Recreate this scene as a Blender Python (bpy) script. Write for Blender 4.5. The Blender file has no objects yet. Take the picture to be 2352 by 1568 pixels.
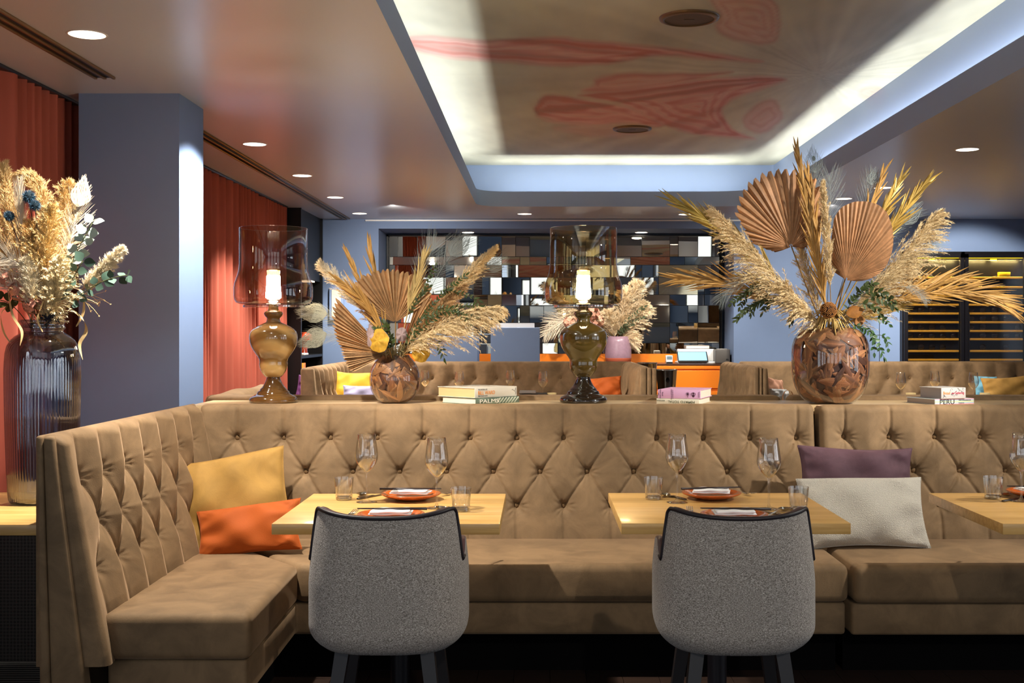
import bpy, bmesh, math, random
import numpy as np
from mathutils import Vector, Matrix
from mathutils.geometry import tessellate_polygon
PI = math.pi
R = math.radians
random.seed(7)
SC = bpy.context.scene
COL = SC.collection
# the camera: level, 1.38 m above the floor, looking along +Y; F is the focal length for a 2352 px wide frame
F, PX, PY, CAMZ = 2700.0, 1238.0, 762.0, 1.38

def at(px, py, Y):
    return Vector(((px - PX) / F * Y, Y, CAMZ - (py - PY) / F * Y))

def on_z(px, py, z):
    Y = (CAMZ - z) * F / (py - PY)
    return Vector(((px - PX) / F * Y, Y, z))

def lin(c):
    return c / 12.92 if c <= 0.04045 else ((c + 0.055) / 1.055) ** 2.4

def rgb(h):
    h = h.lstrip('#')
    return tuple(lin(int(h[i:i + 2], 16) / 255) for i in (0, 2, 4)) + (1.0,)

# ------------------------------------------------------------------ materials
MATS = {}

def mat(name, col, rough=0.5, metal=0.0, spec=0.5, var=0.0, vscale=20.0, stretch=(1, 1, 1), bump=0.0, bscale=80.0,
        sheen=0.0, coat=0.0, island=0.0, emit=None, estr=0.0, trans=0.0, ior=1.45, col2=None, sss=0.0, detail=4.0):
    if name in MATS:
        return MATS[name]
    m = bpy.data.materials.new(name)
    m.use_nodes = True
    nt = m.node_tree
    b = nt.nodes['Principled BSDF']
    c = rgb(col) if isinstance(col, str) else col
    b.inputs['Base Color'].default_value = c
    b.inputs['Roughness'].default_value = rough
    b.inputs['Metallic'].default_value = metal
    b.inputs['Specular IOR Level'].default_value = spec
    b.inputs['IOR'].default_value = ior
    if sheen:
        b.inputs['Sheen Weight'].default_value = sheen
        b.inputs['Sheen Roughness'].default_value = 0.45
    if coat:
        b.inputs['Coat Weight'].default_value = coat
        b.inputs['Coat Roughness'].default_value = 0.03
    if trans:
        b.inputs['Transmission Weight'].default_value = trans
    if emit:
        b.inputs['Emission Color'].default_value = rgb(emit)
        b.inputs['Emission Strength'].default_value = estr
    src = None
    if var or col2:
        tc = nt.nodes.new('ShaderNodeTexCoord')
        mp = nt.nodes.new('ShaderNodeMapping')
        mp.inputs['Scale'].default_value = stretch
        nz = nt.nodes.new('ShaderNodeTexNoise')
        nz.inputs['Scale'].default_value = vscale
        nz.inputs['Detail'].default_value = detail
        nz.inputs['Roughness'].default_value = 0.6
        rp = nt.nodes.new('ShaderNodeValToRGB')
        rp.color_ramp.elements[0].position = 0.3
        rp.color_ramp.elements[1].position = 0.7
        if col2:
            rp.color_ramp.elements[0].color = c
            rp.color_ramp.elements[1].color = rgb(col2)
        else:
            rp.color_ramp.elements[0].color = tuple(x * (1 - var) for x in c[:3]) + (1,)
            rp.color_ramp.elements[1].color = tuple(min(1, x * (1 + var)) for x in c[:3]) + (1,)
        nt.links.new(tc.outputs['Object'], mp.inputs['Vector'])
        nt.links.new(mp.outputs['Vector'], nz.inputs['Vector'])
        nt.links.new(nz.outputs['Fac'], rp.inputs['Fac'])
        src = rp.outputs['Color']
    if island:
        ge = nt.nodes.new('ShaderNodeNewGeometry')
        hs = nt.nodes.new('ShaderNodeHueSaturation')
        mr = nt.nodes.new('ShaderNodeMapRange')
        mr.inputs['To Min'].default_value = 1 - island
        mr.inputs['To Max'].default_value = 1 + island
        nt.links.new(ge.outputs['Random Per Island'], mr.inputs['Value'])
        nt.links.new(mr.outputs['Result'], hs.inputs['Value'])
        hs.inputs['Color'].default_value = c
        if src:
            nt.links.new(src, hs.inputs['Color'])
        src = hs.outputs['Color']
    if src:
        nt.links.new(src, b.inputs['Base Color'])
    if bump:
        tc2 = nt.nodes.new('ShaderNodeTexCoord')
        n2 = nt.nodes.new('ShaderNodeTexNoise')
        n2.inputs['Scale'].default_value = bscale
        n2.inputs['Detail'].default_value = 3
        bp = nt.nodes.new('ShaderNodeBump')
        bp.inputs['Strength'].default_value = bump
        bp.inputs['Distance'].default_value = 0.004
        nt.links.new(tc2.outputs['Object'], n2.inputs['Vector'])
        nt.links.new(n2.outputs['Fac'], bp.inputs['Height'])
        nt.links.new(bp.outputs['Normal'], b.inputs['Normal'])
    MATS[name] = m
    return m

def glassy(name, tint, ior=1.5, boost=1.0, rough=0.0, base=0.0):
    """thin glass: lets light straight through, tinted, and mirrors by Fresnel"""
    if name in MATS:
        return MATS[name]
    m = bpy.data.materials.new(name)
    m.use_nodes = True
    nt = m.node_tree
    nt.nodes.clear()
    out = nt.nodes.new('ShaderNodeOutputMaterial')
    tr = nt.nodes.new('ShaderNodeBsdfTransparent')
    tr.inputs['Color'].default_value = tint if not isinstance(tint, str) else rgb(tint)
    gl = nt.nodes.new('ShaderNodeBsdfGlossy')
    gl.inputs['Roughness'].default_value = rough
    lw = nt.nodes.new('ShaderNodeLayerWeight')
    lw.inputs['Blend'].default_value = 0.35
    pw = nt.nodes.new('ShaderNodeMath')
    pw.operation = 'POWER'
    pw.inputs[1].default_value = 2.4
    ml = nt.nodes.new('ShaderNodeMath')
    ml.operation = 'MULTIPLY_ADD'
    ml.use_clamp = True
    ml.inputs[1].default_value = boost
    ml.inputs[2].default_value = 0.045 + base
    mx = nt.nodes.new('ShaderNodeMixShader')
    nt.links.new(lw.outputs['Facing'], pw.inputs[0])
    nt.links.new(pw.outputs[0], ml.inputs[0])
    nt.links.new(ml.outputs[0], mx.inputs['Fac'])
    nt.links.new(tr.outputs[0], mx.inputs[1])
    nt.links.new(gl.outputs[0], mx.inputs[2])
    nt.links.new(mx.outputs[0], out.inputs['Surface'])
    MATS[name] = m
    return m

def cloth_through(name, col, col_t, fac=0.35, var=0.12, vscale=60, stretch=(1, 1, 1)):
    m = bpy.data.materials.new(name)
    m.use_nodes = True
    nt = m.node_tree
    nt.nodes.clear()
    out = nt.nodes.new('ShaderNodeOutputMaterial')
    d = nt.nodes.new('ShaderNodeBsdfDiffuse')
    t = nt.nodes.new('ShaderNodeBsdfTranslucent')
    t.inputs['Color'].default_value = rgb(col_t)
    tc = nt.nodes.new('ShaderNodeTexCoord')
    mp = nt.nodes.new('ShaderNodeMapping')
    mp.inputs['Scale'].default_value = stretch
    nz = nt.nodes.new('ShaderNodeTexNoise')
    nz.inputs['Scale'].default_value = vscale
    rp = nt.nodes.new('ShaderNodeValToRGB')
    c = rgb(col)
    rp.color_ramp.elements[0].position = 0.3
    rp.color_ramp.elements[1].position = 0.7
    rp.color_ramp.elements[0].color = tuple(x * (1 - var) for x in c[:3]) + (1,)
    rp.color_ramp.elements[1].color = tuple(min(1, x * (1 + var)) for x in c[:3]) + (1,)
    mx = nt.nodes.new('ShaderNodeMixShader')
    mx.inputs[0].default_value = fac
    L = nt.links.new
    L(tc.outputs['Object'], mp.inputs['Vector']); L(mp.outputs['Vector'], nz.inputs['Vector'])
    L(nz.outputs['Fac'], rp.inputs['Fac']); L(rp.outputs['Color'], d.inputs['Color'])
    L(d.outputs[0], mx.inputs[1]); L(t.outputs[0], mx.inputs[2]); L(mx.outputs[0], out.inputs['Surface'])
    MATS[name] = m
    return m

# ------------------------------------------------------------------ mesh building
class MB:
    def __init__(s):
        s.v = []; s.f = []; s.uvs = {}; s.cols = None

    def add(s, verts, faces):
        o = len(s.v)
        s.v.extend([tuple(p) for p in verts])
        s.f.extend([tuple(i + o for i in f) for f in faces])
        return o

    def grid(s, P, wrap_u=False, wrap_v=False, flip=False):
        """P[i][j] points"""
        nu, nv = len(P), len(P[0])
        o = len(s.v)
        for row in P:
            s.v.extend([tuple(p) for p in row])
        for i in range(nu if wrap_u else nu - 1):
            for j in range(nv if wrap_v else nv - 1):
                a = o + i * nv + j; b = o + ((i + 1) % nu) * nv + j
                c = o + ((i + 1) % nu) * nv + (j + 1) % nv; d = o + i * nv + (j + 1) % nv
                s.f.append((a, d, c, b) if flip else (a, b, c, d))
        return o

    def lathe(s, prof, n=48, c=(0, 0, 0), cap0=False, cap1=False, ripple=None):
        o = len(s.v); k = len(prof)
        for i in range(n):
            a = 2 * PI * i / n
            for (r, z) in prof:
                rr = r * (1 + (ripple(a, z) if ripple else 0))
                s.v.append((c[0] + rr * math.cos(a), c[1] + rr * math.sin(a), c[2] + z))
        for i in range(n):
            for j in range(k - 1):
                a = o + i * k + j; b = o + ((i + 1) % n) * k + j
                s.f.append((a, b, b + 1, a + 1))
        if cap0: s.f.append(tuple(o + i * k for i in range(n))[::-1])
        if cap1: s.f.append(tuple(o + i * k + k - 1 for i in range(n)))
        return s

    def box(s, x0, x1, y0, y1, z0, z1):
        s.add([(x0, y0, z0), (x1, y0, z0), (x1, y1, z0), (x0, y1, z0), (x0, y0, z1), (x1, y0, z1), (x1, y1, z1), (x0, y1, z1)],
              [(0, 3, 2, 1), (4, 5, 6, 7), (0, 1, 5, 4), (1, 2, 6, 5), (2, 3, 7, 6), (3, 0, 4, 7)])
        return s

    def rbox(s, x0, x1, y0, y1, z0, z1, bev=0.01, seg=3):
        return s.prism([(x0, y0), (x1, y0), (x1, y1), (x0, y1)], z0, z1, bev, seg)

    def prism(s, poly, z0, z1, bev=0.0, seg=3, tf=None):
        bm = bmesh.new()
        lo = [bm.verts.new((x, y, z0)) for x, y in poly]
        hi = [bm.verts.new((x, y, z1)) for x, y in poly]
        n = len(poly)
        bm.faces.new(lo[::-1]); bm.faces.new(hi)
        for i in range(n):
            bm.faces.new((lo[i], lo[(i + 1) % n], hi[(i + 1) % n], hi[i]))
        bmesh.ops.recalc_face_normals(bm, faces=bm.faces)
        if bev:
            bmesh.ops.bevel(bm, geom=list(bm.edges), offset=bev, segments=seg, profile=0.5, affect='EDGES', clamp_overlap=True)
        bm.verts.index_update()
        vs = [v.co.copy() for v in bm.verts]
        if tf: vs = [tf(v) for v in vs]
        s.add(vs, [tuple(v.index for v in f.verts) for f in bm.faces])
        bm.free()
        return s

    def tube(s, pts, rad, n=6, cap=True):
        pts = [Vector(p) for p in pts]
        k = len(pts)
        rs = rad if isinstance(rad, (list, tuple)) else [rad] * k
        o = len(s.v)
        up = None
        for i, p in enumerate(pts):
            t = (pts[min(i + 1, k - 1)] - pts[max(i - 1, 0)])
            if t.length < 1e-9: t = Vector((0, 0, 1))
            t.normalize()
            if up is None:
                up = Vector((0, 0, 1)) if abs(t.z) < 0.9 else Vector((1, 0, 0))
            a = t.cross(up)
            if a.length < 1e-6: a = t.orthogonal()
            a.normalize(); b = a.cross(t).normalized(); up = b
            for q in range(n):
                w = 2 * PI * q / n
                s.v.append(tuple(p + (a * math.cos(w) + b * math.sin(w)) * rs[i]))
        for i in range(k - 1):
            for q in range(n):
                a = o + i * n + q; b = o + i * n + (q + 1) % n
                s.f.append((a, b, b + n, a + n))
        if cap:
            s.f.append(tuple(o + q for q in range(n))[::-1])
            s.f.append(tuple(o + (k - 1) * n + q for q in range(n)))
        return s

    def strip(s, pts, ws, side):
        """flat ribbon along pts, ws half widths, side = sideways direction (Vector or list)"""
        o = len(s.v); k = len(pts)
        for i in range(k):
            sd = side[i] if isinstance(side, list) else side
            s.v.append(tuple(pts[i] - sd * ws[i])); s.v.append(tuple(pts[i] + sd * ws[i]))
        for i in range(k - 1):
            a = o + 2 * i
            s.f.append((a, a + 1, a + 3, a + 2))
        return s

    def ball(s, c, r, n=12, m=8, sc=(1, 1, 1)):
        c = Vector(c)
        P = []
        for i in range(n):
            a = 2 * PI * i / n
            row = []
            for j in range(m + 1):
                b = -PI / 2 + PI * j / m
                row.append((c.x + r * sc[0] * math.cos(b) * math.cos(a), c.y + r * sc[1] * math.cos(b) * math.sin(a), c.z + r * sc[2] * math.sin(b)))
            P.append(row)
        s.grid(P, wrap_u=True)
        return s

ORG = {}

def put(name, mb, m, parent=None, smooth=True, world=False, sharp=None, origin=None):
    """link a mesh as ONE object. world=True: mb is in world coordinates and is moved into the thing's frame."""
    me = bpy.data.meshes.new(name)
    off = Vector((0, 0, 0))
    if world and parent is not None:
        off = ORG.get(parent.name, Vector((0, 0, 0)))
    if parent is None and origin is not None:
        off = Vector(origin)
    vs = mb.v if off.length == 0 else [(x - off.x, y - off.y, z - off.z) for x, y, z in mb.v]
    me.from_pydata(vs, [], mb.f)
    me.validate()
    if m is not None:
        for mm in (m if isinstance(m, list) else [m]):
            me.materials.append(mm)
    me.polygons.foreach_set('use_smooth', [bool(smooth)] * len(me.polygons))
    if sharp is not None:
        me.set_sharp_from_angle(angle=R(sharp))
    me.update()
    o = bpy.data.objects.new(name, me)
    COL.objects.link(o)
    if parent is not None:
        o.parent = parent
        ORG[o.name] = ORG.get(parent.name, Vector((0, 0, 0)))
    else:
        o.location = off
        ORG[o.name] = off
    return o

def tag(o, label, cat, group=None, kind=None):
    o['label'] = label; o['category'] = cat
    if group: o['group'] = group
    if kind: o['kind'] = kind
    return o

def thing(name, label, cat, loc=(0, 0, 0), rz=0.0, group=None):
    o = bpy.data.objects.new(name, None)
    o.empty_display_size = 0.05
    COL.objects.link(o)
    o.location = loc; o.rotation_euler = (0, 0, rz)
    ORG[o.name] = Vector(loc)
    return tag(o, label, cat, group)

def struct(name, mb, m, smooth=False, parent=None, sharp=None):
    o = put(name, mb, m, parent, smooth, sharp=sharp)
    o['kind'] = 'structure'
    return o

def dup(root, loc, rz=None, label=None, group=None):
    r = root.copy(); COL.objects.link(r); r.location = loc
    if rz is not None: r.rotation_euler = (0, 0, rz)
    if label: r['label'] = label
    if group: r['group'] = group
    ORG[r.name] = Vector(loc)
    for ch in list(root.children):
        c = ch.copy(); COL.objects.link(c); c.parent = r
        for g in list(ch.children):
            d = g.copy(); COL.objects.link(d); d.parent = c
    return r

def text(name, body, size, parent, loc, rot, m, align='LEFT', ext=0.0003, sx=1.0):
    cu = bpy.data.curves.new(name, 'FONT')
    cu.body = body; cu.size = size; cu.extrude = ext; cu.align_x = align; cu.align_y = 'CENTER'
    cu.materials.append(m)
    tmp = bpy.data.objects.new(name, cu)
    COL.objects.link(tmp)
    dg = bpy.context.evaluated_depsgraph_get()
    me = bpy.data.meshes.new_from_object(tmp.evaluated_get(dg))
    bpy.data.objects.remove(tmp)
    bpy.data.curves.remove(cu)
    o = bpy.data.objects.new(name, me)
    COL.objects.link(o)
    o.parent = parent; o.location = loc; o.rotation_euler = rot; o.scale = (sx, 1, 1)
    return o

def bez(a, b, c, n):
    a, b, c = Vector(a), Vector(b), Vector(c)
    return [a * (1 - t) ** 2 + b * 2 * t * (1 - t) + c * t * t for t in [i / (n - 1) for i in range(n)]]

def lerp(a, b, t):
    return a + (b - a) * t

def interp(xs, ys, x):
    return float(np.interp(x, xs, ys))
# ================================================================== materials used all over
WALLC = mat('wall paint', '#768bae', rough=0.75, var=0.03, vscale=3, bump=0.05, bscale=400)
CEILC = mat('ceiling satin paint', '#c6cad2', rough=0.30, spec=0.9, ior=1.6, bump=0.05, bscale=300)
TRAYC = mat('tray paint', '#93a3bd', rough=0.6)
BLACK = mat('black lacquer', '#0d0c0d', rough=0.4)
BLACKMETAL = mat('black metal', '#141217', rough=0.35, metal=0.3)
WHITE = mat('white enamel', '#e8e8e6', rough=0.4)
CHROME = mat('polished steel', '#c9c6c2', rough=0.12, metal=1.0)
CZ = 2.68        # lower ceiling height
PZ = 3.17        # height of the painted ceiling inside the tray

# ---- floor
fm = mat('dark oak floor', '#241a16', rough=0.42, col2='#36261d', vscale=4, stretch=(1, 14, 1))
fb = MB()
for i in range(60):
    x = -3.0 + i * 0.145
    for k in range(9):
        y0 = -4 + k * 2.1 + (i * 0.77 % 2.1) - 2.1
        fb.box(x, x + 0.143, max(y0, -4), min(y0 + 2.097, 14.4), -0.03, 0.0) if min(y0 + 2.097, 14.4) > max(y0, -4) else None
fb.box(-3.1, 5.7, -4.1, 14.45, -0.06, -0.028)
struct('floor', fb, fm)

# ---- tray outline (plan) of the ceiling opening
def outline(xl, xr, y0, y1, rl, rr, n=10):
    pts = [(xl, y0)]
    for i in range(n + 1):
        a = PI - (PI / 2) * i / n
        pts.append((xl + rl + rl * math.cos(a), y1 - rl + rl * math.sin(a)))
    for i in range(n + 1):
        a = PI / 2 - (PI / 2) * i / n
        pts.append((xr - rr + rr * math.cos(a), y1 - rr + rr * math.sin(a)))
    pts.append((xr, y0))
    return pts

TR = outline(-0.64, 2.38, 0.6, 12.2, 0.28, 0.62)
TR2 = outline(-0.668, 2.408, 0.572, 12.228, 0.30, 0.645)
DL = [(200, 79), (585, 331), (694, 403), (770, 453), (826, 490), (1205, 491), (2222, 343), (1938, 456), (1575, 492)]
DLP = [on_z(x, y, CZ) for x, y in DL]
# more of the same lamps, ahead of and behind what the photo frames
DLP += [Vector((-1.25, 4.1, CZ)), Vector((-1.30, 1.2, CZ)), Vector((3.05, 4.1, CZ)), Vector((3.05, 1.9, CZ)), Vector((3.1, 10.6, CZ)), Vector((0.9, 0.1, CZ)), Vector((0.0, 0.1, CZ))]
DR = 0.078

def circ(c, r, n=24):
    return [(c[0] + r * math.cos(-2 * PI * i / n), c[1] + r * math.sin(-2 * PI * i / n)) for i in range(n)]

outer = [(-3.0, -4.0), (5.6, -4.0), (5.6, 13.55), (-3.0, 13.55)]
loops = [outer, TR[::-1]] + [circ(p, DR) for p in DLP]
vl = [[Vector((x, y, CZ)) for x, y in l] for l in loops]
tri = tessellate_polygon(vl)
cb = MB()
flat = [v for l in vl for v in l]
cb.add(flat, [t for t in tri])
struct('ceiling', cb, CEILC)
# fascia of the tray: a lip with thickness
fs = MB()
FH = CZ + 0.157
k = len(TR)
prof = []
for i in range(k):
    a, b = TR[i], TR2[i]
    prof.append([(a[0], a[1], CZ), (a[0], a[1], FH), (b[0], b[1], FH), (b[0], b[1], CZ + 0.06)])
fs.grid(prof)
struct('trim_1', fs, TRAYC, smooth=True, sharp=40)
# trough behind the lip and the upper wall
UP = outline(-1.04, 2.52, 0.3, 12.62, 0.05, 0.05, 3)
ug = MB()
TR3 = outline(-0.668, 2.408, 0.572, 12.228, 0.30, 0.645, 3)
tro = tessellate_polygon([[Vector((x, y, 0)) for x, y in UP], [Vector((x, y, 0)) for x, y in TR2[::-1]]])
fl2 = UP + TR2[::-1]
ug.add([(x, y, CZ + 0.06) for x, y in fl2], list(tro))
ug.grid([[(x, y, CZ + 0.06), (x, y, PZ)] for x, y in UP + [UP[0]]])
struct('trim_2', ug, TRAYC)

# ---- the painted ceiling: a loose flower in coral on grey green, painted as vertex colours of the pigment
NX, NY = 190, 460
X = np.linspace(-1.04, 2.52, NX); Yv = np.linspace(0.3, 12.62, NY)
gx, gy = np.meshgrid(X, Yv, indexing='ij')
hc = PZ - CAMZ
cpx = (PX + gx * F / gy - 880) * 1.598      # flower drawing coordinates
cpy = (PY - hc * F / gy) * 1.598
rs = np.random.RandomState(4)

def smooth_noise(u, v, seed, oct=4):
    r = np.random.RandomState(seed)
    out = np.zeros_like(u); amp = 1.0; f = 1.0; tot = 0
    for o in range(oct):
        for q in range(4):
            a = r.uniform(0, 2 * PI); ph = r.uniform(0, 2 * PI)
            out += amp * np.sin(f * (u * math.cos(a) + v * math.sin(a)) + ph) / 4
        tot += amp * 0.5; amp *= 0.6; f *= 2.1
    return out / tot

def sdist(poly, x, y):
    d = np.full(x.shape, 1e9); ins = np.zeros(x.shape, bool)
    n = len(poly)
    for i in range(n):
        x0, y0 = poly[i]; x1, y1 = poly[(i + 1) % n]
        ex, ey = x1 - x0, y1 - y0
        t = np.clip(((x - x0) * ex + (y - y0) * ey) / (ex * ex + ey * ey + 1e-9), 0, 1)
        d = np.minimum(d, np.hypot(x - x0 - t * ex, y - y0 - t * ey))
        c = ((y0 > y) != (y1 > y)) & (x < (x1 - x0) * (y - y0) / (y1 - y0 + 1e-12) + x0)
        ins ^= c
    return np.where(ins, -d, d)

wx = cpx + 14 * smooth_noise(gx * 5, gy * 2.5, 1) ; wy = cpy + 7 * smooth_noise(gx * 5, gy * 2.5, 2)
ang = np.arctan2(wy - 275, (wx - 1600) * 0.35)
rad = np.hypot(wy - 275, (wx - 1600) * 0.35)
streak = np.zeros_like(gx)
for i in range(14):
    f_ = rs.uniform(8, 70); streak += np.sin(f_ * ang + rs.uniform(0, 6.28) + 0.01 * rad * rs.uniform(-1, 1)) / (1 + f_ / 40)
streak /= 5.0
mott = smooth_noise(gx * 2.2, gy * 1.1, 8); fine = smooth_noise(gx * 9, gy * 5, 9)
base_a = np.array([0.66, 0.64, 0.47]); base_b = np.array([0.36, 0.34, 0.25])
tm = np.clip(0.5 + 0.42 * mott + 0.16 * fine + 0.30 * streak, 0, 1)[..., None]
colr = base_a * (1 - tm) + base_b * tm
def blend(mask, c):
    global colr
    colr = colr * (1 - mask[..., None]) + np.array(c) * mask[..., None]
def soft(d, w): return np.clip(0.5 - d / (2 * w), 0, 1)
CORAL = np.array([0.52, 0.175, 0.13]); PINK = np.array([0.70, 0.40, 0.33]); BROWN = np.array([0.22, 0.13, 0.085])
petals = [
    ([(60, 128), (360, 150), (620, 133), (760, 152), (900, 155), (1100, 180), (1310, 203), (1440, 232), (1200, 215), (1000, 200), (850, 235), (640, 243), (440, 228), (60, 195)], 1.0),
    ([(765, 285), (900, 262), (1180, 268), (1330, 262), (1130, 300), (930, 330), (700, 345), (775, 312)], 0.8),
    ([(550, 402), (572, 372), (600, 348), (700, 360), (850, 383), (1000, 415), (1050, 450), (1010, 474), (900, 442), (760, 464), (640, 454), (562, 434)], 0.95),
    ([(690, 352), (780, 338), (900, 326), (1100, 298), (1300, 284), (1500, 283), (1440, 312), (1310, 350), (1245, 400), (1255, 450), (1310, 492), (1390, 516), (1230, 508), (1060, 474), (1000, 436), (900, 390), (800, 364)], 0.95),
    ([(600, 470), (760, 455), (930, 462), (1040, 490), (900, 505), (700, 495)], 0.35),
    ([(1170, -30), (1250, 60), (1205, 100), (1280, 150), (1450, 172), (1475, 100), (1440, -30)], 0.6),
    ([(1310, 460), (1340, 400), (1430, 350), (1480, 420), (1400, 505)], 0.6),
    ([(1740, 330), (1800, 310), (1850, 325), (1790, 370), (1745, 360)], 0.5),
    ([(1700, 560), (1720, 440), (1800, 440), (1820, 560)], 0.2)]
sm = soft(sdist([(640, 470), (800, 455), (1000, 475), (1180, 500), (1100, 545), (900, 560), (700, 520)], wx, wy), 28)
blend(sm * 0.6 * np.clip(0.6 + 0.6 * streak, 0, 1), BROWN)
def chaikin(p):
    o = []
    for i in range(len(p)):
        a, b = p[i], p[(i + 1) % len(p)]
        o += [(a[0] * .75 + b[0] * .25, a[1] * .75 + b[1] * .25), (a[0] * .25 + b[0] * .75, a[1] * .25 + b[1] * .75)]
    return o
for poly, op in petals:
    poly = chaikin(chaikin(poly))
    d = sdist(poly, wx, wy)
    m_ = soft(d, 7)
    edge = np.exp(-((d + 4) / 9.0) ** 2)
    fold = np.sin(d * 0.22 + 2.6 * streak + 1.5 * mott + op * 9)
    sh = np.clip(0.42 + 0.85 * streak + 0.38 * fold + 0.15 * fine, 0, 1)[..., None]
    pc = CORAL * (1 - sh) + PINK * sh
    dark = np.clip(0.7 * np.clip(-streak - 0.05, 0, 1) + 0.35 * np.clip(fold - 0.55, 0, 1) + 0.45 * edge * np.clip(0.5 + mott, 0, 1), 0, 0.8)[..., None]
    pc = pc * (1 - dark) + BROWN * dark
    a_ = (m_ * op)[..., None]
    colr = colr * (1 - a_) + pc * a_
pb = MB()
pb.grid([[(gx[i, j], gy[i, j], PZ) for j in range(NY)] for i in range(NX)])
PAINT = bpy.data.materials.new('ceiling fresco')
PAINT.use_nodes = True
_b = PAINT.node_tree.nodes['Principled BSDF']; _b.inputs['Roughness'].default_value = 0.7
_a = PAINT.node_tree.nodes.new('ShaderNodeVertexColor'); _a.layer_name = 'pigment'
PAINT.node_tree.links.new(_a.outputs['Color'], _b.inputs['Base Color'])
mural = put('ceiling_mural', pb, PAINT)
tag(mural, 'ceiling painting of a coral flower on grey green ground inside the lit tray', 'mural')
ca = mural.data.color_attributes.new('pigment', 'FLOAT_COLOR', 'POINT')
buf = np.ones((NX * NY, 4), dtype=np.float32); buf[:, :3] = colr.reshape(-1, 3)
ca.data.foreach_set('color', buf.ravel())

# ---- speakers in the painting
SPK = mat('speaker grille', '#4a3c2c', rough=0.6, var=0.3, vscale=150)
SPR = mat('speaker rim', '#6b5236', rough=0.4, metal=0.5)
for (px, py, lab) in ((1583, 40, 'round brown ceiling speaker near the top edge of the photo'), (1452, 295, 'round brown ceiling speaker below the coral petals of the mural')):
    p = on_z(px, py, PZ)
    t = thing('ceiling_speaker', lab, 'speaker', (p.x, p.y, PZ), 0, 'speakers in the ceiling mural')
    g = MB(); g.lathe([(0.0, -0.012), (0.10, -0.012), (0.142, -0.012)], 40); g.box(-0.03, 0.03, -0.004, 0.004, -0.014, -0.012); put('grille', g, SPK, t)
    g = MB(); g.lathe([(0.142, 0), (0.142, -0.018), (0.168, -0.012), (0.172, 0)], 40); put('rim', g, SPR, t)

# ---- walls
def wallbox(name, *boxes, m=WALLC):
    b = MB()
    for bx in boxes: b.box(*bx)
    return struct(name, b, m)
wallbox('wall_back', (-3.0, -1.85, 13.55, 14.45, 0, CZ + .6), (2.245, 5.6, 13.55, 14.45, 0, CZ + .6), (-1.85, 2.245, 13.55, 14.45, 2.57, CZ + .6), (-1.85, 2.245, 14.32, 14.45, 0, 2.57))
DARKW = mat('dark outer wall', '#3a2b2c', rough=0.8)
sidew = [(-3.1, -3.0, (-3.0, -1.7), 1), (-3.1, -3.0, (-1.2, 0.1), 1), (-3.1, -3.0, (0.6, 1.9), 1), (5.6, 5.7, (-0.5, 0.8), 2), (5.6, 5.7, (1.3, 2.6), 2), (5.6, 5.7, (3.1, 4.4), 2)]
def sidewall(name, xa, xb, y1, ws, m):
    b = []; ys = [-4.0] + [v for w in ws for v in w] + [y1]
    for i in range(0, len(ys), 2): b.append((xa, xb, ys[i], ys[i + 1], 0, CZ + .6))
    for w in ws: b += [(xa, xb, w[0], w[1], 0, 0.5), (xa, xb, w[0], w[1], 2.4, CZ + .6)]
    wallbox(name, *b, m=m)
sidewall('wall_left', -3.1, -3.0, 13.55, [w[2] for w in sidew if w[3] == 1], DARKW)
sidewall('wall_right', 5.6, 5.7, 14.45, [w[2] for w in sidew if w[3] == 2], WALLC)
for i, (xa, xb, w, q) in enumerate(sidew):
    g = MB()
    for yy in (w[0], (w[0] + w[1]) / 2 - 0.02, w[1] - 0.04): g.box(xa + .02, xb - .02, yy, yy + 0.04, 0.5, 2.4)
    for zz in (0.5, 1.7, 2.36): g.box(xa + .02, xb - .02, w[0], w[1], zz, zz + 0.04)
    struct('window_%d' % (i + 5), g, BLACKMETAL)
# wall behind the camera with four tall windows on daylight
wins = [(-2.5, -1.1), (-0.7, 0.7), (1.1, 2.5), (3.2, 4.6)]
bx = []
xs = [-3.1] + [v for w in wins for v in w] + [5.7]
for i in range(0, len(xs), 2): bx.append((xs[i], xs[i + 1], -4.1, -4.0, 0, CZ + .6))
for w in wins: bx += [(w[0], w[1], -4.1, -4.0, 0, 0.5), (w[0], w[1], -4.1, -4.0, 2.4, CZ + .6)]
wallbox('wall_front', *bx)
for i, w in enumerate(wins):
    g = MB()
    for xx in (w[0], (w[0] + w[1]) / 2 - 0.02, w[1] - 0.04): g.box(xx, xx + 0.04, -4.09, -4.02, 0.5, 2.4)
    for zz in (0.5, 1.7, 2.36): g.box(w[0], w[1], -4.09, -4.02, zz, zz + 0.04)
    struct('window_%d' % (i + 1), g, BLACKMETAL)
roof = MB(); roof.box(-3.1, 5.7, -4.1, 0.3, CZ + .59, CZ + .6); roof.box(-3.1, -1.04, 0.3, 14.45, CZ + .59, CZ + .6); roof.box(2.52, 5.7, 0.3, 14.45, CZ + .59, CZ + .6); roof.box(-1.04, 2.52, 12.62, 14.45, CZ + .59, CZ + .6)
struct('trim_3', roof, DARKW)
# thin white slot along the top of the back wall
g = MB(); g.box(-2.0, 2.35, 13.53, 13.55, 2.655, 2.672); struct('trim_4', g, WHITE)
g = MB(); g.box(3.92, 3.925, 13.545, 13.551, 0, CZ); struct('trim_5', g, BLACK)

# ---- blue pillar
pl = MB(); pl.box(-2.51, -1.962, 6.41, 6.87, 0, CZ)
struct('pillar', pl, WALLC)

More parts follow.
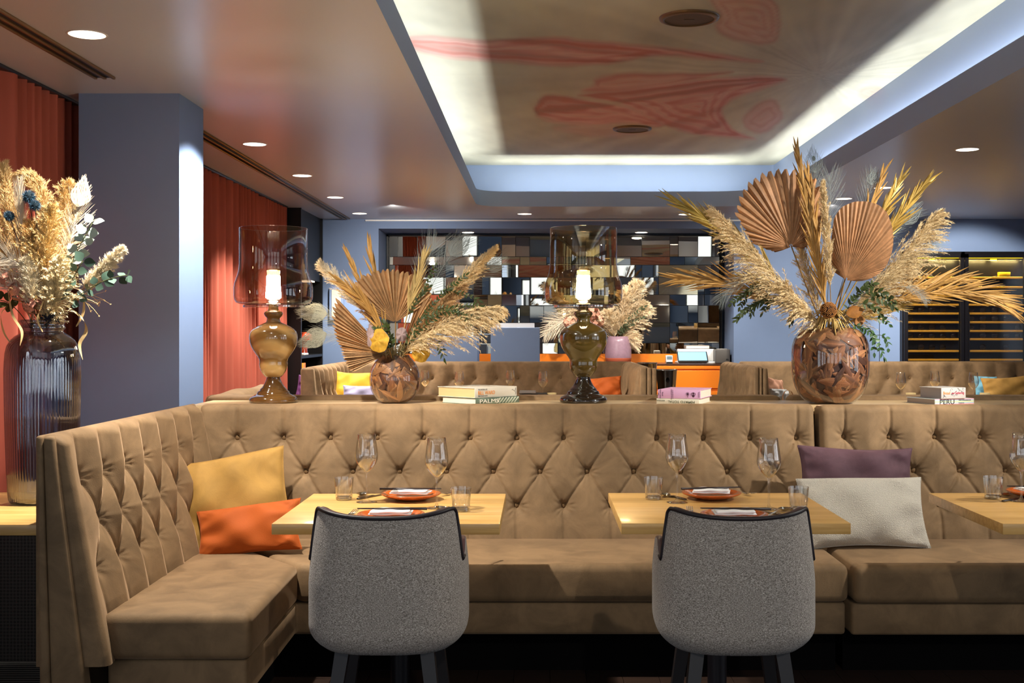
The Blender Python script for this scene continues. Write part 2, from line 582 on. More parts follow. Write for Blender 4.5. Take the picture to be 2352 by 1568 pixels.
# ---- curtains
CURT = cloth_through('coral curtain', '#c26a58', '#c65a45', fac=0.25, var=0.10, vscale=8, stretch=(1, 1, 0.2))
def curtain(name, y0, y1, label, amp, lam, seed):
    r = random.Random(seed)
    n = int((y1 - y0) / 0.012)
    P = []; ph = 0.0
    for i in range(n + 1):
        y = y0 + (y1 - y0) * i / n
        ph += 0.012 / lam * (1 + 0.45 * math.sin(y * 5.1 + seed) + 0.3 * math.sin(y * 11.7))
        row = []
        for j in range(9):
            z = 0.03 + (CZ - 0.04) * j / 8
            a = amp * (1.0 - 0.35 * (z / CZ)) * (1 + 0.3 * math.sin(y * 3.3 + seed))
            x = -2.63 + a * math.sin(2 * PI * ph + 0.25 * math.sin(z * 1.7)) + 0.35 * a * math.sin(4 * PI * ph + 1)
            row.append((x, y + 0.012 * math.cos(2 * PI * ph), z))
        P.append(row)
    g = MB(); g.grid(P)
    t = thing(name, label, 'curtain', (-2.63, (y0 + y1) / 2, 0.03))
    put('drape', g, CURT, t, world=True)
    g = MB(); g.box(-2.655, -2.605, y0, y1, CZ - 0.014, CZ); put('rail', g, BLACK, t, world=True)
curtain('curtain', 3.6, 6.95, 'sheer coral curtain behind the dried flowers in the tall dark vase', 0.035, 0.13, 1)
curtain('curtain', 7.0, 12.2, 'long coral curtain between the blue pillar and the black shelf unit', 0.04, 0.15, 5)
# windows behind the near curtain: daylight glow between the folds
g = MB()
for y in (4.9, 5.6, 6.3): g.box(-3.0, -2.96, y, y + 0.05, 0.2, 2.5)
struct('trim_6', g, BLACKMETAL)

# ---- slot diffusers in the ceiling
BRASS = mat('aged brass', '#9a7648', rough=0.35, metal=0.6)
def slot(y0, y1, lab):
    t = thing('ceiling_vent', lab, 'vent', (-2.215, (y0 + y1) / 2, CZ), 0, 'slot vents in the ceiling')
    g = MB(); g.box(-2.26, -2.17, y0, y1, CZ - 0.004, CZ - 0.0005); put('backing', g, BLACK, t, world=True)
    for (a, b) in ((-2.268, -2.255), (-2.2225, -2.2075), (-2.175, -2.162)):
        g = MB(); g.box(a, b, y0, y1, CZ - 0.012, CZ - 0.0005); put('bar', g, BRASS, t, world=True)
slot(2.0, 6.0, 'brass slot vent in the ceiling at the top left corner')
slot(6.95, 13.45, 'long slot vent in the ceiling running beside the far curtain')

# ---- downlights with real recesses
LAMP = mat('lamp disc', '#ffffff', emit='#fff1e0', estr=22)
REFL = mat('lamp reflector', '#f2f2ee', rough=0.25)
RING = mat('lamp ring', '#dcdad6', rough=0.35)
names = ['recessed ceiling downlight above the brass slot vent, biggest of them', 'recessed downlight right of the blue pillar, nearest of the row by the curtain',
         'second recessed downlight from the pillar in the row by the curtain', 'third recessed downlight from the pillar in the row by the curtain',
         'fourth recessed downlight from the pillar, near the end of the slot vent', 'recessed downlight under the rounded far edge of the tray',
         'recessed downlight at the upper right, alone on the grey ceiling', 'recessed downlight half seen between the peacock feathers above the fan palms', 'recessed downlight at the tip of the gold palm frond pointing left']
def downlight(p, lab, z=CZ):
    t = thing('downlight', lab, 'downlight', (p[0], p[1], z), 0, 'recessed downlights')
    g = MB(); g.lathe([(DR, 0.001), (DR * 0.98, 0.0), (DR * 1.0, -0.003), (DR + 0.008, -0.003), (DR + 0.009, 0.0)], 32); put('ring', g, RING, t)
    g = MB(); g.lathe([(DR, 0.0), (DR * 0.94, 0.02), (DR * 0.74, 0.055)], 32); put('reflector', g, REFL, t)
    g = MB(); g.lathe([(DR * 0.74, 0.055), (0.0, 0.0551)], 32); put('lamp', g, LAMP, t)
    return t
for i, p in enumerate(DLP):
    downlight(p, names[i] if i < len(names) else 'recessed ceiling downlight outside the framed part of the room')
def nichelight(px, py, lab):
    z = 2.57; p = on_z(px, py, z)
    t = thing('niche_downlight', lab, 'downlight', (p.x, p.y, z), 0, 'recessed downlights')
    g = MB(); g.lathe([(DR * .9, 0), (DR * .9, -0.006), (DR * 1.05, -0.006), (DR * 1.08, 0)], 24); put('ring', g, RING, t)
    g = MB(); g.lathe([(DR * .9, -0.004), (0.0, -0.004)], 24); put('lamp', g, LAMP, t)
nichelight(1075, 533, 'small downlight above the mirror tiles, over the left feather')
nichelight(1473, 533, 'small downlight above the mirror tiles, right of the olive lamp')
# ================================================================== velvet and wood
def velvet(name, col, var=0.22, vs=5.0, rough=0.75, sheen=0.55, bump=0.25):
    m = bpy.data.materials.new(name); m.use_nodes = True
    nt = m.node_tree; b = nt.nodes['Principled BSDF']; L = nt.links.new
    c = rgb(col)
    b.inputs['Roughness'].default_value = rough
    b.inputs['Specular IOR Level'].default_value = 0.25
    b.inputs['Sheen Weight'].default_value = sheen
    b.inputs['Sheen Roughness'].default_value = 0.4
    b.inputs['Sheen Tint'].default_value = tuple(min(1, x * 2.2 + 0.1) for x in c[:3]) + (1,)
    tc = nt.nodes.new('ShaderNodeTexCoord')
    n1 = nt.nodes.new('ShaderNodeTexNoise'); n1.inputs['Scale'].default_value = vs; n1.inputs['Detail'].default_value = 8; n1.inputs['Roughness'].default_value = 0.62; n1.inputs['Distortion'].default_value = 0.6
    n2 = nt.nodes.new('ShaderNodeTexNoise'); n2.inputs['Scale'].default_value = 260; n2.inputs['Detail'].default_value = 2
    rp = nt.nodes.new('ShaderNodeValToRGB')
    e = rp.color_ramp.elements
    e[0].position = 0.36; e[1].position = 0.62
    e[0].color = tuple(x * (1 - var) for x in c[:3]) + (1,); e[1].color = tuple(min(1, x * (1 + var * 0.5)) for x in c[:3]) + (1,)
    L(tc.outputs['Object'], n1.inputs['Vector']); L(n1.outputs['Fac'], rp.inputs['Fac']); L(rp.outputs['Color'], b.inputs['Base Color'])
    bp = nt.nodes.new('ShaderNodeBump'); bp.inputs['Strength'].default_value = bump; bp.inputs['Distance'].default_value = 0.002
    L(tc.outputs['Object'], n2.inputs['Vector']); L(n2.outputs['Fac'], bp.inputs['Height']); L(bp.outputs['Normal'], b.inputs['Normal'])
    MATS[name] = m
    return m
VELVET = velvet('tobacco velvet', '#7f6649', var=0.26, vs=6.5)
VELVETD = velvet('button velvet', '#6f5537', var=0.1)
TOE = mat('matt black board', '#0b0a0a', rough=0.95, spec=0.05)
PIPE = mat('velvet seam', '#5a4530', rough=0.8)

def wood(name, c1, c2, rough=0.36, scale=3.0, stretch=(1, 18, 18), board=None, coat=0.15):
    m = bpy.data.materials.new(name); m.use_nodes = True
    nt = m.node_tree; b = nt.nodes['Principled BSDF']; L = nt.links.new
    b.inputs['Roughness'].default_value = rough
    b.inputs['Coat Weight'].default_value = coat; b.inputs['Coat Roughness'].default_value = 0.12
    tc = nt.nodes.new('ShaderNodeTexCoord'); mp = nt.nodes.new('ShaderNodeMapping'); mp.inputs['Scale'].default_value = stretch
    n1 = nt.nodes.new('ShaderNodeTexNoise'); n1.inputs['Scale'].default_value = scale; n1.inputs['Detail'].default_value = 6; n1.inputs['Distortion'].default_value = 0.8
    rp = nt.nodes.new('ShaderNodeValToRGB'); e = rp.color_ramp.elements
    e[0].position = 0.32; e[1].position = 0.66; e[0].color = rgb(c1); e[1].color = rgb(c2)
    L(tc.outputs['Object'], mp.inputs['Vector']); L(mp.outputs['Vector'], n1.inputs['Vector']); L(n1.outputs['Fac'], rp.inputs['Fac'])
    src = rp.outputs['Color']
    if board:                      # planks glued side by side
        sx = nt.nodes.new('ShaderNodeSeparateXYZ'); L(tc.outputs['Object'], sx.inputs[0])
        dv = nt.nodes.new('ShaderNodeMath'); dv.operation = 'DIVIDE'; dv.inputs[1].default_value = board; L(sx.outputs['Y'], dv.inputs[0])
        fl = nt.nodes.new('ShaderNodeMath'); fl.operation = 'FLOOR'; L(dv.outputs[0], fl.inputs[0])
        wn = nt.nodes.new('ShaderNodeTexWhiteNoise'); wn.noise_dimensions = '1D'; L(fl.outputs[0], wn.inputs['W'])
        mr = nt.nodes.new('ShaderNodeMapRange'); mr.inputs['To Min'].default_value = 0.86; mr.inputs['To Max'].default_value = 1.1; L(wn.outputs['Value'], mr.inputs['Value'])
        hs = nt.nodes.new('ShaderNodeHueSaturation'); L(mr.outputs[0], hs.inputs['Value']); L(src, hs.inputs['Color']); src = hs.outputs['Color']
    L(src, b.inputs['Base Color'])
    MATS[name] = m
    return m
OAK = wood('light oak table', '#c4954e', '#dcb06c', board=0.11)
OAKL = wood('pale ledge wood', '#c9a878', '#dcc194', board=0.2, rough=0.4, coat=0.1)

# ================================================================== tufted backs
def tuft_field(U, Z, btn, creases, depth, soft):
    dc = np.full(U.shape, 1e3)
    for (a, b, c, d) in creases:
        ex, ey = c - a, d - b
        t = np.clip(((U - a) * ex + (Z - b) * ey) / (ex * ex + ey * ey + 1e-9), 0, 1)
        dc = np.minimum(dc, np.hypot(U - a - t * ex, Z - b - t * ey))
    db = np.full(U.shape, 1e3); an = np.zeros(U.shape)
    for (a, b) in btn:
        d = np.hypot(U - a, Z - b)
        an = np.where(d < db, np.arctan2(Z - b, U - a), an)
        db = np.minimum(db, d)
    disp = soft * 0.020 * (1 - np.exp(-(dc / 0.07) ** 2)) - depth * 0.0052 * np.exp(-(dc / 0.0058) ** 1.4) - depth * 0.016 * np.exp(-(db / 0.016) ** 1.6) - depth * 0.013 * np.exp(-(db / 0.045) ** 1.2)
    disp += depth * 0.0016 * np.cos(an * 10 + 2.0 * np.sin(an * 3)) * np.exp(-((db - 0.028) / 0.022) ** 2)
    return disp

def tufted(length, z0, z1, btns, face, nz=124, du=0.0052, roll=0.035, depth=1.0, soft=1.0, seed=0, ends=0.02, lean=0.10, th=0.11, top_crease=True):
    """local frame: u along the back, z up, w out of the face (towards the sitter). face(z)->w. Returns P[u][v] in (u,w,z), buttons in (u,w,z)"""
    rows = sorted(set(round(b[1], 4) for b in btns))
    cre = []
    sp = 0.2118
    for (u, z) in btns:
        i = rows.index(round(z, 4))
        if i < len(rows) - 1:
            for (u2, z2) in btns:
                if abs(z2 - rows[i + 1]) < 1e-3 and abs(abs(u2 - u) - sp / 2) < 0.03: cre.append((u, z, u2, z2))
        if i == len(rows) - 1 and top_crease: cre.append((u, z, u, z1 + 0.2))
        if i == 0: cre.append((u, z, u, z0 - 0.2))
    nu = int(length / du) + 1
    us = np.linspace(0, length, nu)
    zs = np.linspace(z0, z1 - roll, nz)
    U, Zm = np.meshgrid(us, zs, indexing='ij')
    D = tuft_field(U, Zm, btns, cre, depth, soft)
    rs_ = np.random.RandomState(seed)
    wob = 0.003 * smooth_noise(U * 9, Zm * 9, seed + 3)
    endf = np.minimum(np.clip(U / ends, 0, 1), np.clip((length - U) / ends, 0, 1))
    endd = -0.03 * (1 - np.sqrt(np.clip(1 - (1 - endf) ** 2, 0, 1)))
    nk = 9
    P = []
    for i in range(nu):
        row = []
        for j in range(nz):
            row.append((us[i], face(zs[j]) + D[i, j] + wob[i, j] + endd[i, j], zs[j]))
        w1 = face(zs[-1]); dl = D[i, -1] + wob[i, -1] + endd[i, -1]
        cr = D[i, -1] - soft * 0.020 * (1 - 0)   # crease shows over the roll
        for q in range(1, nk):
            a = PI / 2 * q / (nk - 1)
            fade = 1 - q / (nk - 1)
            row.append((us[i], w1 - roll + roll * math.cos(a) + dl * max(fade, 0.15), z1 - roll + roll * math.sin(a) + endd[i, -1] * (1 - fade) * 0.6 + min(0, dl) * 0.3 * (1 - fade)))
        row.append((us[i], w1 - th, z1 - 0.004 + endd[i, -1] * 0.6))
        row.append((us[i], w1 - th - 0.012, z1 - 0.02))
        row.append((us[i], w1 - th - 0.012, z0))
        P.append(row)
    return P, [(u, face(z) - 0.027 * depth + 0.006, z) for (u, z) in btns]

def button_mb(c, nrm, r=0.0125):
    g = MB(); nrm = Vector(nrm).normalized()
    g.ball((0, 0, 0), r, 12, 6, (1, 1, 0.55))
    q = nrm.to_track_quat('Z', 'Y'); c = Vector(c)
    g.v = [tuple(q @ Vector(v) + c) for v in g.v]
    return g

def back_thing(t, length, z0, z1, btns, face, tf, **kw):
    """adds a tufted backrest part and its buttons to thing t; tf maps (u,w,z) to world"""
    P, bt = tufted(length, z0, z1, btns, face, **kw)
    g = MB(); g.grid([[tf(*p) for p in row] for row in P])
    n = len(P[0])
    o = len(g.v)
    g.f.append(tuple(range(n))); g.f.append(tuple((len(P) - 1) * n + k for k in range(n))[::-1])
    back = put('backrest', g, VELVET, t, world=True)
    o0 = Vector(tf(0, 0, 0)); nrm = Vector(tf(0, 1, 0)) - o0
    for b in bt:
        put('button', button_mb(tf(*b), nrm), VELVETD, back, world=True)
    return back

def btn_rows(first, sp, count, rows, z_top, dz, off_alt, length, margin=0.05):
    out = []
    for r in range(rows):
        z = z_top - dz * r
        u = first + (off_alt if r % 2 else 0)
        k = 0
        us = [u + sp * i for i in range(-1, count + 2)]
        out += [(x, z) for x in us if margin < x < length - margin]
    return out

SEATZ = 0.462
def cushion(t, poly, z0=0.312, z1=SEATZ, bev=0.03, name='seat_cushion'):
    g = MB(); g.prism(poly, z0, z1, bev, 4)
    # crown the top a little
    return put(name, g, VELVET, t, world=True, sharp=60)

def plinth(t, poly, z0=0.18, z1=0.308):
    g = MB(); g.prism(poly, z0, z1, 0.012, 2)
    return put('plinth', g, VELVET, t, world=True, sharp=50)

# ---- front corner banquette: the long back, the short return on the left
def faceY(z):          # how far the back leans: w at height z (w=0 at the top edge)
    return 0.10 * (1.02 - z) / 0.6
bq = thing('corner_banquette', 'brown velvet corner banquette with buttoned back, turning towards the camera on the left', 'banquette', (-0.1, 5.4, 0))
L0 = 2.79
first = (540 - PX) / 509 + 1.54
B = btn_rows(first, 0.2118, 13, 3, 0.899, 0.150, 0.1059, L0)
back_thing(bq, L0, 0.40, 1.052, B, faceY, lambda u, w, z: (-1.54 + u, 5.33 - w, z), depth=1.7, soft=0.32, seed=2, ends=0.03)
L1 = 1.56
Bl = btn_rows(0.165, 0.2118, 6, 3, 0.895, 0.150, 0.1059, L1, 0.07)
def faceX(z): return 0.115 * (1.02 - z) / 0.6
back_thing(bq, L1, 0.31, 1.052, Bl, faceX, lambda u, w, z: (-1.545 + w, 3.755 + u, z), depth=1.8, soft=1.7, seed=5, ends=0.03, th=0.05)
# end panel of the return: rounded upholstered slabs side by side
def end_slab(x0t, x1t, x0b, x1b, y0, y1, z0, z1, bev):
    g = MB()
    g.prism([(0, 0), (1, 0), (1, 1), (0, 1)], 0, 1, 0)
    bm = bmesh.new()
    vs = [(x0b, y0, z0), (x1b, y0, z0), (x1b, y1, z0), (x0b, y1, z0), (x0t, y0, z1), (x1t, y0, z1), (x1t, y1, z1), (x0t, y1, z1)]
    bv = [bm.verts.new(v) for v in vs]
    for f in [(0, 3, 2, 1), (4, 5, 6, 7), (0, 1, 5, 4), (1, 2, 6, 5), (2, 3, 7, 6), (3, 0, 4, 7)]: bm.faces.new([bv[i] for i in f])
    # loop cuts along the height so that it can be bent
    bmesh.ops.bevel(bm, geom=list(bm.edges), offset=bev, segments=3, profile=0.5, affect='EDGES', clamp_overlap=True)
    bm.verts.index_update()
    g = MB(); g.add([v.co.copy() for v in bm.verts], [tuple(v.index for v in f.verts) for f in bm.faces]); bm.free()
    return g
put('end_panel', end_slab(-1.602, -1.580, -1.585, -1.547, 3.735, 5.42, 0.0, 1.05, 0.012), VELVET, bq, world=True)
put('end_panel', end_slab(-1.579, -1.545, -1.546, -1.415, 3.738, 3.80, 0.0, 1.047, 0.011), VELVET, bq, world=True)
cushion(bq, [(-1.428, 3.815), (-0.936, 3.815), (-0.948, 4.63), (-1.44, 5.245)])
cushion(bq, [(-0.944, 4.63), (1.222, 4.63), (1.222, 5.25), (-1.436, 5.25)])
plinth(bq, [(-1.41, 3.84), (-0.955, 3.84), (-0.965, 4.66), (1.215, 4.66), (1.215, 5.3), (-1.5, 5.3)])
g = MB(); g.prism([(-1.40, 3.98), (-1.06, 3.98), (-1.06, 4.80), (1.21, 4.80), (1.21, 5.3), (-1.5, 5.3)], 0.0, 0.19, 0)
put('toe_kick', g, TOE, bq, smooth=False, world=True)
# ---- second module to the right
bq2 = thing('straight_banquette', 'straight brown velvet banquette at the right edge, behind the white and purple cushions', 'banquette', (2.2, 5.4, 0))
L2 = 2.0
fr = (1944 - PX) / 511 - 1.273
B2 = btn_rows(fr, 0.2065, 9, 3, 0.905, 0.150, 0.103, L2)
back_thing(bq2, L2, 0.40, 1.05, B2, faceY, lambda u, w, z: (1.273 + u, 5.315 - w, z), depth=1.8, soft=0.45, seed=9, ends=0.035)
cushion(bq2, [(1.236, 4.61), (3.27, 4.61), (3.27, 5.24), (1.236, 5.24)])
plinth(bq2, [(1.236, 4.65), (3.27, 4.65), (3.27, 5.3), (1.236, 5.3)])
g = MB(); g.prism([(1.24, 4.80), (3.27, 4.80), (3.27, 5.3), (1.24, 5.3)], 0.0, 0.19, 0)
put('toe_kick', g, TOE, bq2, smooth=False, world=True)

# ---- the ledge between the two rows of backs
LEDGE = 1.040
ld = thing('divider_ledge', 'pale wooden ledge between the banquette backs, carrying lamps, vases and books', 'ledge', (0.6, 5.65, 0))
g = MB(); g.box(-1.62, 3.3, 5.452, 5.85, 1.0, LEDGE); put('ledge_top', g, OAKL, ld, smooth=False, world=True)
g = MB(); g.box(-1.60, 3.3, 5.47, 5.83, 0.0, 1.0); put('body', g, BLACK, ld, smooth=False, world=True)
# backs of the seats on the far side
def roll_back(name, x0, x1, lab, y0=5.852, y1=5.99, z1=1.062):
    t = thing(name, lab, 'banquette', ((x0 + x1) / 2, y1, 0))
    g = MB(); g.rbox(x0, x1, y0, y1, 0.30, z1, 0.03, 4); put('backrest', g, VELVET, t, world=True)
    g = MB(); g.rbox(x0, x1, y1, y1 + 0.55, 0.31, 0.46, 0.03, 3); put('seat_cushion', g, VELVET, t, world=True)
    g = MB(); g.box(x0 + .01, x1 - .01, y1, y1 + 0.45, 0.0, 0.308); put('plinth', g, VELVETD, t, smooth=False, world=True)
    return t
rb1 = roll_back('far_side_banquette', -1.66, 1.21, 'brown velvet banquette back on the far side of the ledge, behind the two lamps')
g = MB()
yy = np.linspace(5.99, 7.05, 14)
P = []
for y in yy:
    zt = 1.062 + 0.006 * math.sin(y * 9)
    P.append([(-1.70, y, 0.3), (-1.70, y, zt - 0.03), (-1.692, y, zt - 0.01), (-1.67, y, zt), (-1.60, y, zt), (-1.578, y, zt - 0.01), (-1.57, y, zt - 0.03), (-1.53, y, 0.3)])
g.grid(P); g.f.append(tuple(range(8))); g.f.append(tuple(range(13 * 8, 14 * 8))[::-1])
put('return_backrest', g, VELVET, rb1, world=True)
rb2 = roll_back('far_side_banquette', 1.25, 3.3, 'brown velvet banquette back beyond the ledge, right of the bent wooden loop')
g = MB(); g.tube([(1.238, 5.93, 1.03), (1.226, 5.93, 1.075), (1.232, 5.935, 1.10), (1.25, 5.94, 1.108), (1.268, 5.945, 1.10), (1.276, 5.95, 1.07), (1.27, 5.95, 1.0)], 0.006, 8)
# ================================================================== tables
def table(x0, x1, y0, y1, lab, grp='oak dining tables'):
    cx, cy = (x0 + x1) / 2, (y0 + y1) / 2
    t = thing('dining_table', lab, 'table', (cx, cy, 0), 0, grp)
    g = MB(); g.rbox(x0 - cx, x1 - cx, y0 - cy, y1 - cy, 0.714, 0.75, 0.002, 2); put('table_top', g, OAK, t, sharp=30)
    g = MB(); g.tube([(0, 0.05, 0.02), (0, 0.05, 0.70)], 0.035, 16); put('pedestal', g, BLACKMETAL, t, sharp=40)
    g = MB(); g.rbox(-0.22, 0.22, -0.17, 0.27, 0.0, 0.02, 0.004, 2); put('base', g, BLACKMETAL, t, sharp=30)
    g = MB(); g.rbox(-0.2, 0.2, -0.15, 0.25, 0.70, 0.7135, 0.003, 2); put('top_plate', g, BLACKMETAL, t, sharp=30)
    return t
table(-0.879, -0.129, 3.862, 4.58, 'light oak dining table behind the left grey chair')
table(0.271, 1.027, 3.87, 4.60, 'light oak dining table behind the right grey chair, beside the white cushion')
table(1.524, 2.28, 3.862, 4.60, 'light oak dining table cut off by the right edge')
# side table with the tall vase, left
t = thing('side_table', 'light oak table at the left edge carrying the tall ribbed vase', 'table', (-2.2, 4.25, 0))
g = MB(); g.rbox(-2.62, -1.612, 3.845, 4.62, 0.714, 0.75, 0.002, 2); put('table_top', g, OAK, t, world=True, sharp=30)
g = MB()
g.tube([(-2.1, 4.25, 0.02), (-2.1, 4.25, 0.714)], 0.035, 16); put('pedestal', g, BLACKMETAL, t, world=True)
g = MB(); g.rbox(-2.35, -1.85, 4.05, 4.45, 0.0, 0.02, 0.004, 2); put('base', g, BLACKMETAL, t, world=True, sharp=30)
# black perforated screen behind it and the floor grille
PERF = bpy.data.materials.new('perforated black metal'); PERF.use_nodes = True
_nt = PERF.node_tree; _b = _nt.nodes['Principled BSDF']; _b.inputs['Roughness'].default_value = 0.4
_v = _nt.nodes.new('ShaderNodeTexVoronoi'); _v.inputs['Scale'].default_value = 70; _v.inputs['Randomness'].default_value = 0.0
_tc = _nt.nodes.new('ShaderNodeTexCoord'); _r = _nt.nodes.new('ShaderNodeValToRGB')
_r.color_ramp.elements[0].position = 0.35; _r.color_ramp.elements[0].color = (0.001, 0.001, 0.001, 1); _r.color_ramp.elements[1].position = 0.42; _r.color_ramp.elements[1].color = (0.008, 0.007, 0.007, 1)
_nt.links.new(_tc.outputs['Object'], _v.inputs['Vector']); _nt.links.new(_v.outputs['Distance'], _r.inputs['Fac']); _nt.links.new(_r.outputs['Color'], _b.inputs['Base Color'])
g = MB(); g.box(-2.56, -1.70, 4.90, 4.93, 0.0, 0.69)
tag(put('radiator_screen', g, PERF, origin=(-2.1, 4.9, 0), smooth=False), 'black perforated screen below the side table at the left', 'screen')
t = thing('floor_grille', 'black slatted floor grille in the bottom left corner', 'grille', (-2.0, 4.72, 0))
g = MB(); g.box(-2.56, -1.5, 4.55, 4.895, 0.0005, 0.002); put('tray', g, BLACK, t, world=True, smooth=False)
g = MB()
for i in range(11): g.box(-2.56, -1.5, 4.565 + i * 0.03, 4.577 + i * 0.03, 0.002, 0.012)
put('slats', g, mat('grille slat', '#4b4a48', rough=0.35, metal=0.7), t, world=True, smooth=False)

# ================================================================== chairs
TWEED = bpy.data.materials.new('grey tweed'); TWEED.use_nodes = True
_nt = TWEED.node_tree; _b = _nt.nodes['Principled BSDF']; L_ = _nt.links.new
_b.inputs['Roughness'].default_value = 0.9; _b.inputs['Specular IOR Level'].default_value = 0.15; _b.inputs['Sheen Weight'].default_value = 0.15
_tc = _nt.nodes.new('ShaderNodeTexCoord')
_mp = _nt.nodes.new('ShaderNodeMapping'); _mp.inputs['Scale'].default_value = (0.5, 0.5, 1.5)
_n = _nt.nodes.new('ShaderNodeTexNoise'); _n.inputs['Scale'].default_value = 420; _n.inputs['Detail'].default_value = 3; _n.inputs['Roughness'].default_value = 0.75
_v = _nt.nodes.new('ShaderNodeTexVoronoi'); _v.inputs['Scale'].default_value = 420
_r = _nt.nodes.new('ShaderNodeValToRGB'); e = _r.color_ramp.elements
e[0].position = 0.37; e[0].color = rgb('#5d554d'); e[1].position = 0.62; e[1].color = rgb('#c9c0b6')
e2 = _r.color_ramp.elements.new(0.50); e2.color = rgb('#978e85')
_hs = _nt.nodes.new('ShaderNodeHueSaturation'); _mr = _nt.nodes.new('ShaderNodeMapRange'); _mr.inputs['From Max'].default_value = 0.9; _mr.inputs['To Min'].default_value = 1.16; _mr.inputs['To Max'].default_value = 0.62
L_(_tc.outputs['Object'], _mp.inputs['Vector']); L_(_mp.outputs['Vector'], _n.inputs['Vector']); L_(_n.outputs['Fac'], _r.inputs['Fac'])
L_(_tc.outputs['Object'], _v.inputs['Vector']); L_(_v.outputs['Distance'], _mr.inputs['Value']); L_(_mr.outputs[0], _hs.inputs['Value']); L_(_r.outputs['Color'], _hs.inputs['Color']); L_(_hs.outputs['Color'], _b.inputs['Base Color'])
_bp = _nt.nodes.new('ShaderNodeBump'); _bp.inputs['Strength'].default_value = 0.5; _bp.inputs['Distance'].default_value = 0.002
L_(_v.outputs['Distance'], _bp.inputs['Height']); L_(_bp.outputs['Normal'], _b.inputs['Normal'])
LEATHER = mat('aubergine leather', '#3b2327', rough=0.45, spec=0.4, bump=0.1, bscale=300)
CHLEG = mat('chair leg stain', '#171315', rough=0.45)
PIPING = mat('dark piping', '#191015', rough=0.5)

def make_chair(loc, lab):
    t = thing('dining_chair', lab, 'chair', loc, 0, 'grey tweed tub chairs')
    A, BK = 0.243, 0.205
    # plan path of the shell: left arm, round the back, right arm
    path = []
    n_arm, n_arc = 22, 150
    for i in range(n_arm):
        path.append((-A + 0.012 * (1 - i / n_arm) ** 2, 0.20 - 0.20 * i / n_arm))
    for i in range(n_arc + 1):
        a = PI + PI * i / n_arc
        ca, sa = math.cos(a), math.sin(a)
        path.append((A * math.copysign(abs(ca) ** 0.72, ca), BK * -(abs(sa) ** 0.80)))
    for i in range(1, n_arm + 1):
        path.append((A - 0.012 * (i / n_arm) ** 2, 0.20 * i / n_arm))
    path = [Vector((x, y, 0)) for x, y in path]
    n = len(path)
    nor = []
    for i in range(n):
        d = (path[min(i + 1, n - 1)] - path[max(i - 1, 0)]).normalized()
        nor.append(Vector((-d.y, d.x, 0)))      # points inward
    def ztop(p):
        x, y = abs(p.x), p.y
        back = 0.831 + 0.017 * min(1, x / 0.215) ** 2.2
        f = min(1, max(0, (y + 0.085) / 0.012))           # behind this line is the back, ahead of it the arms
        f = f * f * (3 - 2 * f)
        arm = 0.690 + 0.045 * min(1, max(0, (y + 0.075) / 0.10)) - 0.02 * max(0, (y - 0.06) / 0.14)
        if y > 0.14: arm -= 0.16 * ((y - 0.14) / 0.06) ** 2
        cor = 0.0
        d = -0.085 - y
        if d < 0.02 and f < 1: cor = -0.014 * (1 - max(0, d) / 0.02) ** 2
        return back * (1 - f) + arm * f + cor
    zb = 0.425
    def scale_at(z):
        if z < 0.50:
            q = (0.50 - z) / (0.50 - zb); s = 1 - 0.20 * q ** 2.4
        else: s = 1.0
        if z > 0.62: s *= 1 - 0.105 * ((z - 0.62) / 0.23) ** 1.25
        return s
    nv = 40
    outer, inner = [], []
    rim = []
    for i in range(n):
        zt = ztop(path[i]); ro, ri = [], []
        for j in range(nv + 1):
            z = zb + (zt - zb) * (j / nv) ** 0.9
            s = scale_at(z); p = path[i] * s
            ro.append((p.x, p.y, z))
        rim.append(Vector(ro[-1]))
        s = scale_at(zt); pe = path[i] * s
        th = 0.028
        ins = []
        for (dx, dz) in ((0.004, 0.004), (0.014, 0.006), (0.024, 0.003), (th, -0.008)):
            ins.append((pe.x + nor[i].x * dx, pe.y + nor[i].y * dx, zt + dz))
        ri = [ro[-1]] + ins
        for j in range(1, 13):
            z = zt - 0.008 - (zt - 0.008 - 0.46) * j / 12
            s = scale_at(z); p = path[i] * s
            ri.append((p.x + nor[i].x * (th + 0.01 * j / 12), p.y + nor[i].y * (th + 0.01 * j / 12), z))
        outer.append(ro); inner.append(ri)
    g = MB(); g.grid(outer, flip=True)
    # underside
    o = len(g.v); g.v.append((0, 0.0, zb - 0.004))
    for i in range(n - 1): g.f.append((i * (nv + 1), (i + 1) * (nv + 1), o))
    put('shell', g, TWEED, t)
    g = MB(); g.grid(inner, flip=True); put('lining', g, LEATHER, t)
    g = MB(); g.tube([p + Vector((0, 0, 0.001)) for p in rim if p.y < -0.052], 0.0062, 8); put('piping', g, PIPING, t)
    # seat cushion
    g = MB(); pts = [(0.198 * math.copysign(abs(math.cos(a)) ** .6, math.cos(a)), 0.06 + 0.205 * math.copysign(abs(math.sin(a)) ** .6, math.sin(a))) for a in [2 * PI * i / 40 for i in range(40)]]
    g.prism(pts, 0.425, 0.50, 0.02, 3); put('seat_cushion', g, LEATHER, t)
    for (sx, sy) in ((-1, -1), (1, -1), (-1, 1), (1, 1)):
        top = Vector((sx * 0.125, -0.10 if sy < 0 else 0.17, 0.44)); bot = Vector((sx * 0.185, -0.19 if sy < 0 else 0.20, 0.0))
        g = MB(); rows = []
        for (p, h) in ((top, 0.021), (lerp(top, bot, 0.5), 0.018), (bot, 0.013)):
            rows.append([(p.x - h, p.y - h, p.z), (p.x + h, p.y - h, p.z), (p.x + h, p.y + h, p.z), (p.x - h, p.y + h, p.z)])
        g.grid(rows, wrap_v=True); g.f.append((8, 9, 10, 11)); g.f.append((3, 2, 1, 0))
        put('leg', g, CHLEG, t, smooth=False)
    return t
ch = make_chair((-0.462, 3.635, 0), 'grey tweed tub chair with dark piping, at the left oak table')
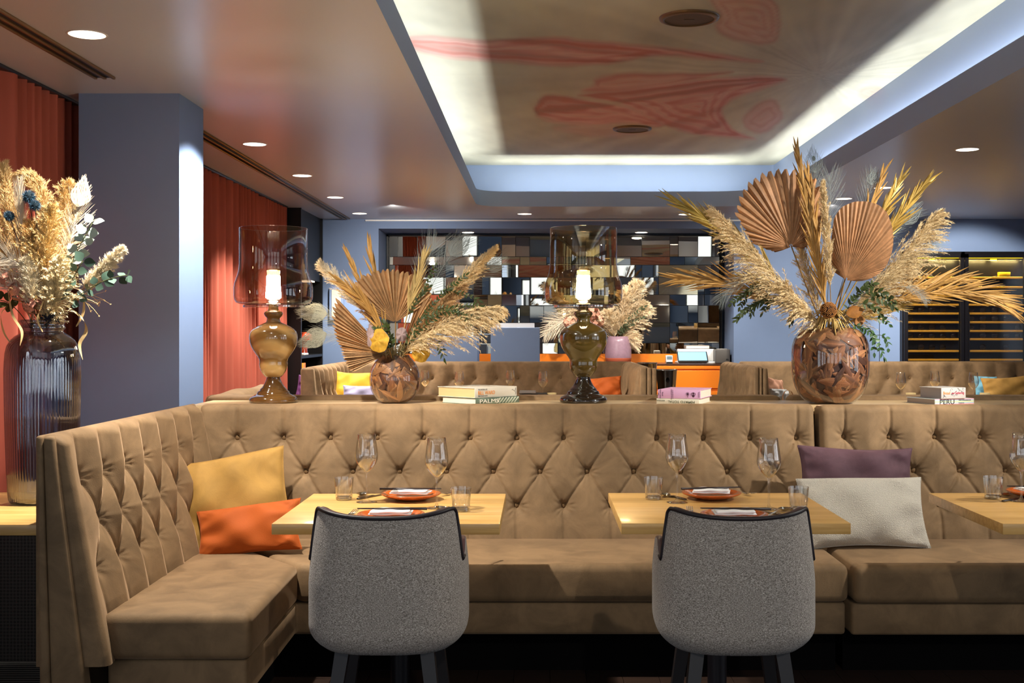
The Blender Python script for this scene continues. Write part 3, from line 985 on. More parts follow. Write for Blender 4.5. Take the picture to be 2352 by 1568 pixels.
dup(ch, (0.600, 3.63, 0), 0, 'grey tweed tub chair with dark piping, at the oak table by the white cushion')
# ================================================================== glass lamps on the ledge
def glaze(name, c1, c2, scale=6.0, dist=6.0, coat=1.0, rough=0.15, sss=0.0, trans=0.0):
    m = bpy.data.materials.new(name); m.use_nodes = True
    nt = m.node_tree; b = nt.nodes['Principled BSDF']; L = nt.links.new
    b.inputs['Roughness'].default_value = rough; b.inputs['Coat Weight'].default_value = coat; b.inputs['Coat Roughness'].default_value = 0.02
    tc = nt.nodes.new('ShaderNodeTexCoord'); w = nt.nodes.new('ShaderNodeTexWave'); w.inputs['Scale'].default_value = scale; w.inputs['Distortion'].default_value = dist; w.inputs['Detail'].default_value = 1.5; w.bands_direction = 'Z'
    w.inputs['Detail Scale'].default_value = 1.0
    r = nt.nodes.new('ShaderNodeValToRGB'); r.color_ramp.elements[0].color = rgb(c1); r.color_ramp.elements[1].color = rgb(c2)
    r.color_ramp.elements[0].position = 0.15; r.color_ramp.elements[1].position = 0.85
    L(tc.outputs['Object'], w.inputs['Vector']); L(w.outputs['Fac'], r.inputs['Fac']); L(r.outputs['Color'], b.inputs['Base Color'])
    if trans:
        b.inputs['Transmission Weight'].default_value = trans
    MATS[name] = m
    return m
CARAMEL = glaze('swirled caramel glass', '#8a6634', '#cfa868', 3.2, 7.0)
OLIVE = glaze('olive brown glass', '#463611', '#5a4a1e', 2.0, 3.0)
FOOTA = mat('dark amber glass foot', '#3a2311', rough=0.12, coat=1.0, col2='#6b4a22', vscale=5)
FOOTB = mat('near black glass foot', '#1a110a', rough=0.1, coat=1.0)
SMOKE1 = glassy('smoked rose glass', (0.80, 0.73, 0.67, 1), boost=1.0, base=0.05)
SMOKE2 = glassy('smoked amber glass', (0.76, 0.65, 0.42, 1), boost=1.0, base=0.07)
DISC = glassy('clear glass disc', (0.88, 0.85, 0.86, 1), boost=1.2, base=0.25)
BULB = mat('glowing frosted bulb', '#ffffff', emit='#ffedd2', estr=100)
BULBCAP = glassy('amber bulb cap', (0.85, 0.68, 0.42, 1), boost=0.8, base=0.08)
def lamp(px, Y, lab, body, foot, shade):
    x = (px - PX) / F * Y
    t = thing('table_lamp', lab, 'lamp', (x, Y, LEDGE), 0, 'glass table lamps on the ledge')
    q = 1 / 1574.0
    def P(*a): return [(r * q, (1468 - y) * q) for r, y in a]
    g = MB(); g.lathe(P((0, 1467), (172, 1468), (180, 1458), (180, 1442), (170, 1426), (140, 1410), (124, 1402), (120, 1392), (118, 1384), (104, 1376), (100, 1368), (94, 1358), (86, 1352), (74, 1335), (64, 1318), (56, 1298), (50, 1280), (50, 1272)), 64); put('foot', g, foot, t)
    g = MB(); g.lathe(P((46, 1276), (60, 1272), (76, 1255), (90, 1234), (100, 1212), (104, 1195), (106, 1180), (104, 1160), (106, 1140), (116, 1122), (134, 1098), (152, 1070), (168, 1040), (177, 1010), (180, 980), (178, 952), (168, 928), (152, 910), (140, 903), (130, 895), (105, 882), (84, 872), (64, 864), (52, 856)), 64); put('body', g, body, t)
    g = MB(); g.lathe(P((54, 858), (50, 845), (47, 832), (52, 824), (62, 815), (69, 802), (71, 792), (66, 782), (52, 776), (44, 772), (38, 760), (36, 745), (36, 730)), 48); put('neck', g, body, t)
    g = MB(); g.lathe(P((0, 747), (222, 748), (225, 745), (225, 733), (222, 730), (36, 730)), 72); put('glass_plate', g, DISC, t, sharp=40)
    g = MB(); g.lathe(P((40, 714), (120, 728), (200, 728), (250, 722), (276, 712), (289, 692), (294, 665), (294, 600), (290, 572), (282, 545), (268, 505), (258, 465), (255, 435), (254, 380), (254, 150), (252, 147), (250, 149)), 72); put('glass_shade', g, shade, t)
    g = MB(); g.lathe(P((0, 676), (56, 676), (58, 670), (58, 640), (52, 610), (51, 520), (48, 506), (0, 505)), 32); put('bulb', g, BULB, t)
    g = MB(); g.lathe(P((49, 505), (48, 470), (44, 460), (0, 459)), 32); put('bulb_cap', g, BULBCAP, t)
    g = MB(); g.lathe(P((36, 730), (40, 714), (44, 700), (50, 677), (0, 677)), 24); put('socket', g, DISC, t)
    return t
lamp(628, 5.66, 'glass table lamp with swirled caramel body, smoky shade, left of round feather vase', CARAMEL, FOOTA, SMOKE1)
lamp(1340, 5.66, 'glass table lamp with olive brown body and amber shade, right of the cream book stack', OLIVE, FOOTB, SMOKE2)

# ================================================================== feather filled vases
FEA = bpy.data.materials.new('brown feathers'); FEA.use_nodes = True
_nt = FEA.node_tree; _b = _nt.nodes['Principled BSDF']; _b.inputs['Roughness'].default_value = 0.6
_uv = _nt.nodes.new('ShaderNodeVertexColor'); _uv.layer_name = 'barbs'
_g = _nt.nodes.new('ShaderNodeNewGeometry'); _hs = _nt.nodes.new('ShaderNodeHueSaturation'); _mr = _nt.nodes.new('ShaderNodeMapRange')
_mr.inputs['To Min'].default_value = 0.65; _mr.inputs['To Max'].default_value = 1.25
_nt.links.new(_g.outputs['Random Per Island'], _mr.inputs['Value']); _nt.links.new(_mr.outputs[0], _hs.inputs['Value'])
_fu = _nt.nodes.new('ShaderNodeVertexColor'); _fu.layer_name = 'lie'; _sp = _nt.nodes.new('ShaderNodeSeparateColor'); _nt.links.new(_fu.outputs['Color'], _sp.inputs[0])
_m1 = _nt.nodes.new('ShaderNodeMath'); _m1.operation = 'MULTIPLY_ADD'; _m1.inputs[1].default_value = 3.2; _nt.links.new(_sp.outputs[0], _m1.inputs[0]); 
_m0 = _nt.nodes.new('ShaderNodeMath'); _m0.operation = 'MULTIPLY'; _m0.inputs[1].default_value = 22.0; _nt.links.new(_sp.outputs[1], _m0.inputs[0]); _nt.links.new(_m0.outputs[0], _m1.inputs[2])
_m2 = _nt.nodes.new('ShaderNodeMath'); _m2.operation = 'PINGPONG'; _m2.inputs[1].default_value = 0.5; _nt.links.new(_m1.outputs[0], _m2.inputs[0])
_m3 = _nt.nodes.new('ShaderNodeMapRange'); _m3.inputs['From Max'].default_value = 0.5; _m3.inputs['To Min'].default_value = 0.5; _m3.inputs['To Max'].default_value = 1.25; _nt.links.new(_m2.outputs[0], _m3.inputs['Value'])
_mm = _nt.nodes.new('ShaderNodeMixRGB'); _mm.blend_type = 'MULTIPLY'; _mm.inputs[0].default_value = 1.0; _nt.links.new(_uv.outputs['Color'], _mm.inputs[1]); _nt.links.new(_m3.outputs[0], _mm.inputs[2])
_nt.links.new(_mm.outputs[0], _hs.inputs['Color']); _nt.links.new(_hs.outputs['Color'], _b.inputs['Base Color'])
VGLASS = glassy('clear vase glass', (0.96, 0.95, 0.95, 1), boost=1.0, base=0.03)

def prof_r(prof, z):
    zs = [p[1] for p in prof]; rs_ = [p[0] for p in prof]
    return interp(zs, rs_, z)

def feather_vase(px, Y, prof, lab, count, seed, cols, flen):
    x = (px - PX) / F * Y
    t = thing('feather_vase', lab, 'vase', (x, Y, LEDGE))
    inner = [(max(0, r - 0.004), z + 0.002) for r, z in prof]
    g = MB(); g.lathe([(0, 0.0)] + prof + [(prof[-1][0] - 0.004, prof[-1][1])], 72); put('glass', g, VGLASS, t)
    zmax = prof[-1][1]
    r_ = random.Random(seed)
    g = MB(); colv = []; lie = []
    g.lathe([(0, 0.003)] + [(r * 0.93, z) for r, z in inner[:-1]], 48)
    colv += [rgb(cols[2] if len(cols) < 6 else cols[5])] * len(g.v); lie += [(0.1, 0.1, 0, 1)] * len(g.v)
    for k in range(count):
        a0 = r_.uniform(0, 2 * PI); z0 = r_.uniform(0.0, zmax * 0.95); tw = r_.uniform(-1.5, 1.5)
        Ln = flen * r_.uniform(0.7, 1.2); w = Ln * r_.uniform(0.13, 0.22); lift = 0.988 - 0.05 * r_.random()
        c1 = rgb(r_.choice(cols)); c2 = rgb(r_.choice(cols))
        na, nb = 16, 8
        P = []
        curl = r_.uniform(-0.5, 0.5)
        for i in range(na + 1):
            s = i / na; row = []
            wid = w * math.sin(PI * min(1, s * 0.97 + 0.02)) ** 0.6 * (1 - 0.4 * s)
            ax = Ln * (s - 0.5); off = curl * Ln * 0.3 * s * s
            for j in range(-nb, nb + 1):
                q = j / nb
                dx = wid * q + off; dz = ax + 0.35 * wid * abs(q)
                du = dx * math.cos(tw) - dz * math.sin(tw); dv = dx * math.sin(tw) + dz * math.cos(tw)
                z = min(max(z0 + dv, 0.004), zmax - 0.004); rr = max(0.01, prof_r(inner, z)) * (lift + 0.012 * (1 - q * q))
                aa = a0 + du / max(rr, 0.03)
                row.append((rr * math.cos(aa), rr * math.sin(aa), z))
                bar = 1.5 if j == 0 else 1.0
                lie.append((abs(q) + 0.11 * (k % 7), s, 0, 1))
                m_ = min(1, abs(q) * 0.8 + 0.3 * s)
                colv.append(tuple(min(1, (c1[d] * (1 - m_) + c2[d] * m_) * bar) for d in range(3)) + (1,))
            P.append(row)
        g.grid(P)
    o = put('feather_filling', g, FEA, t)
    o['kind'] = 'stuff'
    ca = o.data.color_attributes.new('barbs', 'FLOAT_COLOR', 'POINT')
    ca.data.foreach_set('color', np.array(colv, dtype=np.float32).ravel())
    cb2 = o.data.color_attributes.new('lie', 'FLOAT_COLOR', 'POINT')
    cb2.data.foreach_set('color', np.array(lie, dtype=np.float32).ravel())
    return t
q1 = 1 / 1314.0; q2 = 1 / 1155.0
PR1 = [(r * q1, (1478 - y) * q1) for r, y in ((60, 1478), (78, 1476), (100, 1462), (120, 1444), (138, 1418), (150, 1390), (157, 1355), (158, 1320), (155, 1288), (146, 1258), (132, 1232), (114, 1208), (98, 1190), (88, 1172))]
PR2 = [(r * q2, (1497 - y) * q2) for r, y in ((85, 1497), (112, 1494), (135, 1484), (156, 1466), (176, 1440), (192, 1405), (202, 1370), (208, 1320), (210, 1270), (210, 1220), (206, 1180), (196, 1146), (180, 1118), (156, 1096), (128, 1082), (104, 1076))]
VA = ((907 - PX) / F * 5.62, 5.62, LEDGE); VB = ((1907 - PX) / F * 5.60, 5.60, LEDGE)
feather_vase(907, 5.62, PR1, 'round glass vase filled with brown feathers, between the caramel lamp and the cream book', 210, 3, ['#7a4a22', '#946434', '#3f2415', '#a3744a', '#5a351c'], 0.11)
feather_vase(1907, 5.60, PR2, 'large barrel shaped glass vase packed with reddish brown feathers, over the gap in the banquette', 330, 8, ['#8f5c36', '#643c24', '#b07e50', '#50301f', '#9c6640', '#3e251a'], 0.13)

# ================================================================== tall ribbed vase at the left
q3 = 0.264 / 522.0      # crop of 200 px shown 627 wide, vase 522 wide
RIB = mat('dark smoked ribbed glass', '#11131a', rough=0.08, spec=0.6, coat=0.6)
def vase_left():
    p = on_z(98, 1152, 0.75)
    t = thing('ribbed_vase', 'tall dark smoked glass vase with vertical ribs on the side table at the left', 'vase', (p.x, p.y, 0.75))
    pr = [(r * q3, (1434 - y) * q3) for r, y in ((200, 1434), (222, 1428), (232, 1405), (238, 1340), (246, 1180), (252, 1000), (258, 800), (261, 600), (262, 480), (260, 400), (256, 340), (244, 290), (222, 250), (190, 220), (160, 202), (145, 190), (140, 180), (150, 168), (158, 158), (150, 145), (146, 130), (156, 118), (160, 108), (150, 98))]
    def rip(a, z):
        f = min(1, max(0, (0.545 - z) / 0.06)) * min(1, z / 0.015)
        return 0.011 * f * (abs(math.sin(a * 34)) - 0.6)
    g = MB(); g.lathe([(0, 0)] + pr, 544, ripple=rip)
    put('glass', g, RIBG, t)
    g = MB(); g.lathe([(0, 0.012)] + [(r - 0.006, z) for r, z in pr[2:-1]], 64); put('inner_wall', g, RIBI, t)
    return t, p
RIBG = glassy('ribbed smoked glass', (0.52, 0.58, 0.68, 1), boost=1.1, base=0.16, rough=0.04)
RIBI = glassy('ribbed smoked glass inside', (0.72, 0.74, 0.78, 1), boost=0.6, base=0.08, rough=0.06)
VL, VLP = vase_left()

# ================================================================== books on the ledge
PAGE = mat('book pages', '#d9cfc0', rough=0.85, var=0.12, vscale=4, stretch=(1, 1, 160))
PAGEY = mat('yellowed pages', '#d6b883', rough=0.85, var=0.12, vscale=4, stretch=(1, 1, 160))
PAGEG = mat('grey pages', '#a79f9c', rough=0.85, var=0.14, vscale=4, stretch=(1, 1, 160))
INKK = mat('black ink', '#17151a', rough=0.7); INKO = mat('orange ink', '#e8902a', rough=0.6); INKW = mat('white ink', '#efeae0', rough=0.6)
INKR = mat('red ink', '#cf2f55', rough=0.6); INKG = mat('green ink', '#3e4a2c', rough=0.6); INKP = mat('plum ink', '#4a2038', rough=0.6)
def book(lab, corner, z, ws, wp, h, rot, cover, pages, grp, left_pages=True):
    """corner = plan point of the spine corner nearest the camera. spine runs along local +x from the corner (or ends there)."""
    t = thing('book', lab, 'book', (corner[0], corner[1], z), rot, grp)
    x0, x1 = (0, ws) if left_pages else (-ws, 0)
    c = 0.003
    g = MB()
    g.rbox(x0, x1, 0, wp, 0, c, 0.001, 1); g.rbox(x0, x1, 0, wp, h - c, h, 0.001, 1); g.rbox(x0, x1, 0, 0.004, 0.0005, h - 0.0005, 0.0015, 2)
    put('cover', g, cover, t, sharp=30)
    g = MB(); g.box(x0 + 0.004, x1 - 0.004, 0.004, wp - 0.004, c, h - c); put('pages', g, pages, t, smooth=False)
    return t
CRM = mat('cream book cover', '#d9d2c2', rough=0.55); CRT = mat('grey book top', '#8f8a80', rough=0.5)
BB = 'books stacked between the feather vase and the olive lamp'
s = 5.47
def pt(px, Y): return ((px - PX) / F * Y, Y)
b2 = book('green cookbook with a palm leaf spine, lower one under the thick cream book', pt(1093, 5.475), LEDGE, 0.285, 0.24, 0.03, R(46), mat('palm print cover', '#33443a', rough=0.5, col2='#7d8d78', vscale=14, stretch=(1, 1, 3)), PAGE, BB)
text('title_text', 'PALMS', 0.026, b2, (0.022, -0.0008, 0.014), (PI / 2, 0, 0), INKW, sx=1.7)
for i in range(7):
    g = MB(); x = 0.13 + i * 0.02
    g.add([(x, -0.0006, 0.002), (x + 0.004, -0.0006, 0.002), (x + 0.034, -0.0006, 0.027), (x + 0.026, -0.0006, 0.029)], [(0, 1, 2, 3)])
    put('leaf_print', g, mat('leaf print', '#c9cdbb', rough=0.6), b2, smooth=False)
b1 = book('thick cream hardback with orange spine lettering, on top of the palm leaf book', pt(1091, 5.478), LEDGE + 0.031, 0.28, 0.26, 0.047, R(47), CRM, PAGEY, BB)
text('title_text', 'BILL WARD', 0.026, b1, (0.018, -0.0008, 0.022), (PI / 2, 0, 0), INKO, sx=0.85)
text('subtitle_text', 'THE WORLD OF', 0.007, b1, (0.018, -0.0008, 0.039), (PI / 2, 0, 0), INKK, sx=1.2)
text('author_text', 'THE COLLECTION', 0.007, b1, (0.018, -0.0008, 0.008), (PI / 2, 0, 0), INKK, sx=1.1)
text('publisher_text', 'TASCHEN', 0.008, b1, (0.272, -0.0008, 0.006), (PI / 2, -PI / 2, 0), INKK)
g = MB(); g.tube([(0.245, -0.0006, 0.03), (0.25, -0.0006, 0.034), (0.256, -0.0006, 0.027), (0.262, -0.0006, 0.03), (0.264, -0.0006, 0.022)], 0.0008, 5); put('signature', g, INKK, b1)
BP = 'books stacked right of the olive lamp'
b3 = book('slim cream book with upside down green spine title, under the pink book', pt(1606, 5.49), LEDGE, 0.205, 0.26, 0.026, R(-20), mat('pale cream cover', '#d8d3c0', rough=0.5), PAGE, BP, left_pages=False)
text('title_text', 'POTATO TOTAL', 0.0165, b3, (-0.085, -0.0008, 0.012), (PI / 2, PI, 0), INKG, align='CENTER', sx=1.05)
text('author_text', 'PHAIDON', 0.007, b3, (-0.03, -0.0008, 0.010), (PI / 2, PI, 0), INKG)
text('subtitle_text', 'EDITORIAL', 0.008, b3, (-0.165, -0.0008, 0.016), (PI / 2, PI, 0), INKG)
b4 = book('pink hardback with a palm and vase drawn on the spine, upper one of two', pt(1609, 5.488), LEDGE + 0.027, 0.205, 0.26, 0.041, R(-20), mat('pink book cover', '#dba9cd', rough=0.5), PAGE, BP, left_pages=False)
text('title_text', 'food\nfrom your\nold', 0.0105, b4, (-0.192, -0.0008, 0.02), (PI / 2, PI / 2, 0), INKP, align='CENTER')
text('author_text', 'an abundance of\nrecipes and stories', 0.0065, b4, (-0.135, -0.0008, 0.02), (PI / 2, PI / 2, 0), INKP, align='CENTER')
text('publisher_text', 'PHAIDON', 0.006, b4, (-0.007, -0.0008, 0.02), (PI / 2, PI / 2, 0), INKP, align='CENTER')
g = MB()
g.tube([(-0.060, -0.0008, 0.006), (-0.061, -0.0008, 0.025)], 0.0012, 5)
for a in range(0, 360, 45):
    g.tube([(-0.061, -0.0008, 0.022), (-0.061 + 0.008 * math.cos(R(a)), -0.0008, 0.022 + 0.009 * math.sin(R(a)))], 0.001, 4)
put('palm_drawing', g, INKP, b4)
g = MB()
g.ball((-0.034, -0.0006, 0.013), 0.006, 12, 6, (1, .1, 1)); g.ball((-0.034, -0.0006, 0.026), 0.0045, 12, 6, (1, .1, 1))
for sx in (-1, 1): g.tube([(-0.034 + sx * .006 + 0.004 * math.cos(a), -0.0008, 0.022 + 0.006 * math.sin(a)) for a in [2 * PI * i / 12 for i in range(13)]], 0.0008, 4)
put('vase_drawing', g, INKP, b4)
BR = 'books stacked at the right end of the ledge'
b5 = book('cookbook with pastel striped spine reading in black capitals, under the thick grey book', pt(2147, 5.475), LEDGE, 0.225, 0.21, 0.027, R(20), mat('pastel cover', '#c9d3d6', rough=0.5), PAGEG, BR)
for i, c in enumerate(('#d98a94', '#c7c3cf', '#9db4c4', '#b8c7b0', '#e3dba0', '#b8c7b0', '#9db4c4', '#c7c3cf', '#d98a94')):
    g = MB(); g.box(0.001, 0.224, -0.0004, 0.0, 0.0005 + i * 0.0029, 0.0005 + (i + 1) * 0.0029); put('spine_stripe', g, mat('stripe ' + c, c, rough=0.5), b5, smooth=False)
text('title_text', 'PERU', 0.030, b5, (0.026, -0.001, 0.0115), (PI / 2, 0, 0), INKK, sx=1.25)
text('subtitle_text', 'THE COOKBOOK', 0.0075, b5, (0.135, -0.001, 0.019), (PI / 2, 0, 0), INKK, sx=1.2)
text('author_text', 'PHAIDON', 0.006, b5, (0.135, -0.001, 0.006), (PI / 2, 0, 0), INKK, sx=1.2)
b6 = book('thick grey and white hardback with line drawings on the spine, on the striped cookbook', pt(2162, 5.478), LEDGE + 0.028, 0.14, 0.16, 0.051, R(20), mat('white grey cover', '#c4bfba', rough=0.5), PAGEG, BR)
text('title_text', 'Bread', 0.02, b6, (0.010, -0.0008, 0.026), (PI / 2, 0, 0), INKO, sx=0.85)
text('subtitle_text', 'and', 0.011, b6, (0.058, -0.0008, 0.025), (PI / 2, 0, 0), INKR)
text('author_text', 'Gathering', 0.017, b6, (0.078, -0.0008, 0.026), (PI / 2, 0, 0), INKR, sx=0.75)
r_ = random.Random(2)
g = MB()
for i in range(13):
    x, z = r_.uniform(0.012, 0.128), r_.uniform(0.008, 0.044)
    g.tube([(x + 0.009 * math.cos(a * 1.3 + i) * (0.6 + 0.4 * math.sin(a * 2)), -0.0006, min(0.048, max(0.003, z + 0.006 * math.sin(a)))) for a in [0.5 * k for k in range(9)]], 0.0005, 4)
put('line_drawing', g, INKK, b6)

# ================================================================== tableware
WINE = glassy('wine glass', (0.985, 0.985, 0.98, 1), boost=1.7, base=0.05, rough=0.02)
TUMB = glassy('tumbler glass', (0.975, 0.975, 0.965, 1), boost=1.5, base=0.07, rough=0.03)
TBASE = glassy('thick glass base', (0.80, 0.80, 0.78, 1), boost=1.0, base=0.35)
TERRA = mat('glazed terracotta', '#b3561f', rough=0.22, coat=0.6, var=0.18, vscale=40)
LINEN = mat('white napkin linen', '#f4f2f0', rough=0.85, sheen=0.2)
STICK = mat('dark wood chopstick', '#2e2220', rough=0.4)
STEEL = CHROME
DARKST = mat('dark knife steel', '#6b6560', rough=0.25, metal=1.0)

def make_wine(loc, lab, grp):
    t = thing('wine_glass', lab, 'wine glass', loc, 0, grp)
    g = MB(); g.lathe([(0, 0.0), (0.037, 0.0005), (0.0385, 0.0022), (0.030, 0.0035), (0.014, 0.0062), (0.006, 0.0105), (0.0042, 0.018)], 40); put('foot', g, WINE, t)
    g = MB(); g.lathe([(0.0042, 0.018), (0.0036, 0.05), (0.0036, 0.09), (0.0048, 0.104), (0.007, 0.111)], 20); put('stem', g, WINE, t)
    pr = [(0.0005, 0.111), (0.007, 0.1125), (0.015, 0.119), (0.026, 0.131), (0.036, 0.146), (0.0408, 0.158), (0.0425, 0.169), (0.0418, 0.184), (0.039, 0.205), (0.0355, 0.228), (0.0322, 0.252)]
    ins = [(max(0.0003, r - 0.0011), z + (0.004 if z < 0.118 else 0.0004)) for r, z in pr]
    g = MB(); g.lathe(pr + [(0.0318, 0.2528)] + ins[::-1], 48); put('bowl', g, WINE, t)
    return t
def make_tumbler(loc, lab, grp):
    t = thing('tumbler', lab, 'glass', loc, 0, grp)
    def rip(a, z):
        f = max(0, min(1, (0.052 - z) / 0.012)) * max(0, min(1, (z - 0.016) / 0.006))
        return -0.13 * f * (0.5 + 0.5 * math.cos(a * 14)) ** 2
    g = MB(); g.lathe([(0.0, 0.0), (0.028, 0.0), (0.0305, 0.003), (0.0312, 0.010), (0.0305, 0.014)] + [(0.031 + 0.0055 * k / 12, 0.016 + 0.066 * k / 12) for k in range(13)] + [(0.0362, 0.0835), (0.0345, 0.0835)], 112, ripple=rip); put('wall', g, TUMB, t)
    g = MB(); g.lathe([(0.0345, 0.0832), (0.030, 0.020), (0.024, 0.0145), (0, 0.0135)], 48); put('inside', g, TUMB, t)
    g = MB(); g.lathe([(0, 0.0008), (0.029, 0.0008), (0.030, 0.006), (0.026, 0.012), (0, 0.0125)], 28); put('thick_base', g, TBASE, t, smooth=False)
    return t
def make_plate(loc, lab, grp):
    t = thing('plate', lab, 'plate', loc, 0, grp)
    g = MB(); g.lathe([(0, 0.001), (0.055, 0.0), (0.062, 0.003), (0.090, 0.011), (0.108, 0.019), (0.112, 0.0225), (0.1115, 0.0255), (0.107, 0.0255), (0.098, 0.021), (0.086, 0.0145), (0.07, 0.0105), (0, 0.0095)], 64); put('dish', g, TERRA, t)
    return t
def make_napkin(loc, rz, lab, grp):
    t = thing('napkin', lab, 'napkin', loc, rz, grp)
    for k, (w, d, y0, z0, th) in enumerate(((0.070, 0.050, 0.004, 0.0275, 0.0045), (0.066, 0.022, -0.024, 0.0345, 0.0050), (0.064, 0.018, 0.034, 0.0345, 0.0035))):
        g = MB(); nx = 16; P = []
        for i in range(nx + 1):
            u = -1 + 2 * i / nx; row = []
            for j in range(15):
                a = 2 * PI * j / 14
                y = y0 + d * math.copysign(abs(math.cos(a)) ** .5, math.cos(a)); z = th * math.copysign(abs(math.sin(a)) ** .7, math.sin(a))
                sk = 1 + 0.05 * math.sin(u * 4 + k) * (0.3 if abs(u) < 0.9 else 1)
                row.append((u * w * (1 - 0.04 * (1 - abs(math.cos(a)))) + 0.06 * y, y * sk, z0 + z * (1 - 0.25 * u * u) + 0.001 * math.sin(u * 5 + k * 2)))
            P.append(row)
        g.grid(P); n = 15
        g.f.append(tuple(range(n))); g.f.append(tuple(range(nx * n, nx * n + n))[::-1])
        put('fold', g, LINEN, t)
    return t
def make_stick(loc, rz, lab, grp, flip=False):
    t = thing('chopstick', lab, 'chopstick', loc, rz, grp)
    s = -1 if flip else 1
    g = MB(); g.tube([(-0.118 * s, 0, 0.0405), (-0.02 * s, 0, 0.0412), (0.112 * s, 0, 0.042)], [0.0042, 0.0036, 0.0016], 8); put('shaft', g, STICK, t)
    return t
def make_spoon(loc, rz, lab, grp):
    t = thing('spoon', lab, 'spoon', loc, rz, grp)
    g = MB(); P = []
    for i in range(13):
        u = -1 + 2 * i / 12; row = []
        w = 0.021 * math.sqrt(max(0.0004, 1 - u * u))
        for j in range(9):
            v = -1 + 2 * j / 8
            row.append((w * v, 0.033 * u, 0.012 - 0.0095 * (1 - u * u) * (1 - v * v) + 0.0))
        P.append(row)
    g.grid(P); put('bowl', g, STEEL, t)
    g = MB(); g.strip([Vector((0, -0.032, 0.0118)), Vector((0, -0.045, 0.0135)), Vector((0, -0.10, 0.007)), Vector((0, -0.165, 0.002))], [0.004, 0.0028, 0.004, 0.0075], Vector((1, 0, 0))); put('handle', g, STEEL, t)
    return t
def make_fork(loc, rz, lab, grp):
    t = thing('fork', lab, 'fork', loc, rz, grp)
    for k in range(4):
        x = -0.0092 + 0.00613 * k
        g = MB(); g.tube([(x, 0.006, 0.006), (x, 0.03, 0.010), (x, 0.05, 0.0155)], [0.0018, 0.0016, 0.0009], 6); put('tine', g, STEEL, t)
    g = MB(); g.strip([Vector((0, 0.008, 0.0065)), Vector((0, -0.006, 0.005)), Vector((0, -0.018, 0.008)), Vector((0, -0.05, 0.010)), Vector((0, -0.13, 0.002))], [0.0112, 0.0105, 0.004, 0.003, 0.0065], Vector((1, 0, 0))); put('handle', g, STEEL, t)
    return t
def make_knife(loc, rz, lab, grp):
    t = thing('knife', lab, 'knife', loc, rz, grp)
    g = MB(); g.prism([(-0.008, 0), (0.008, 0), (0.0095, 0.06), (0.004, 0.105), (-0.006, 0.11)], 0.001, 0.003, 0); put('blade', g, DARKST, t, smooth=False)
    g = MB(); g.rbox(-0.0065, 0.0065, -0.10, 0.0, 0.001, 0.007, 0.002, 2); put('handle', g, DARKST, t)
    return t
TT = 0.7503
PRO = {}
def place(kind, maker, loc, rz, lab, grp):
    loc = tuple(loc)
    if kind not in PRO:
        if kind in ('wine', 'tumb', 'plate'): o = maker(loc, lab, grp)
        else: o = maker(loc, rz, lab, grp)
        PRO[kind] = o; return o
    return dup(PRO[kind], loc, rz, lab, grp)
def setting(px, py, rz, tb, where):
    Y = (CAMZ - 0.773) * F / (py - PY); p = Vector(((px - PX) / F * Y, Y, TT))
    place('plate', make_plate, p, 0, 'glazed terracotta plate with folded white napkin, %s' % where, 'terracotta plates')
    place('napkin', make_napkin, p, rz, 'white folded napkin on the plate %s' % where, 'folded white napkins')
    return p
W1, W2 = 'on the left table, far side', 'on the left table, near the grey chair'
W3, W4 = 'on the right table, far side', 'on the right table, behind the chair top'
p1 = setting(944, 1133, R(-4), 1, W1); p2 = setting(898, 1180, R(4), 1, W2); p3 = setting(1634, 1131, R(-7), 2, W3); p4 = setting(1686, 1180, R(2), 2, W4); p5 = setting(2382, 1128, R(10), 3, 'at the right edge of the photo')
for (p, a, w, fl) in ((p1, -1.0, W1, False), (p2, 2.0, W2, True), (p3, 9.0, W3, False), (p4, -2.0, W4, True), (p5, -4, 'at the right edge of the photo', True)):
    place('stickf' if fl else 'stick', (lambda l, r, b, g_, f=fl: make_stick(l, r, b, g_, f)), p, R(a), 'dark chopstick lying across the napkin %s' % w, 'dark chopsticks')
    q = Vector(p) + Vector((0.003, -0.0075, 0.0))
    place('stickf' if fl else 'stick', None, q, R(a - 1), 'dark chopstick in front of its twin %s' % w, 'dark chopsticks')
def tb(px, py): return on_z(px, py, TT)
GW, GT, GC = 'wine glasses on the oak tables', 'tumblers on the oak tables', 'cutlery on the oak tables'
for (x, y, l) in ((842, 1153, 'left one on the left table, behind the fork'), (1003, 1167, 'right one on the left table, beside the spoon'), (1555, 1154, 'left one on the right table'), (1766, 1169, 'right one on the right table, beside the shiny spoon'), (2346, 1151, 'at the right edge of the photo')):
    place('wine', make_wine, tb(x, y), 0, 'empty stemmed wine glass, %s' % l, GW)
for (x, y, l) in ((790, 1147, 'far left on the left table'), (1059, 1173, 'near right corner of the left table'), (1501, 1146, 'far left on the right table'), (1834, 1172, 'on the right table in front of the white cushion'), (2281, 1144, 'on the table at the right edge')):
    place('tumb', make_tumbler, tb(x, y), 0, 'cut glass tumbler, %s' % l, GT)
for (x, y, r, l) in ((832, 1139, 175, 'lying on its rim between tumbler and wine glass on the left table'), (1012, 1172, 20, 'by the top corner of the left chair'), (1527, 1141, 190, 'behind the left wine glass on the right table'), (1802, 1174, -35, 'shiny, by the top corner of the right chair'), (2312, 1141, 150, 'beside the tumbler on the right edge table')):
    place('spoon', make_spoon, tb(x, y), R(r), 'steel spoon, %s' % l, GC)
for (x, y, r, l) in ((858, 1140, -28, 'left table, between wine glass and far plate'), (1545, 1141, 22, 'right table, behind the left wine glass'), (1782, 1181, 25, 'right table, half hidden by the chair top'), (2335, 1147, -50, 'right edge table, by the wine glass foot')):
    place('knife', make_knife, tb(x, y), R(r), 'dark steel knife, %s' % l, GC)
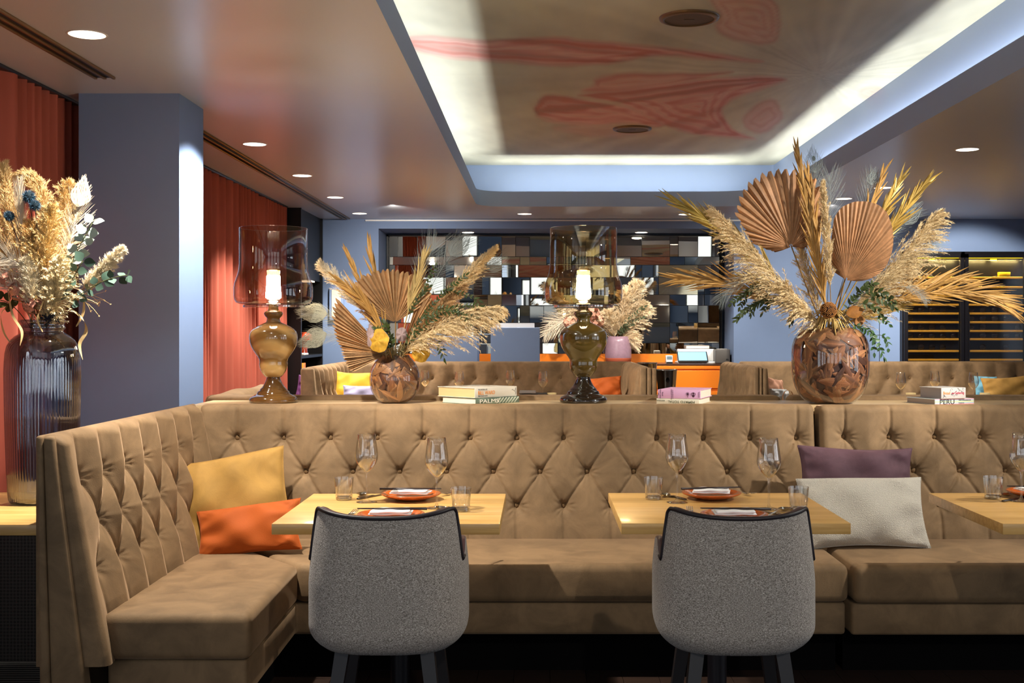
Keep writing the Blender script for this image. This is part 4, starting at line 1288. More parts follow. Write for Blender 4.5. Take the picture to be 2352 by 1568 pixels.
for (x, y, r, l) in ((806, 1184, -14, 'left table, above the left chair'), (1026, 1137, 150, 'left table, behind the right wine glass'), (1585, 1177, -5, 'right table, tines showing over the chair top'), (1716, 1137, 205, 'right table, right of the far plate')):
    place('fork', make_fork, tb(x, y), R(r), 'steel fork, %s' % l, GC)

# ================================================================== cushions
def pillow(lab, c, w, h, th, rot, m, seed=0, k=0.07, fuzz=0.0, name='cushion', parts=True, wr=1.0):
    """standing cushion: local x width, z height, y thickness; c = bottom centre"""
    t = thing(name, lab, 'cushion', c, 0)
    t.rotation_euler = rot
    nu, nv = 56, 44
    rs_ = random.Random(seed)
    ph = [rs_.uniform(0, 6.28) for _ in range(8)]
    def surf(sgn):
        P = []
        for i in range(nu + 1):
            u = -1 + 2 * i / nu; row = []
            for j in range(nv + 1):
                v = -1 + 2 * j / nv
                x = u * w / 2 * (1 - k * (1 - v * v)); z = v * h / 2 * (1 - k * (1 - u * u)) + 0.02 * h * math.sin(u * 2.2 + ph[0])
                e = max(0, (1 - u * u) * (1 - v * v))
                y = th / 2 * e ** 0.42
                wv = wr * 0.006 * math.sin(7 * u + 3 * v + ph[1]) + 0.005 * wr * math.sin(5 * v - 4 * u + ph[2]) + 0.004 * wr * math.sin(13 * u * v + ph[3])
                # creases running out of the corners
                cr = abs(u) ** 4 * abs(v) ** 4
                wv += wr * 0.008 * cr * math.sin(22 * (abs(u) - abs(v)) + ph[4])
                y += wv * min(1, e * 6)
                if fuzz: y += fuzz * math.sin(i * 12.9898 + j * 78.233 + seed) * min(1, e * 8)
                row.append((x, sgn * y, z + h / 2))
            P.append(row)
        return P
    g = MB(); g.grid(surf(-1)); g.grid(surf(1), flip=True)
    put('cover', g, m, t)
    if parts:
        g = MB(); f = surf(1); edge = [f[i][0] for i in range(nu + 1)] + [f[nu][j] for j in range(1, nv + 1)] + [f[i][nv] for i in range(nu - 1, -1, -1)] + [f[0][j] for j in range(nv - 1, 0, -1)]
        g.tube(edge + [edge[0]], 0.0022, 6); put('seam', g, m, t)
    return t
MUST = velvet('mustard velvet', '#a07a3c', var=0.15, vs=9, sheen=0.7); ORNG = velvet('orange velvet', '#a54e18', var=0.06, vs=9, sheen=0.5)
PURP = velvet('plum velvet', '#5a4048', var=0.2, vs=9, sheen=0.6)
BOUC = mat('cream boucle', '#d3cbbb', rough=0.95, sheen=0.3, bump=1.0, bscale=300, var=0.06, vscale=160)
BOUC.node_tree.nodes['Bump'].inputs['Distance'].default_value = 0.009
YEL = velvet('yellow velvet', '#c79a2e', var=0.1); LAV = velvet('lavender velvet', '#8b86a0', var=0.1); BLU = velvet('sky blue velvet', '#6ea6bd', var=0.1); PNK = velvet('dusty pink velvet', '#a0765f', var=0.1); VIO = velvet('violet velvet', '#5a2f5e', var=0.1); WHT = velvet('white cotton', '#cfd4d6', var=0.05)
p = at(527, 1150, 5.04)
pillow('square mustard velvet cushion leaning in the banquette corner', (-1.265, 5.01, SEATZ - 0.003), 0.46, 0.41, 0.15, (R(-17), R(-8), R(13)), MUST, 1, k=0.085)
p = at(565, 1262, 4.92)
pillow('orange velvet lumbar cushion in front of the mustard cushion', (-1.20, 4.865, SEATZ - 0.006), 0.45, 0.215, 0.13, (R(-22), R(-8), R(-4)), ORNG, 3, k=0.085)
pillow('plum velvet lumbar cushion standing behind the white one', (1.39, 5.13, SEATZ + 0.165), 0.51, 0.25, 0.12, (R(-12), R(1), R(2)), PURP, 5)
pillow('cream boucle cushion beside the right oak table', (1.39, 4.98, SEATZ + 0.002), 0.545, 0.305, 0.15, (R(-20), R(-1), R(2)), BOUC, 7, fuzz=0.0012, k=0.06)
# ================================================================== the far end of the room
def rear_back(t, length, z0, z1, tf, first, sp, rows, zt, seed, depth=1.3, soft=1.2, lean=0.1, th=0.11):
    B = btn_rows(first, sp, int(length / sp) + 1, rows, zt, 0.15, sp / 2, length)
    f = lambda z: lean * (z1 - 0.03 - z) / 0.6
    P, bt = tufted(length, z0, z1, B, f, nz=44, du=0.016, depth=depth, soft=soft, seed=seed, roll=0.045, th=th)
    g = MB(); g.grid([[tf(*p) for p in row] for row in P]); n = len(P[0])
    g.f.append(tuple(range(n))); g.f.append(tuple((len(P) - 1) * n + k for k in range(n))[::-1])
    b = put('backrest', g, VELVET, t, world=True)
    o0 = Vector(tf(0, 0, 0)); nrm = Vector(tf(0, 1, 0)) - o0
    for q in bt:
        if q[2] > 0.78: put('button', button_mb(tf(*q), nrm, 0.016), VELVETD, b, world=True)
    return b
ZR = 1.088
t = thing('far_banquette', 'brown velvet U shaped banquette behind the cream book stack, with buttoned back', 'banquette', (-0.5, 11.6, 0))
rear_back(t, 2.82, 0.42, ZR, lambda u, w, z: (-1.93 + u, 11.62 - w, z), (992 - PX) / 233 + 1.93, 0.2118, 3, 0.925, 11)
rear_back(t, 1.75, 0.42, ZR, lambda u, w, z: (-1.88 + w, 9.86 + u, z), 0.15, 0.2118, 3, 0.925, 12, depth=1.5, soft=1.5, th=0.07)
rear_back(t, 1.75, 0.42, ZR, lambda u, w, z: (0.85 - w, 11.6 - u, z), 0.15, 0.2118, 3, 0.925, 13, depth=1.5, soft=1.5, th=0.07)
def slabs(t, xs, y, z1, s=1):
    for i, (a, b) in enumerate(xs):
        put('end_panel', end_slab(a, b - 0.003, a, b - 0.003 , y, y + 0.08, 0.0, z1 - 0.004 * i, 0.012), VELVET, t, world=True)
put('end_panel', end_slab(-1.99, -1.885, -1.99, -1.79, 9.80, 9.90, 0.0, 1.08, 0.02), VELVET, t, world=True)
slabs(t, [(0.84, 0.90), (0.90, 0.942), (0.942, 0.985)], 9.78, 1.085)
g = MB(); g.prism([(-1.83, 9.9), (-1.33, 9.9), (-1.33, 11.0), (0.36, 11.0), (0.36, 9.9), (0.86, 9.9), (0.86, 11.55), (-1.83, 11.55)], 0.31, 0.47, 0.03, 3); put('seat_cushion', g, VELVET, t, world=True, sharp=50)
g = MB(); g.prism([(-1.80, 9.95), (-1.36, 9.95), (-1.36, 11.05), (0.39, 11.05), (0.39, 9.95), (0.83, 9.95), (0.83, 11.5), (-1.80, 11.5)], 0.0, 0.308, 0); put('plinth', g, VELVETD, t, world=True, smooth=False)
t = thing('far_banquette', 'brown velvet banquette in front of the wine fridge, with a double sided buttoned end', 'banquette', (3.4, 11.6, 0))
rear_back(t, 3.1, 0.42, ZR, lambda u, w, z: (1.99 + u, 11.62 - w, z), (2042 - PX) / 233 - 1.99, 0.2118, 3, 0.925, 14)
rear_back(t, 1.72, 0.42, ZR, lambda u, w, z: (1.81 - w, 11.6 - u, z), 0.1, 0.2118, 3, 0.925, 15, depth=1.6, soft=1.6, th=0.06, lean=0.05)
rear_back(t, 1.72, 0.42, ZR, lambda u, w, z: (1.90 + w, 9.88 + u, z), 0.1, 0.2118, 3, 0.925, 16, depth=1.6, soft=1.6, th=0.06, lean=0.05)
slabs(t, [(1.80, 1.845), (1.845, 1.875), (1.875, 1.915)], 9.83, 1.085)
g = MB(); g.prism([(2.0, 9.9), (2.5, 9.9), (2.5, 11.0), (5.05, 11.0), (5.05, 11.55), (2.0, 11.55)], 0.31, 0.47, 0.03, 3); put('seat_cushion', g, VELVET, t, world=True, sharp=50)
g = MB(); g.prism([(2.03, 9.95), (2.45, 9.95), (2.45, 11.05), (5.0, 11.05), (5.0, 11.5), (2.03, 11.5)], 0.0, 0.308, 0); put('plinth', g, VELVETD, t, world=True, smooth=False)

# far tables with what stands on them
def ftable(x0, x1, y0, y1, lab, zt=0.79):
    t = thing('far_dining_table', lab, 'table', ((x0 + x1) / 2, (y0 + y1) / 2, 0), 0, 'dining tables at the far end')
    g = MB(); g.rbox(x0, x1, y0, y1, zt - 0.036, zt, 0.003, 2); put('table_top', g, OAK, t, world=True, sharp=30)
    g = MB(); cx, cy = (x0 + x1) / 2, (y0 + y1) / 2; g.tube([(cx, cy, 0.02), (cx, cy, zt - 0.037)], 0.035, 14); put('pedestal', g, BLACKMETAL, t, world=True)
    g = MB(); g.rbox(cx - .2, cx + .2, cy - .2, cy + .2, 0, 0.02, 0.004, 1); put('base', g, BLACKMETAL, t, world=True, sharp=30)
ftable(-1.25, -0.45, 9.2, 10.9, 'oak table hidden behind the ledge, under the wine glasses near the feather vase')
ftable(-0.38, 0.76, 9.2, 10.9, 'oak table hidden behind the ledge, under the wine glasses near the olive lamp')
ftable(2.55, 4.1, 9.2, 10.9, 'oak table hidden behind the ledge in front of the wine fridge')
ZT = 0.7905
def gl(px, ytop, lab):
    Y = (CAMZ - (ZT + 0.253)) * F / (ytop - PY)
    Y = min(10.75, max(9.3, Y))
    dup(PRO['wine'], ((px - PX) / F * Y, Y, ZT), 0, lab, 'wine glasses on the far tables')
for px, yt, l in ((976, 850, 'far wine glass right of the round feather vase'), (1055, 853, 'far wine glass above the left part of the cream book'), (1172, 850, 'far wine glass above the right part of the cream book'), (1247, 852, 'far wine glass just left of the olive lamp foot'),
                  (2069, 855, 'far wine glass left of the grey book stack'), (2147, 852, 'far wine glass right behind the grey book stack'), (2236, 855, 'far wine glass right of the grey book stack, by the blue cushion')):
    gl(px, yt, 'empty ' + l)
CARD = mat('cream card', '#e2c98e', rough=0.6)
def ftumb(px, Y, lab):
    dup(PRO['tumb'], ((px - PX) / F * Y, Y, ZT), 0, lab, 'tumblers on the far tables')
ftumb(1432, 9.5, 'far tumbler in front of the orange cushion'); ftumb(962, 9.5, 'far tumbler beside the round feather vase'); ftumb(1995, 9.4, 'far tumbler right of the large feather vase')
def candle(px, py, lab):
    Y = 9.45; p = at(px, py, Y)
    t = thing('candle_holder', lab, 'candle holder', (p.x, Y, ZT), 0, 'cream candle holders on the far tables')
    g = MB(); g.lathe([(0, 0), (0.034, 0), (0.038, 0.004), (0.039, 0.10), (0.035, 0.10), (0.034, 0.02), (0, 0.02)], 24); put('cup', g, CARD, t)
    g = MB(); g.lathe([(0, 0.021), (0.033, 0.021), (0.033, 0.07), (0, 0.071)], 20); put('candle', g, mat('candle wax', '#e9dfc4', rough=0.5), t)
candle(1267, 900, 'cream candle holder left of the olive lamp foot'); candle(2092, 901, 'cream candle holder left of the grey book'); candle(2262, 902, 'cream candle holder below the sky blue cushion')
t = thing('menu_folder', 'black menu folder with white pages lying open beside the cream book', 'menu', ((1225 - PX) / F * 9.4, 9.4, ZT))
g = MB(); P = [[(-0.11 + 0.22 * i / 8, y, 0.10 + 0.012 * math.sin(i * 0.6) * (1 - i / 8)) for y in (-0.1, 0.1)] for i in range(9)]
g.grid(P); P2 = [[(a, b, c - 0.012) for a, b, c in r] for r in P]; g.grid(P2, flip=True); put('cover', g, BLACK, t)
g = MB(); g.box(-0.11, 0.02, -0.1, 0.1, 0.105, 0.118); put('pages', g, WHITE, t, smooth=False)
g = MB(); g.box(-0.10, 0.10, -0.09, 0.09, 0.0, 0.088); put('stand', g, OAK, t, smooth=False)
# cushions over there
def fpill(px, py, Y, w, h, lab, m, rz, tilt, seed):
    p = at(px, py, Y)
    pillow(lab, (p.x, Y, p.z - h / 2), w, h, 0.12, (R(-14), R(tilt), R(rz)), m, seed, parts=False)
fpill(1392, 890, 10.6, 0.30, 0.20, 'orange cushion in the far banquette, right of the olive lamp', ORNG, -10, -5, 21)
fpill(812, 890, 10.7, 0.36, 0.30, 'yellow cushion in the far banquette, left of the round feather vase', YEL, 6, 4, 22)
fpill(830, 905, 10.3, 0.34, 0.16, 'lavender cushion in front of the yellow one in the far banquette', LAV, 4, 2, 23)
fpill(705, 893, 10.2, 0.22, 0.22, 'violet cushion by the black shelf unit, left of the far banquette', VIO, 20, 12, 24)
fpill(2268, 889, 11.2, 0.22, 0.22, 'sky blue cushion on the far banquette behind the mustard one', BLU, 0, 0, 25)
fpill(2318, 893, 10.9, 0.46, 0.24, 'long mustard cushion on the far banquette at the right edge', MUST, -4, -4, 26)
fpill(1782, 893, 10.7, 0.18, 0.20, 'dusty pink cushion beside the large feather vase on the far banquette', PNK, 30, 8, 27)
fpill(1790, 906, 10.2, 0.2, 0.10, 'white cushion beside the large feather vase on the far banquette', WHT, 30, 6, 28)
# bentwood loop
t = thing('bentwood_handle', 'tan bent wooden loop showing over the ledge left of the large feather vase', 'handle', ((1811 - PX) / F * 6.35, 6.35, 0.4605))
g = MB(); a_ = [(-0.032, 0.0, 0.0), (-0.032, 0, 0.50), (-0.030, 0.002, 0.575), (-0.018, 0.004, 0.598), (0.0, 0.005, 0.606), (0.016, 0.004, 0.598), (0.026, 0.002, 0.575), (0.028, 0, 0.50), (0.028, 0, 0.0)]
g.strip([Vector(p) for p in a_], [0.012] * 9, Vector((0, 1, 0))); g.strip([Vector(p) * 0.9 + Vector((0, 0, 0.03 if 0 else 0)) for p in a_], [0.012] * 9, Vector((0, 1, 0)))
put('loop', g, mat('bent beech', '#c98f45', rough=0.4), t)

# ---- mirror tile wall inside the niche
MIR = mat('mirror glass', '#c9c3b4', rough=0.015, metal=1.0)
t = thing('mirror_panel', 'wall panel of tilted rectangular mirror tiles in a thin black frame', 'mirror', (0.2, 14.28, 1.0))
x0, x1, z0, z1 = -1.84, 2.215, 1.10, 2.555
g = MB(); g.box(x0, x1, 14.27, 14.315, z0 - .1, z1); put('backing', g, BLACK, t, world=True, smooth=False)
r_ = random.Random(12)
g = MB()
cols = [x0 + 0.03 + i * 0.3395 for i in range(12)] + [x1 - 0.03]
zz = [1.115, 1.245, 1.49, 1.70, 1.83, 2.04, 2.19, 2.29, 2.54]
cells = []
for r in range(len(zz) - 1):
    c = 0
    while c < 12:
        wdt = r_.choice([1, 1, 1, 2])
        c2 = min(12, c + wdt)
        xa, xb = cols[c], cols[c2]
        cut = r_.random()
        if cut < 0.72:
            xm = lerp(xa, xb, r_.choice([0.3, 0.5, 0.65])); cells += [(xa, xm, zz[r], zz[r + 1]), (xm, xb, zz[r], zz[r + 1])]
        else: cells.append((xa, xb, zz[r], zz[r + 1]))
        c = c2
for (xa, xb, za, zb) in cells:
    tx = r_.uniform(-0.11, 0.13); tz = r_.uniform(-0.07, 0.08); cx, cz = (xa + xb) / 2, (za + zb) / 2
    e = 0.003; v = []
    for (x, z) in ((xa + e, za + e), (xb - e, za + e), (xb - e, zb - e), (xa + e, zb - e)):
        v.append((x, 14.24 + (x - cx) * tx + (z - cz) * tz, z))
    g.add(v + [(x, 14.268, z) for x, _, z in v], [(0, 1, 2, 3), (0, 4, 5, 1), (1, 5, 6, 2), (2, 6, 7, 3), (3, 7, 4, 0)])
put('mirror_tiles', g, MIR, t, world=True, smooth=False)
g = MB()
for b in ((x0, x0 + 0.02, z0, z1), (x1 - 0.02, x1, z0, z1), (x0, x1, z1 - 0.02, z1)): g.box(b[0], b[1], 14.20, 14.27, b[2], b[3])
put('frame', g, BLACK, t, world=True, smooth=False)

# ---- orange sideboard
ORC = mat('orange lacquer', '#f0821e', rough=0.3, coat=0.3)
t = thing('sideboard', 'orange lacquered sideboard with drawers under the mirror tiles', 'sideboard', (0.8, 13.8, 0))
g = MB(); g.box(-0.95, 2.2, 13.46, 14.2, 0, 0.995); put('body', g, ORC, t, world=True, smooth=False)
g = MB(); g.box(-0.97, 2.215, 13.43, 14.2, 0.997, 1.012); put('worktop', g, mat('dark worktop', '#43230f', rough=0.3), t, world=True, smooth=False)
g = MB(); g.box(-1.84, 2.2, 14.2, 14.24, 0.95, 1.115); put('splashback', g, ORC, t, world=True, smooth=False)
for k in range(3):
    for (za, zb) in ((0.955, 0.993), (0.735, 0.938), (0.1, 0.70)):
        xa = -0.94 + k * 1.05
        g = MB(); g.rbox(xa, xa + 1.035, 13.43, 13.459, za, zb, 0.004, 1); put('drawer', g, ORC, t, world=True, smooth=False)
# things on it
p = at(1420, 830, 13.9)
t = thing('pink_vase', 'frosted pink vase on the orange sideboard holding pale pampas', 'vase', (p.x, 13.9, 1.0125))
PKV = mat('frosted mauve glass', '#8f7280', rough=0.35, coat=0.4, var=0.1, vscale=30)
g = MB(); g.lathe([(0, 0), (0.125, 0), (0.148, 0.02), (0.158, 0.08), (0.155, 0.16), (0.14, 0.25), (0.122, 0.315), (0.112, 0.315), (0.125, 0.25), (0, 0.24)], 40); put('body', g, PKV, t)
g = MB(); g.lathe([(0.126, 0.001), (0.1495, 0.02), (0.1575, 0.055), (0.1592, 0.06), (0.1592, 0.058)], 40); put('base_tint', g, mat('rose orange glass', '#c9694a', rough=0.3, coat=0.4), t)
VR = (p.x, 13.9, 1.0125)
def reg():
    t = thing('cash_register', 'white till with slanted touch screen on the orange sideboard', 'till', (at(1600, 830, 13.75).x, 13.75, 1.0125))
    g = MB(); g.rbox(-0.22, 0.26, -0.02, 0.28, 0, 0.02, 0.006, 2); g.rbox(-0.20, 0.25, 0.12, 0.27, 0.02, 0.165, 0.012, 3); put('body', g, WHITE, t)
    g = MB()
    g.prism([(-0.225, 0), (0.13, 0), (0.13, 0.19), (-0.225, 0.19)], 0, 0.016, 0.004, 2, tf=lambda v: Vector((v.x, v.y * 0.72 - 0.06, v.z + 0.012 + v.y * 0.58))); s_ = put('screen_frame', g, BLACK, t)
    g = MB(); g.prism([(-0.212, 0.012), (0.117, 0.012), (0.117, 0.178), (-0.212, 0.178)], 0.017, 0.0175, 0, 1, tf=lambda v: Vector((v.x, v.y * 0.72 - 0.06, v.z + 0.012 + v.y * 0.58))); put('screen', g, mat('lit screen', '#5f93b8', emit='#8fc0df', estr=0.7, rough=0.2), s_, smooth=False)
reg()
t = thing('receipt_printer', 'grey receipt printer at the right end of the sideboard', 'printer', (at(1657, 830, 13.75).x, 13.75, 1.0125))
g = MB(); g.rbox(-0.08, 0.09, -0.08, 0.16, 0, 0.165, 0.012, 3); put('case', g, mat('grey plastic', '#57534f', rough=0.45), t)
g = MB(); g.box(-0.05, 0.06, -0.03, 0.05, 0.164, 0.172); put('slot', g, mat('light plastic', '#a8a49e', rough=0.4), t, smooth=False)
g = MB(); g.box(0.04, 0.07, -0.083, -0.079, 0.04, 0.055); put('button', g, BLACK, t, smooth=False)
t = thing('card_reader', 'small white card payment terminal on the orange sideboard', 'card terminal', (at(1537, 832, 13.65).x, 13.65, 1.0125))
g = MB(); g.rbox(-0.038, 0.038, -0.03, 0.06, 0, 0.095, 0.008, 2); put('case', g, WHITE, t)
g = MB(); g.box(-0.03, 0.03, -0.033, -0.029, 0.05, 0.085); put('screen', g, mat('reader screen', '#6d8290', rough=0.2), t, smooth=False)
g = MB(); g.box(-0.036, 0.036, -0.033, -0.029, 0.0, 0.02); put('base_band', g, BLACK, t, smooth=False)
for k in range(5):
    p = at(1603, 800, 14.08)
    t = thing('menu_binder', ['lowest of the grey menu binders stacked behind the till', 'second from below of the grey menu binders behind the till', 'middle one of the grey menu binders behind the till', 'fourth from below of the grey menu binders behind the till', 'topmost of the grey menu binders stacked behind the till'][k], 'binder', (p.x - 0.004 * k, 14.08, 1.0125 + 0.0415 * k), 0, 'binders stacked behind the till')
    g = MB(); g.rbox(-0.14, 0.14, -0.1, 0.1, 0.0, 0.041, 0.004, 1); put('cover', g, mat('binder grey', '#8a7e78' , rough=0.6, var=0.1), t, smooth=False)
    g = MB(); g.box(-0.135, 0.135, -0.1015, 0.0, 0.006, 0.033); put('pages', g, PAGE, t, smooth=False)
# blue grey service desks in front
p0, p1 = at(1127, 752, 12.9), at(1240, 830, 12.9)
t = thing('service_desk', 'blue grey box shaped desk in front of the orange sideboard', 'desk', ((p0.x + p1.x) / 2, 13.05, 0))
g = MB(); g.rbox(p0.x, p1.x, 12.9, 13.3, 0, p0.z, 0.004, 1); put('body', g, WALLC, t, world=True, smooth=False)
g = MB(); g.box(p0.x + 0.02, p1.x - 0.06, 13.0, 13.25, p0.z + 0.0005, p0.z + 0.05); put('paper_stack', g, WHITE, t, world=True, smooth=False)
p0, p1 = at(955, 772, 12.9), at(1097, 830, 12.9)
t = thing('service_desk', 'low blue grey cabinet half hidden by the pampas, left of the orange wall strip', 'desk', ((p0.x + p1.x) / 2, 13.05, 0))
g = MB(); g.rbox(p0.x, p1.x, 12.9, 13.3, 0, p0.z, 0.004, 1); put('body', g, WALLC, t, world=True, smooth=False)
g = MB(); g.box(p0.x, p1.x, 12.895, 12.9, 0.3, 0.304); put('joint', g, BLACK, t, world=True, smooth=False)
# ice buckets on a small table
ftable(1.0, 1.42, 9.9, 10.9, 'small oak table with the steel ice buckets right of the far banquette', 0.80)
def bucket(px, py_top, Y, lab, z=0.8005):
    p = at(px, py_top, Y); h = p.z - z
    t = thing('ice_bucket', lab, 'ice bucket', (p.x, Y, z), 0, 'steel ice buckets')
    g = MB(); g.lathe([(0, 0), (0.066, 0), (0.070, 0.01), (0.088, h - 0.012), (0.092, h - 0.006), (0.090, h), (0.084, h - 0.004), (0.066, 0.02), (0, 0.02)], 40); put('shell', g, CHROME, t)
    g = MB(); g.lathe([(0, -0.004), (0.013, -0.004), (0.016, 0)], 20)
    o = put('badge', g, mat('badge', '#201c1a', rough=0.3, metal=0.8), t); o.rotation_euler = (PI / 2, 0, 0); o.location = (0, -0.090, h * 0.66); o.rotation_euler = (PI / 2 + 0.06, 0, 0)
    o.scale = (1, 1.2, 1.0)
bucket(1531, 848, 10.0, 'polished steel ice bucket with dark badge, nearest right of the far banquette')
bucket(1487, 832, 10.75, 'polished steel ice bucket behind the one with the badge')

# ---- wine fridge
t = thing('wine_fridge', 'black wine fridge with two glass doors and yellow lit wooden shelves', 'fridge', (4.9, 13.3, 0))
FX0, FX1, FY = at(2070, 600, 13.5).x, at(2358, 600, 13.5).x, 13.47
FZ = 2.30
mid = at(2210, 600, 13.5).x
g = MB()
g.box(FX0, FX0 + 0.03, FY, 13.549, 0.02, FZ); g.box(FX1 - 0.03, FX1, FY, 13.549, 0.02, FZ); g.box(FX0, FX1, FY, 13.549, FZ - 0.05, FZ); g.box(FX0, FX1, FY, 13.549, 0.02, 0.12)
g.box(FX0, FX1, 13.54, 13.549, 0.02, FZ); g.box(mid - 0.02, mid + 0.02, FY, 13.549, 0.02, FZ)
put('body', g, BLACKMETAL, t, world=True, smooth=False)
SHELF = mat('warm shelf wood', '#dca53c', rough=0.4)
FGL = glassy('fridge door glass', (0.82, 0.80, 0.76, 1), boost=0.8, base=0.035)
HOT = mat('yellow shelf lamp', '#ffd21c', emit='#ffcf10', estr=3.0)
for (xa, xb, hx) in ((FX0 + 0.012, mid - 0.004, mid - 0.05), (mid + 0.004, FX1 - 0.012, mid + 0.035)):
    g = MB(); w = 0.042
    for b in ((xa, xa + w, 0.05, FZ - 0.03), (xb - w, xb, 0.05, FZ - 0.03), (xa, xb, FZ - 0.03 - w, FZ - 0.03), (xa, xb, 0.05, 0.05 + w)): g.box(b[0], b[1], FY - 0.05, FY - 0.004, b[2], b[3])
    d = put('door', g, BLACKMETAL, t, world=True, smooth=False)
    g = MB(); g.box(xa + w, xb - w, FY - 0.032, FY - 0.026, 0.05 + w, FZ - 0.03 - w); put('door_glass', g, FGL, d, world=True, smooth=False)
    g = MB(); g.box(hx, hx + 0.014, FY - 0.075, FY - 0.05, 0.9, 1.6); put('handle', g, BLACKMETAL, d, world=True, smooth=False)
    zs = [at(0, y, 13.5).z for y in (638, 660, 680, 700, 720, 740, 760, 779, 806, 826)] + [0.95, 0.84, 0.73]
    for i, z in enumerate(zs):
        g = MB(); g.rbox(xa + w + 0.005, xb - w - 0.005, FY - 0.012, 13.53, z - 0.012, z + 0.012, 0.004, 1); put('shelf', g, SHELF, t, world=True, smooth=False)
    g = MB(); g.box(lerp(xa, xb, .42), lerp(xa, xb, .52), FY - 0.015, FY - 0.008, 2.195, 2.215); put('light', g, HOT, t, world=True, smooth=False)
    g = MB(); g.box(xa + w, xb - w, FY + 0.01, FY + 0.02, 2.225, 2.232); put('lamp_strip', g, HOT, t, world=True, smooth=False)
r_ = random.Random(4); BT = mat('dark bottle glass', '#120c0a', rough=0.1, coat=0.5); BT2 = mat('red bottle foil', '#5a1f18', rough=0.3)
g = MB(); g.rbox(at(2292, 0, 13.5).x, at(2318, 0, 13.5).x, FY - 0.01, 13.52, at(0, 638, 13.5).z + 0.0125, at(0, 625, 13.5).z, 0.004, 1); tag(put('wine_box', g, mat('yellow box', '#e0b414', rough=0.5), origin=(5.3, 13.49, 2.0)), 'yellow box on the top shelf of the wine fridge', 'box')
nb = 0
for (xa, xb) in ((FX0 + 0.06, mid - 0.06), (mid + 0.06, FX1 - 0.06)):
    for zi, y in enumerate((700, 720, 740, 760, 779, 806)):
        z = at(0, y, 13.5).z + 0.0125 + 0.034
        n = 5
        for k in range(n):
            x = lerp(xa + 0.04, xb - 0.04, k / (n - 1))
            if r_.random() < 0.3: continue
            o = bpy.data.objects.get('wine_bottle')
            if o is None:
                t2 = thing('wine_bottle', 'dark wine bottle lying on a shelf of the wine fridge', 'bottle', (x, 13.52, z), 0, 'bottles in the wine fridge')
                g = MB(); g.lathe([(0, 0), (0.033, 0), (0.034, 0.005), (0.034, 0.03), (0, 0.03)], 16); b_ = put('base', g, BT, t2); b_.rotation_euler = (PI / 2, 0, 0)
                BOT = t2
            else: dup(BOT, (x, 13.52, z))
# ---- black shelf unit on the left with lamp, books and an orange box
t = thing('shelf_unit', 'tall black shelf unit between the curtain and the back wall', 'shelf unit', (-2.6, 12.9, 0))
xs0, xs1 = -2.95, -2.49
g = MB()
g.box(xs0, xs1, 12.30, 12.34, 0, CZ - 0.001); g.box(xs0, xs0 + 0.02, 12.34, 13.54, 0, CZ - 0.001); g.box(xs0 + .02, xs1, 13.50, 13.545, 0, CZ - 0.001); g.box(xs0 + .02, xs1 - 0.02, 12.34, 13.5, 1.95, CZ - 0.001)
put('body', g, BLACK, t, world=True, smooth=False)
for z in (0.80, 1.10, 1.55):
    g = MB(); g.box(xs0 + .02, xs1, 12.341, 13.499, z, z + 0.03); put('shelf', g, BLACK, t, world=True, smooth=False)
g = MB(); g.box(-2.62, -2.5, 12.9, 13.1, 1.93, 1.945); put('shelf_light', g, mat('shelf light', '#d8d0c0', emit='#ffe9c8', estr=0.8), t, world=True, smooth=False)
RED = mat('red orange enamel', '#d2451c', rough=0.25, coat=0.5)
t = thing('mushroom_lamp', 'small red orange mushroom lamp on the black shelf', 'lamp', (-2.595, 12.95, 1.131))
g = MB(); g.lathe([(0, 0), (0.055, 0), (0.055, 0.01), (0.045, 0.02), (0.042, 0.15), (0, 0.15)], 24); put('base', g, RED, t)
g = MB(); g.lathe([(0.05, 0.15), (0.10, 0.15), (0.102, 0.17), (0.09, 0.215), (0.055, 0.245), (0, 0.25)], 32); put('shade', g, RED, t)
g = MB(); g.lathe([(0.03, 0.10), (0.03, 0.16)], 16); put('bulb_collar', g, RED, t)
t = thing('shelf_book', 'white book lying on the black shelf under the mushroom lamp', 'book', (-2.6, 12.65, 1.131))
g = MB(); g.rbox(-0.1, 0.1, -0.14, 0.1, 0, 0.022, 0.003, 1); put('cover', g, WHITE, t, smooth=False)
g = MB(); g.box(-0.095, 0.095, -0.141, 0.09, 0.004, 0.018); put('pages', g, PAGE, t, smooth=False)
g = MB(); g.rbox(-2.68, -2.50, 12.4, 12.6, 0.831, 1.05, 0.004, 1); tag(put('orange_box', g, ORC, origin=(-2.6, 12.5, 0.83)), 'orange box on the lower black shelf', 'box')
# ---- white framed panel on the back wall behind the feathers
a, b = at(757, 660, 13.54), at(790, 735, 13.54)
t = thing('framed_panel', 'white framed panel on the back wall behind the left feathers', 'picture', ((a.x + b.x) / 2, 13.53, b.z))
g = MB(); g.rbox(a.x, b.x, 13.51, 13.549, b.z, a.z, 0.004, 1); put('frame', g, WALLC, t, world=True, smooth=False)
g = MB(); g.box(a.x + 0.03, b.x - 0.03, 13.505, 13.511, b.z + 0.03, a.z - 0.03); put('panel', g, mat('warm white panel', '#d9cbbb', rough=0.6), t, world=True, smooth=False)
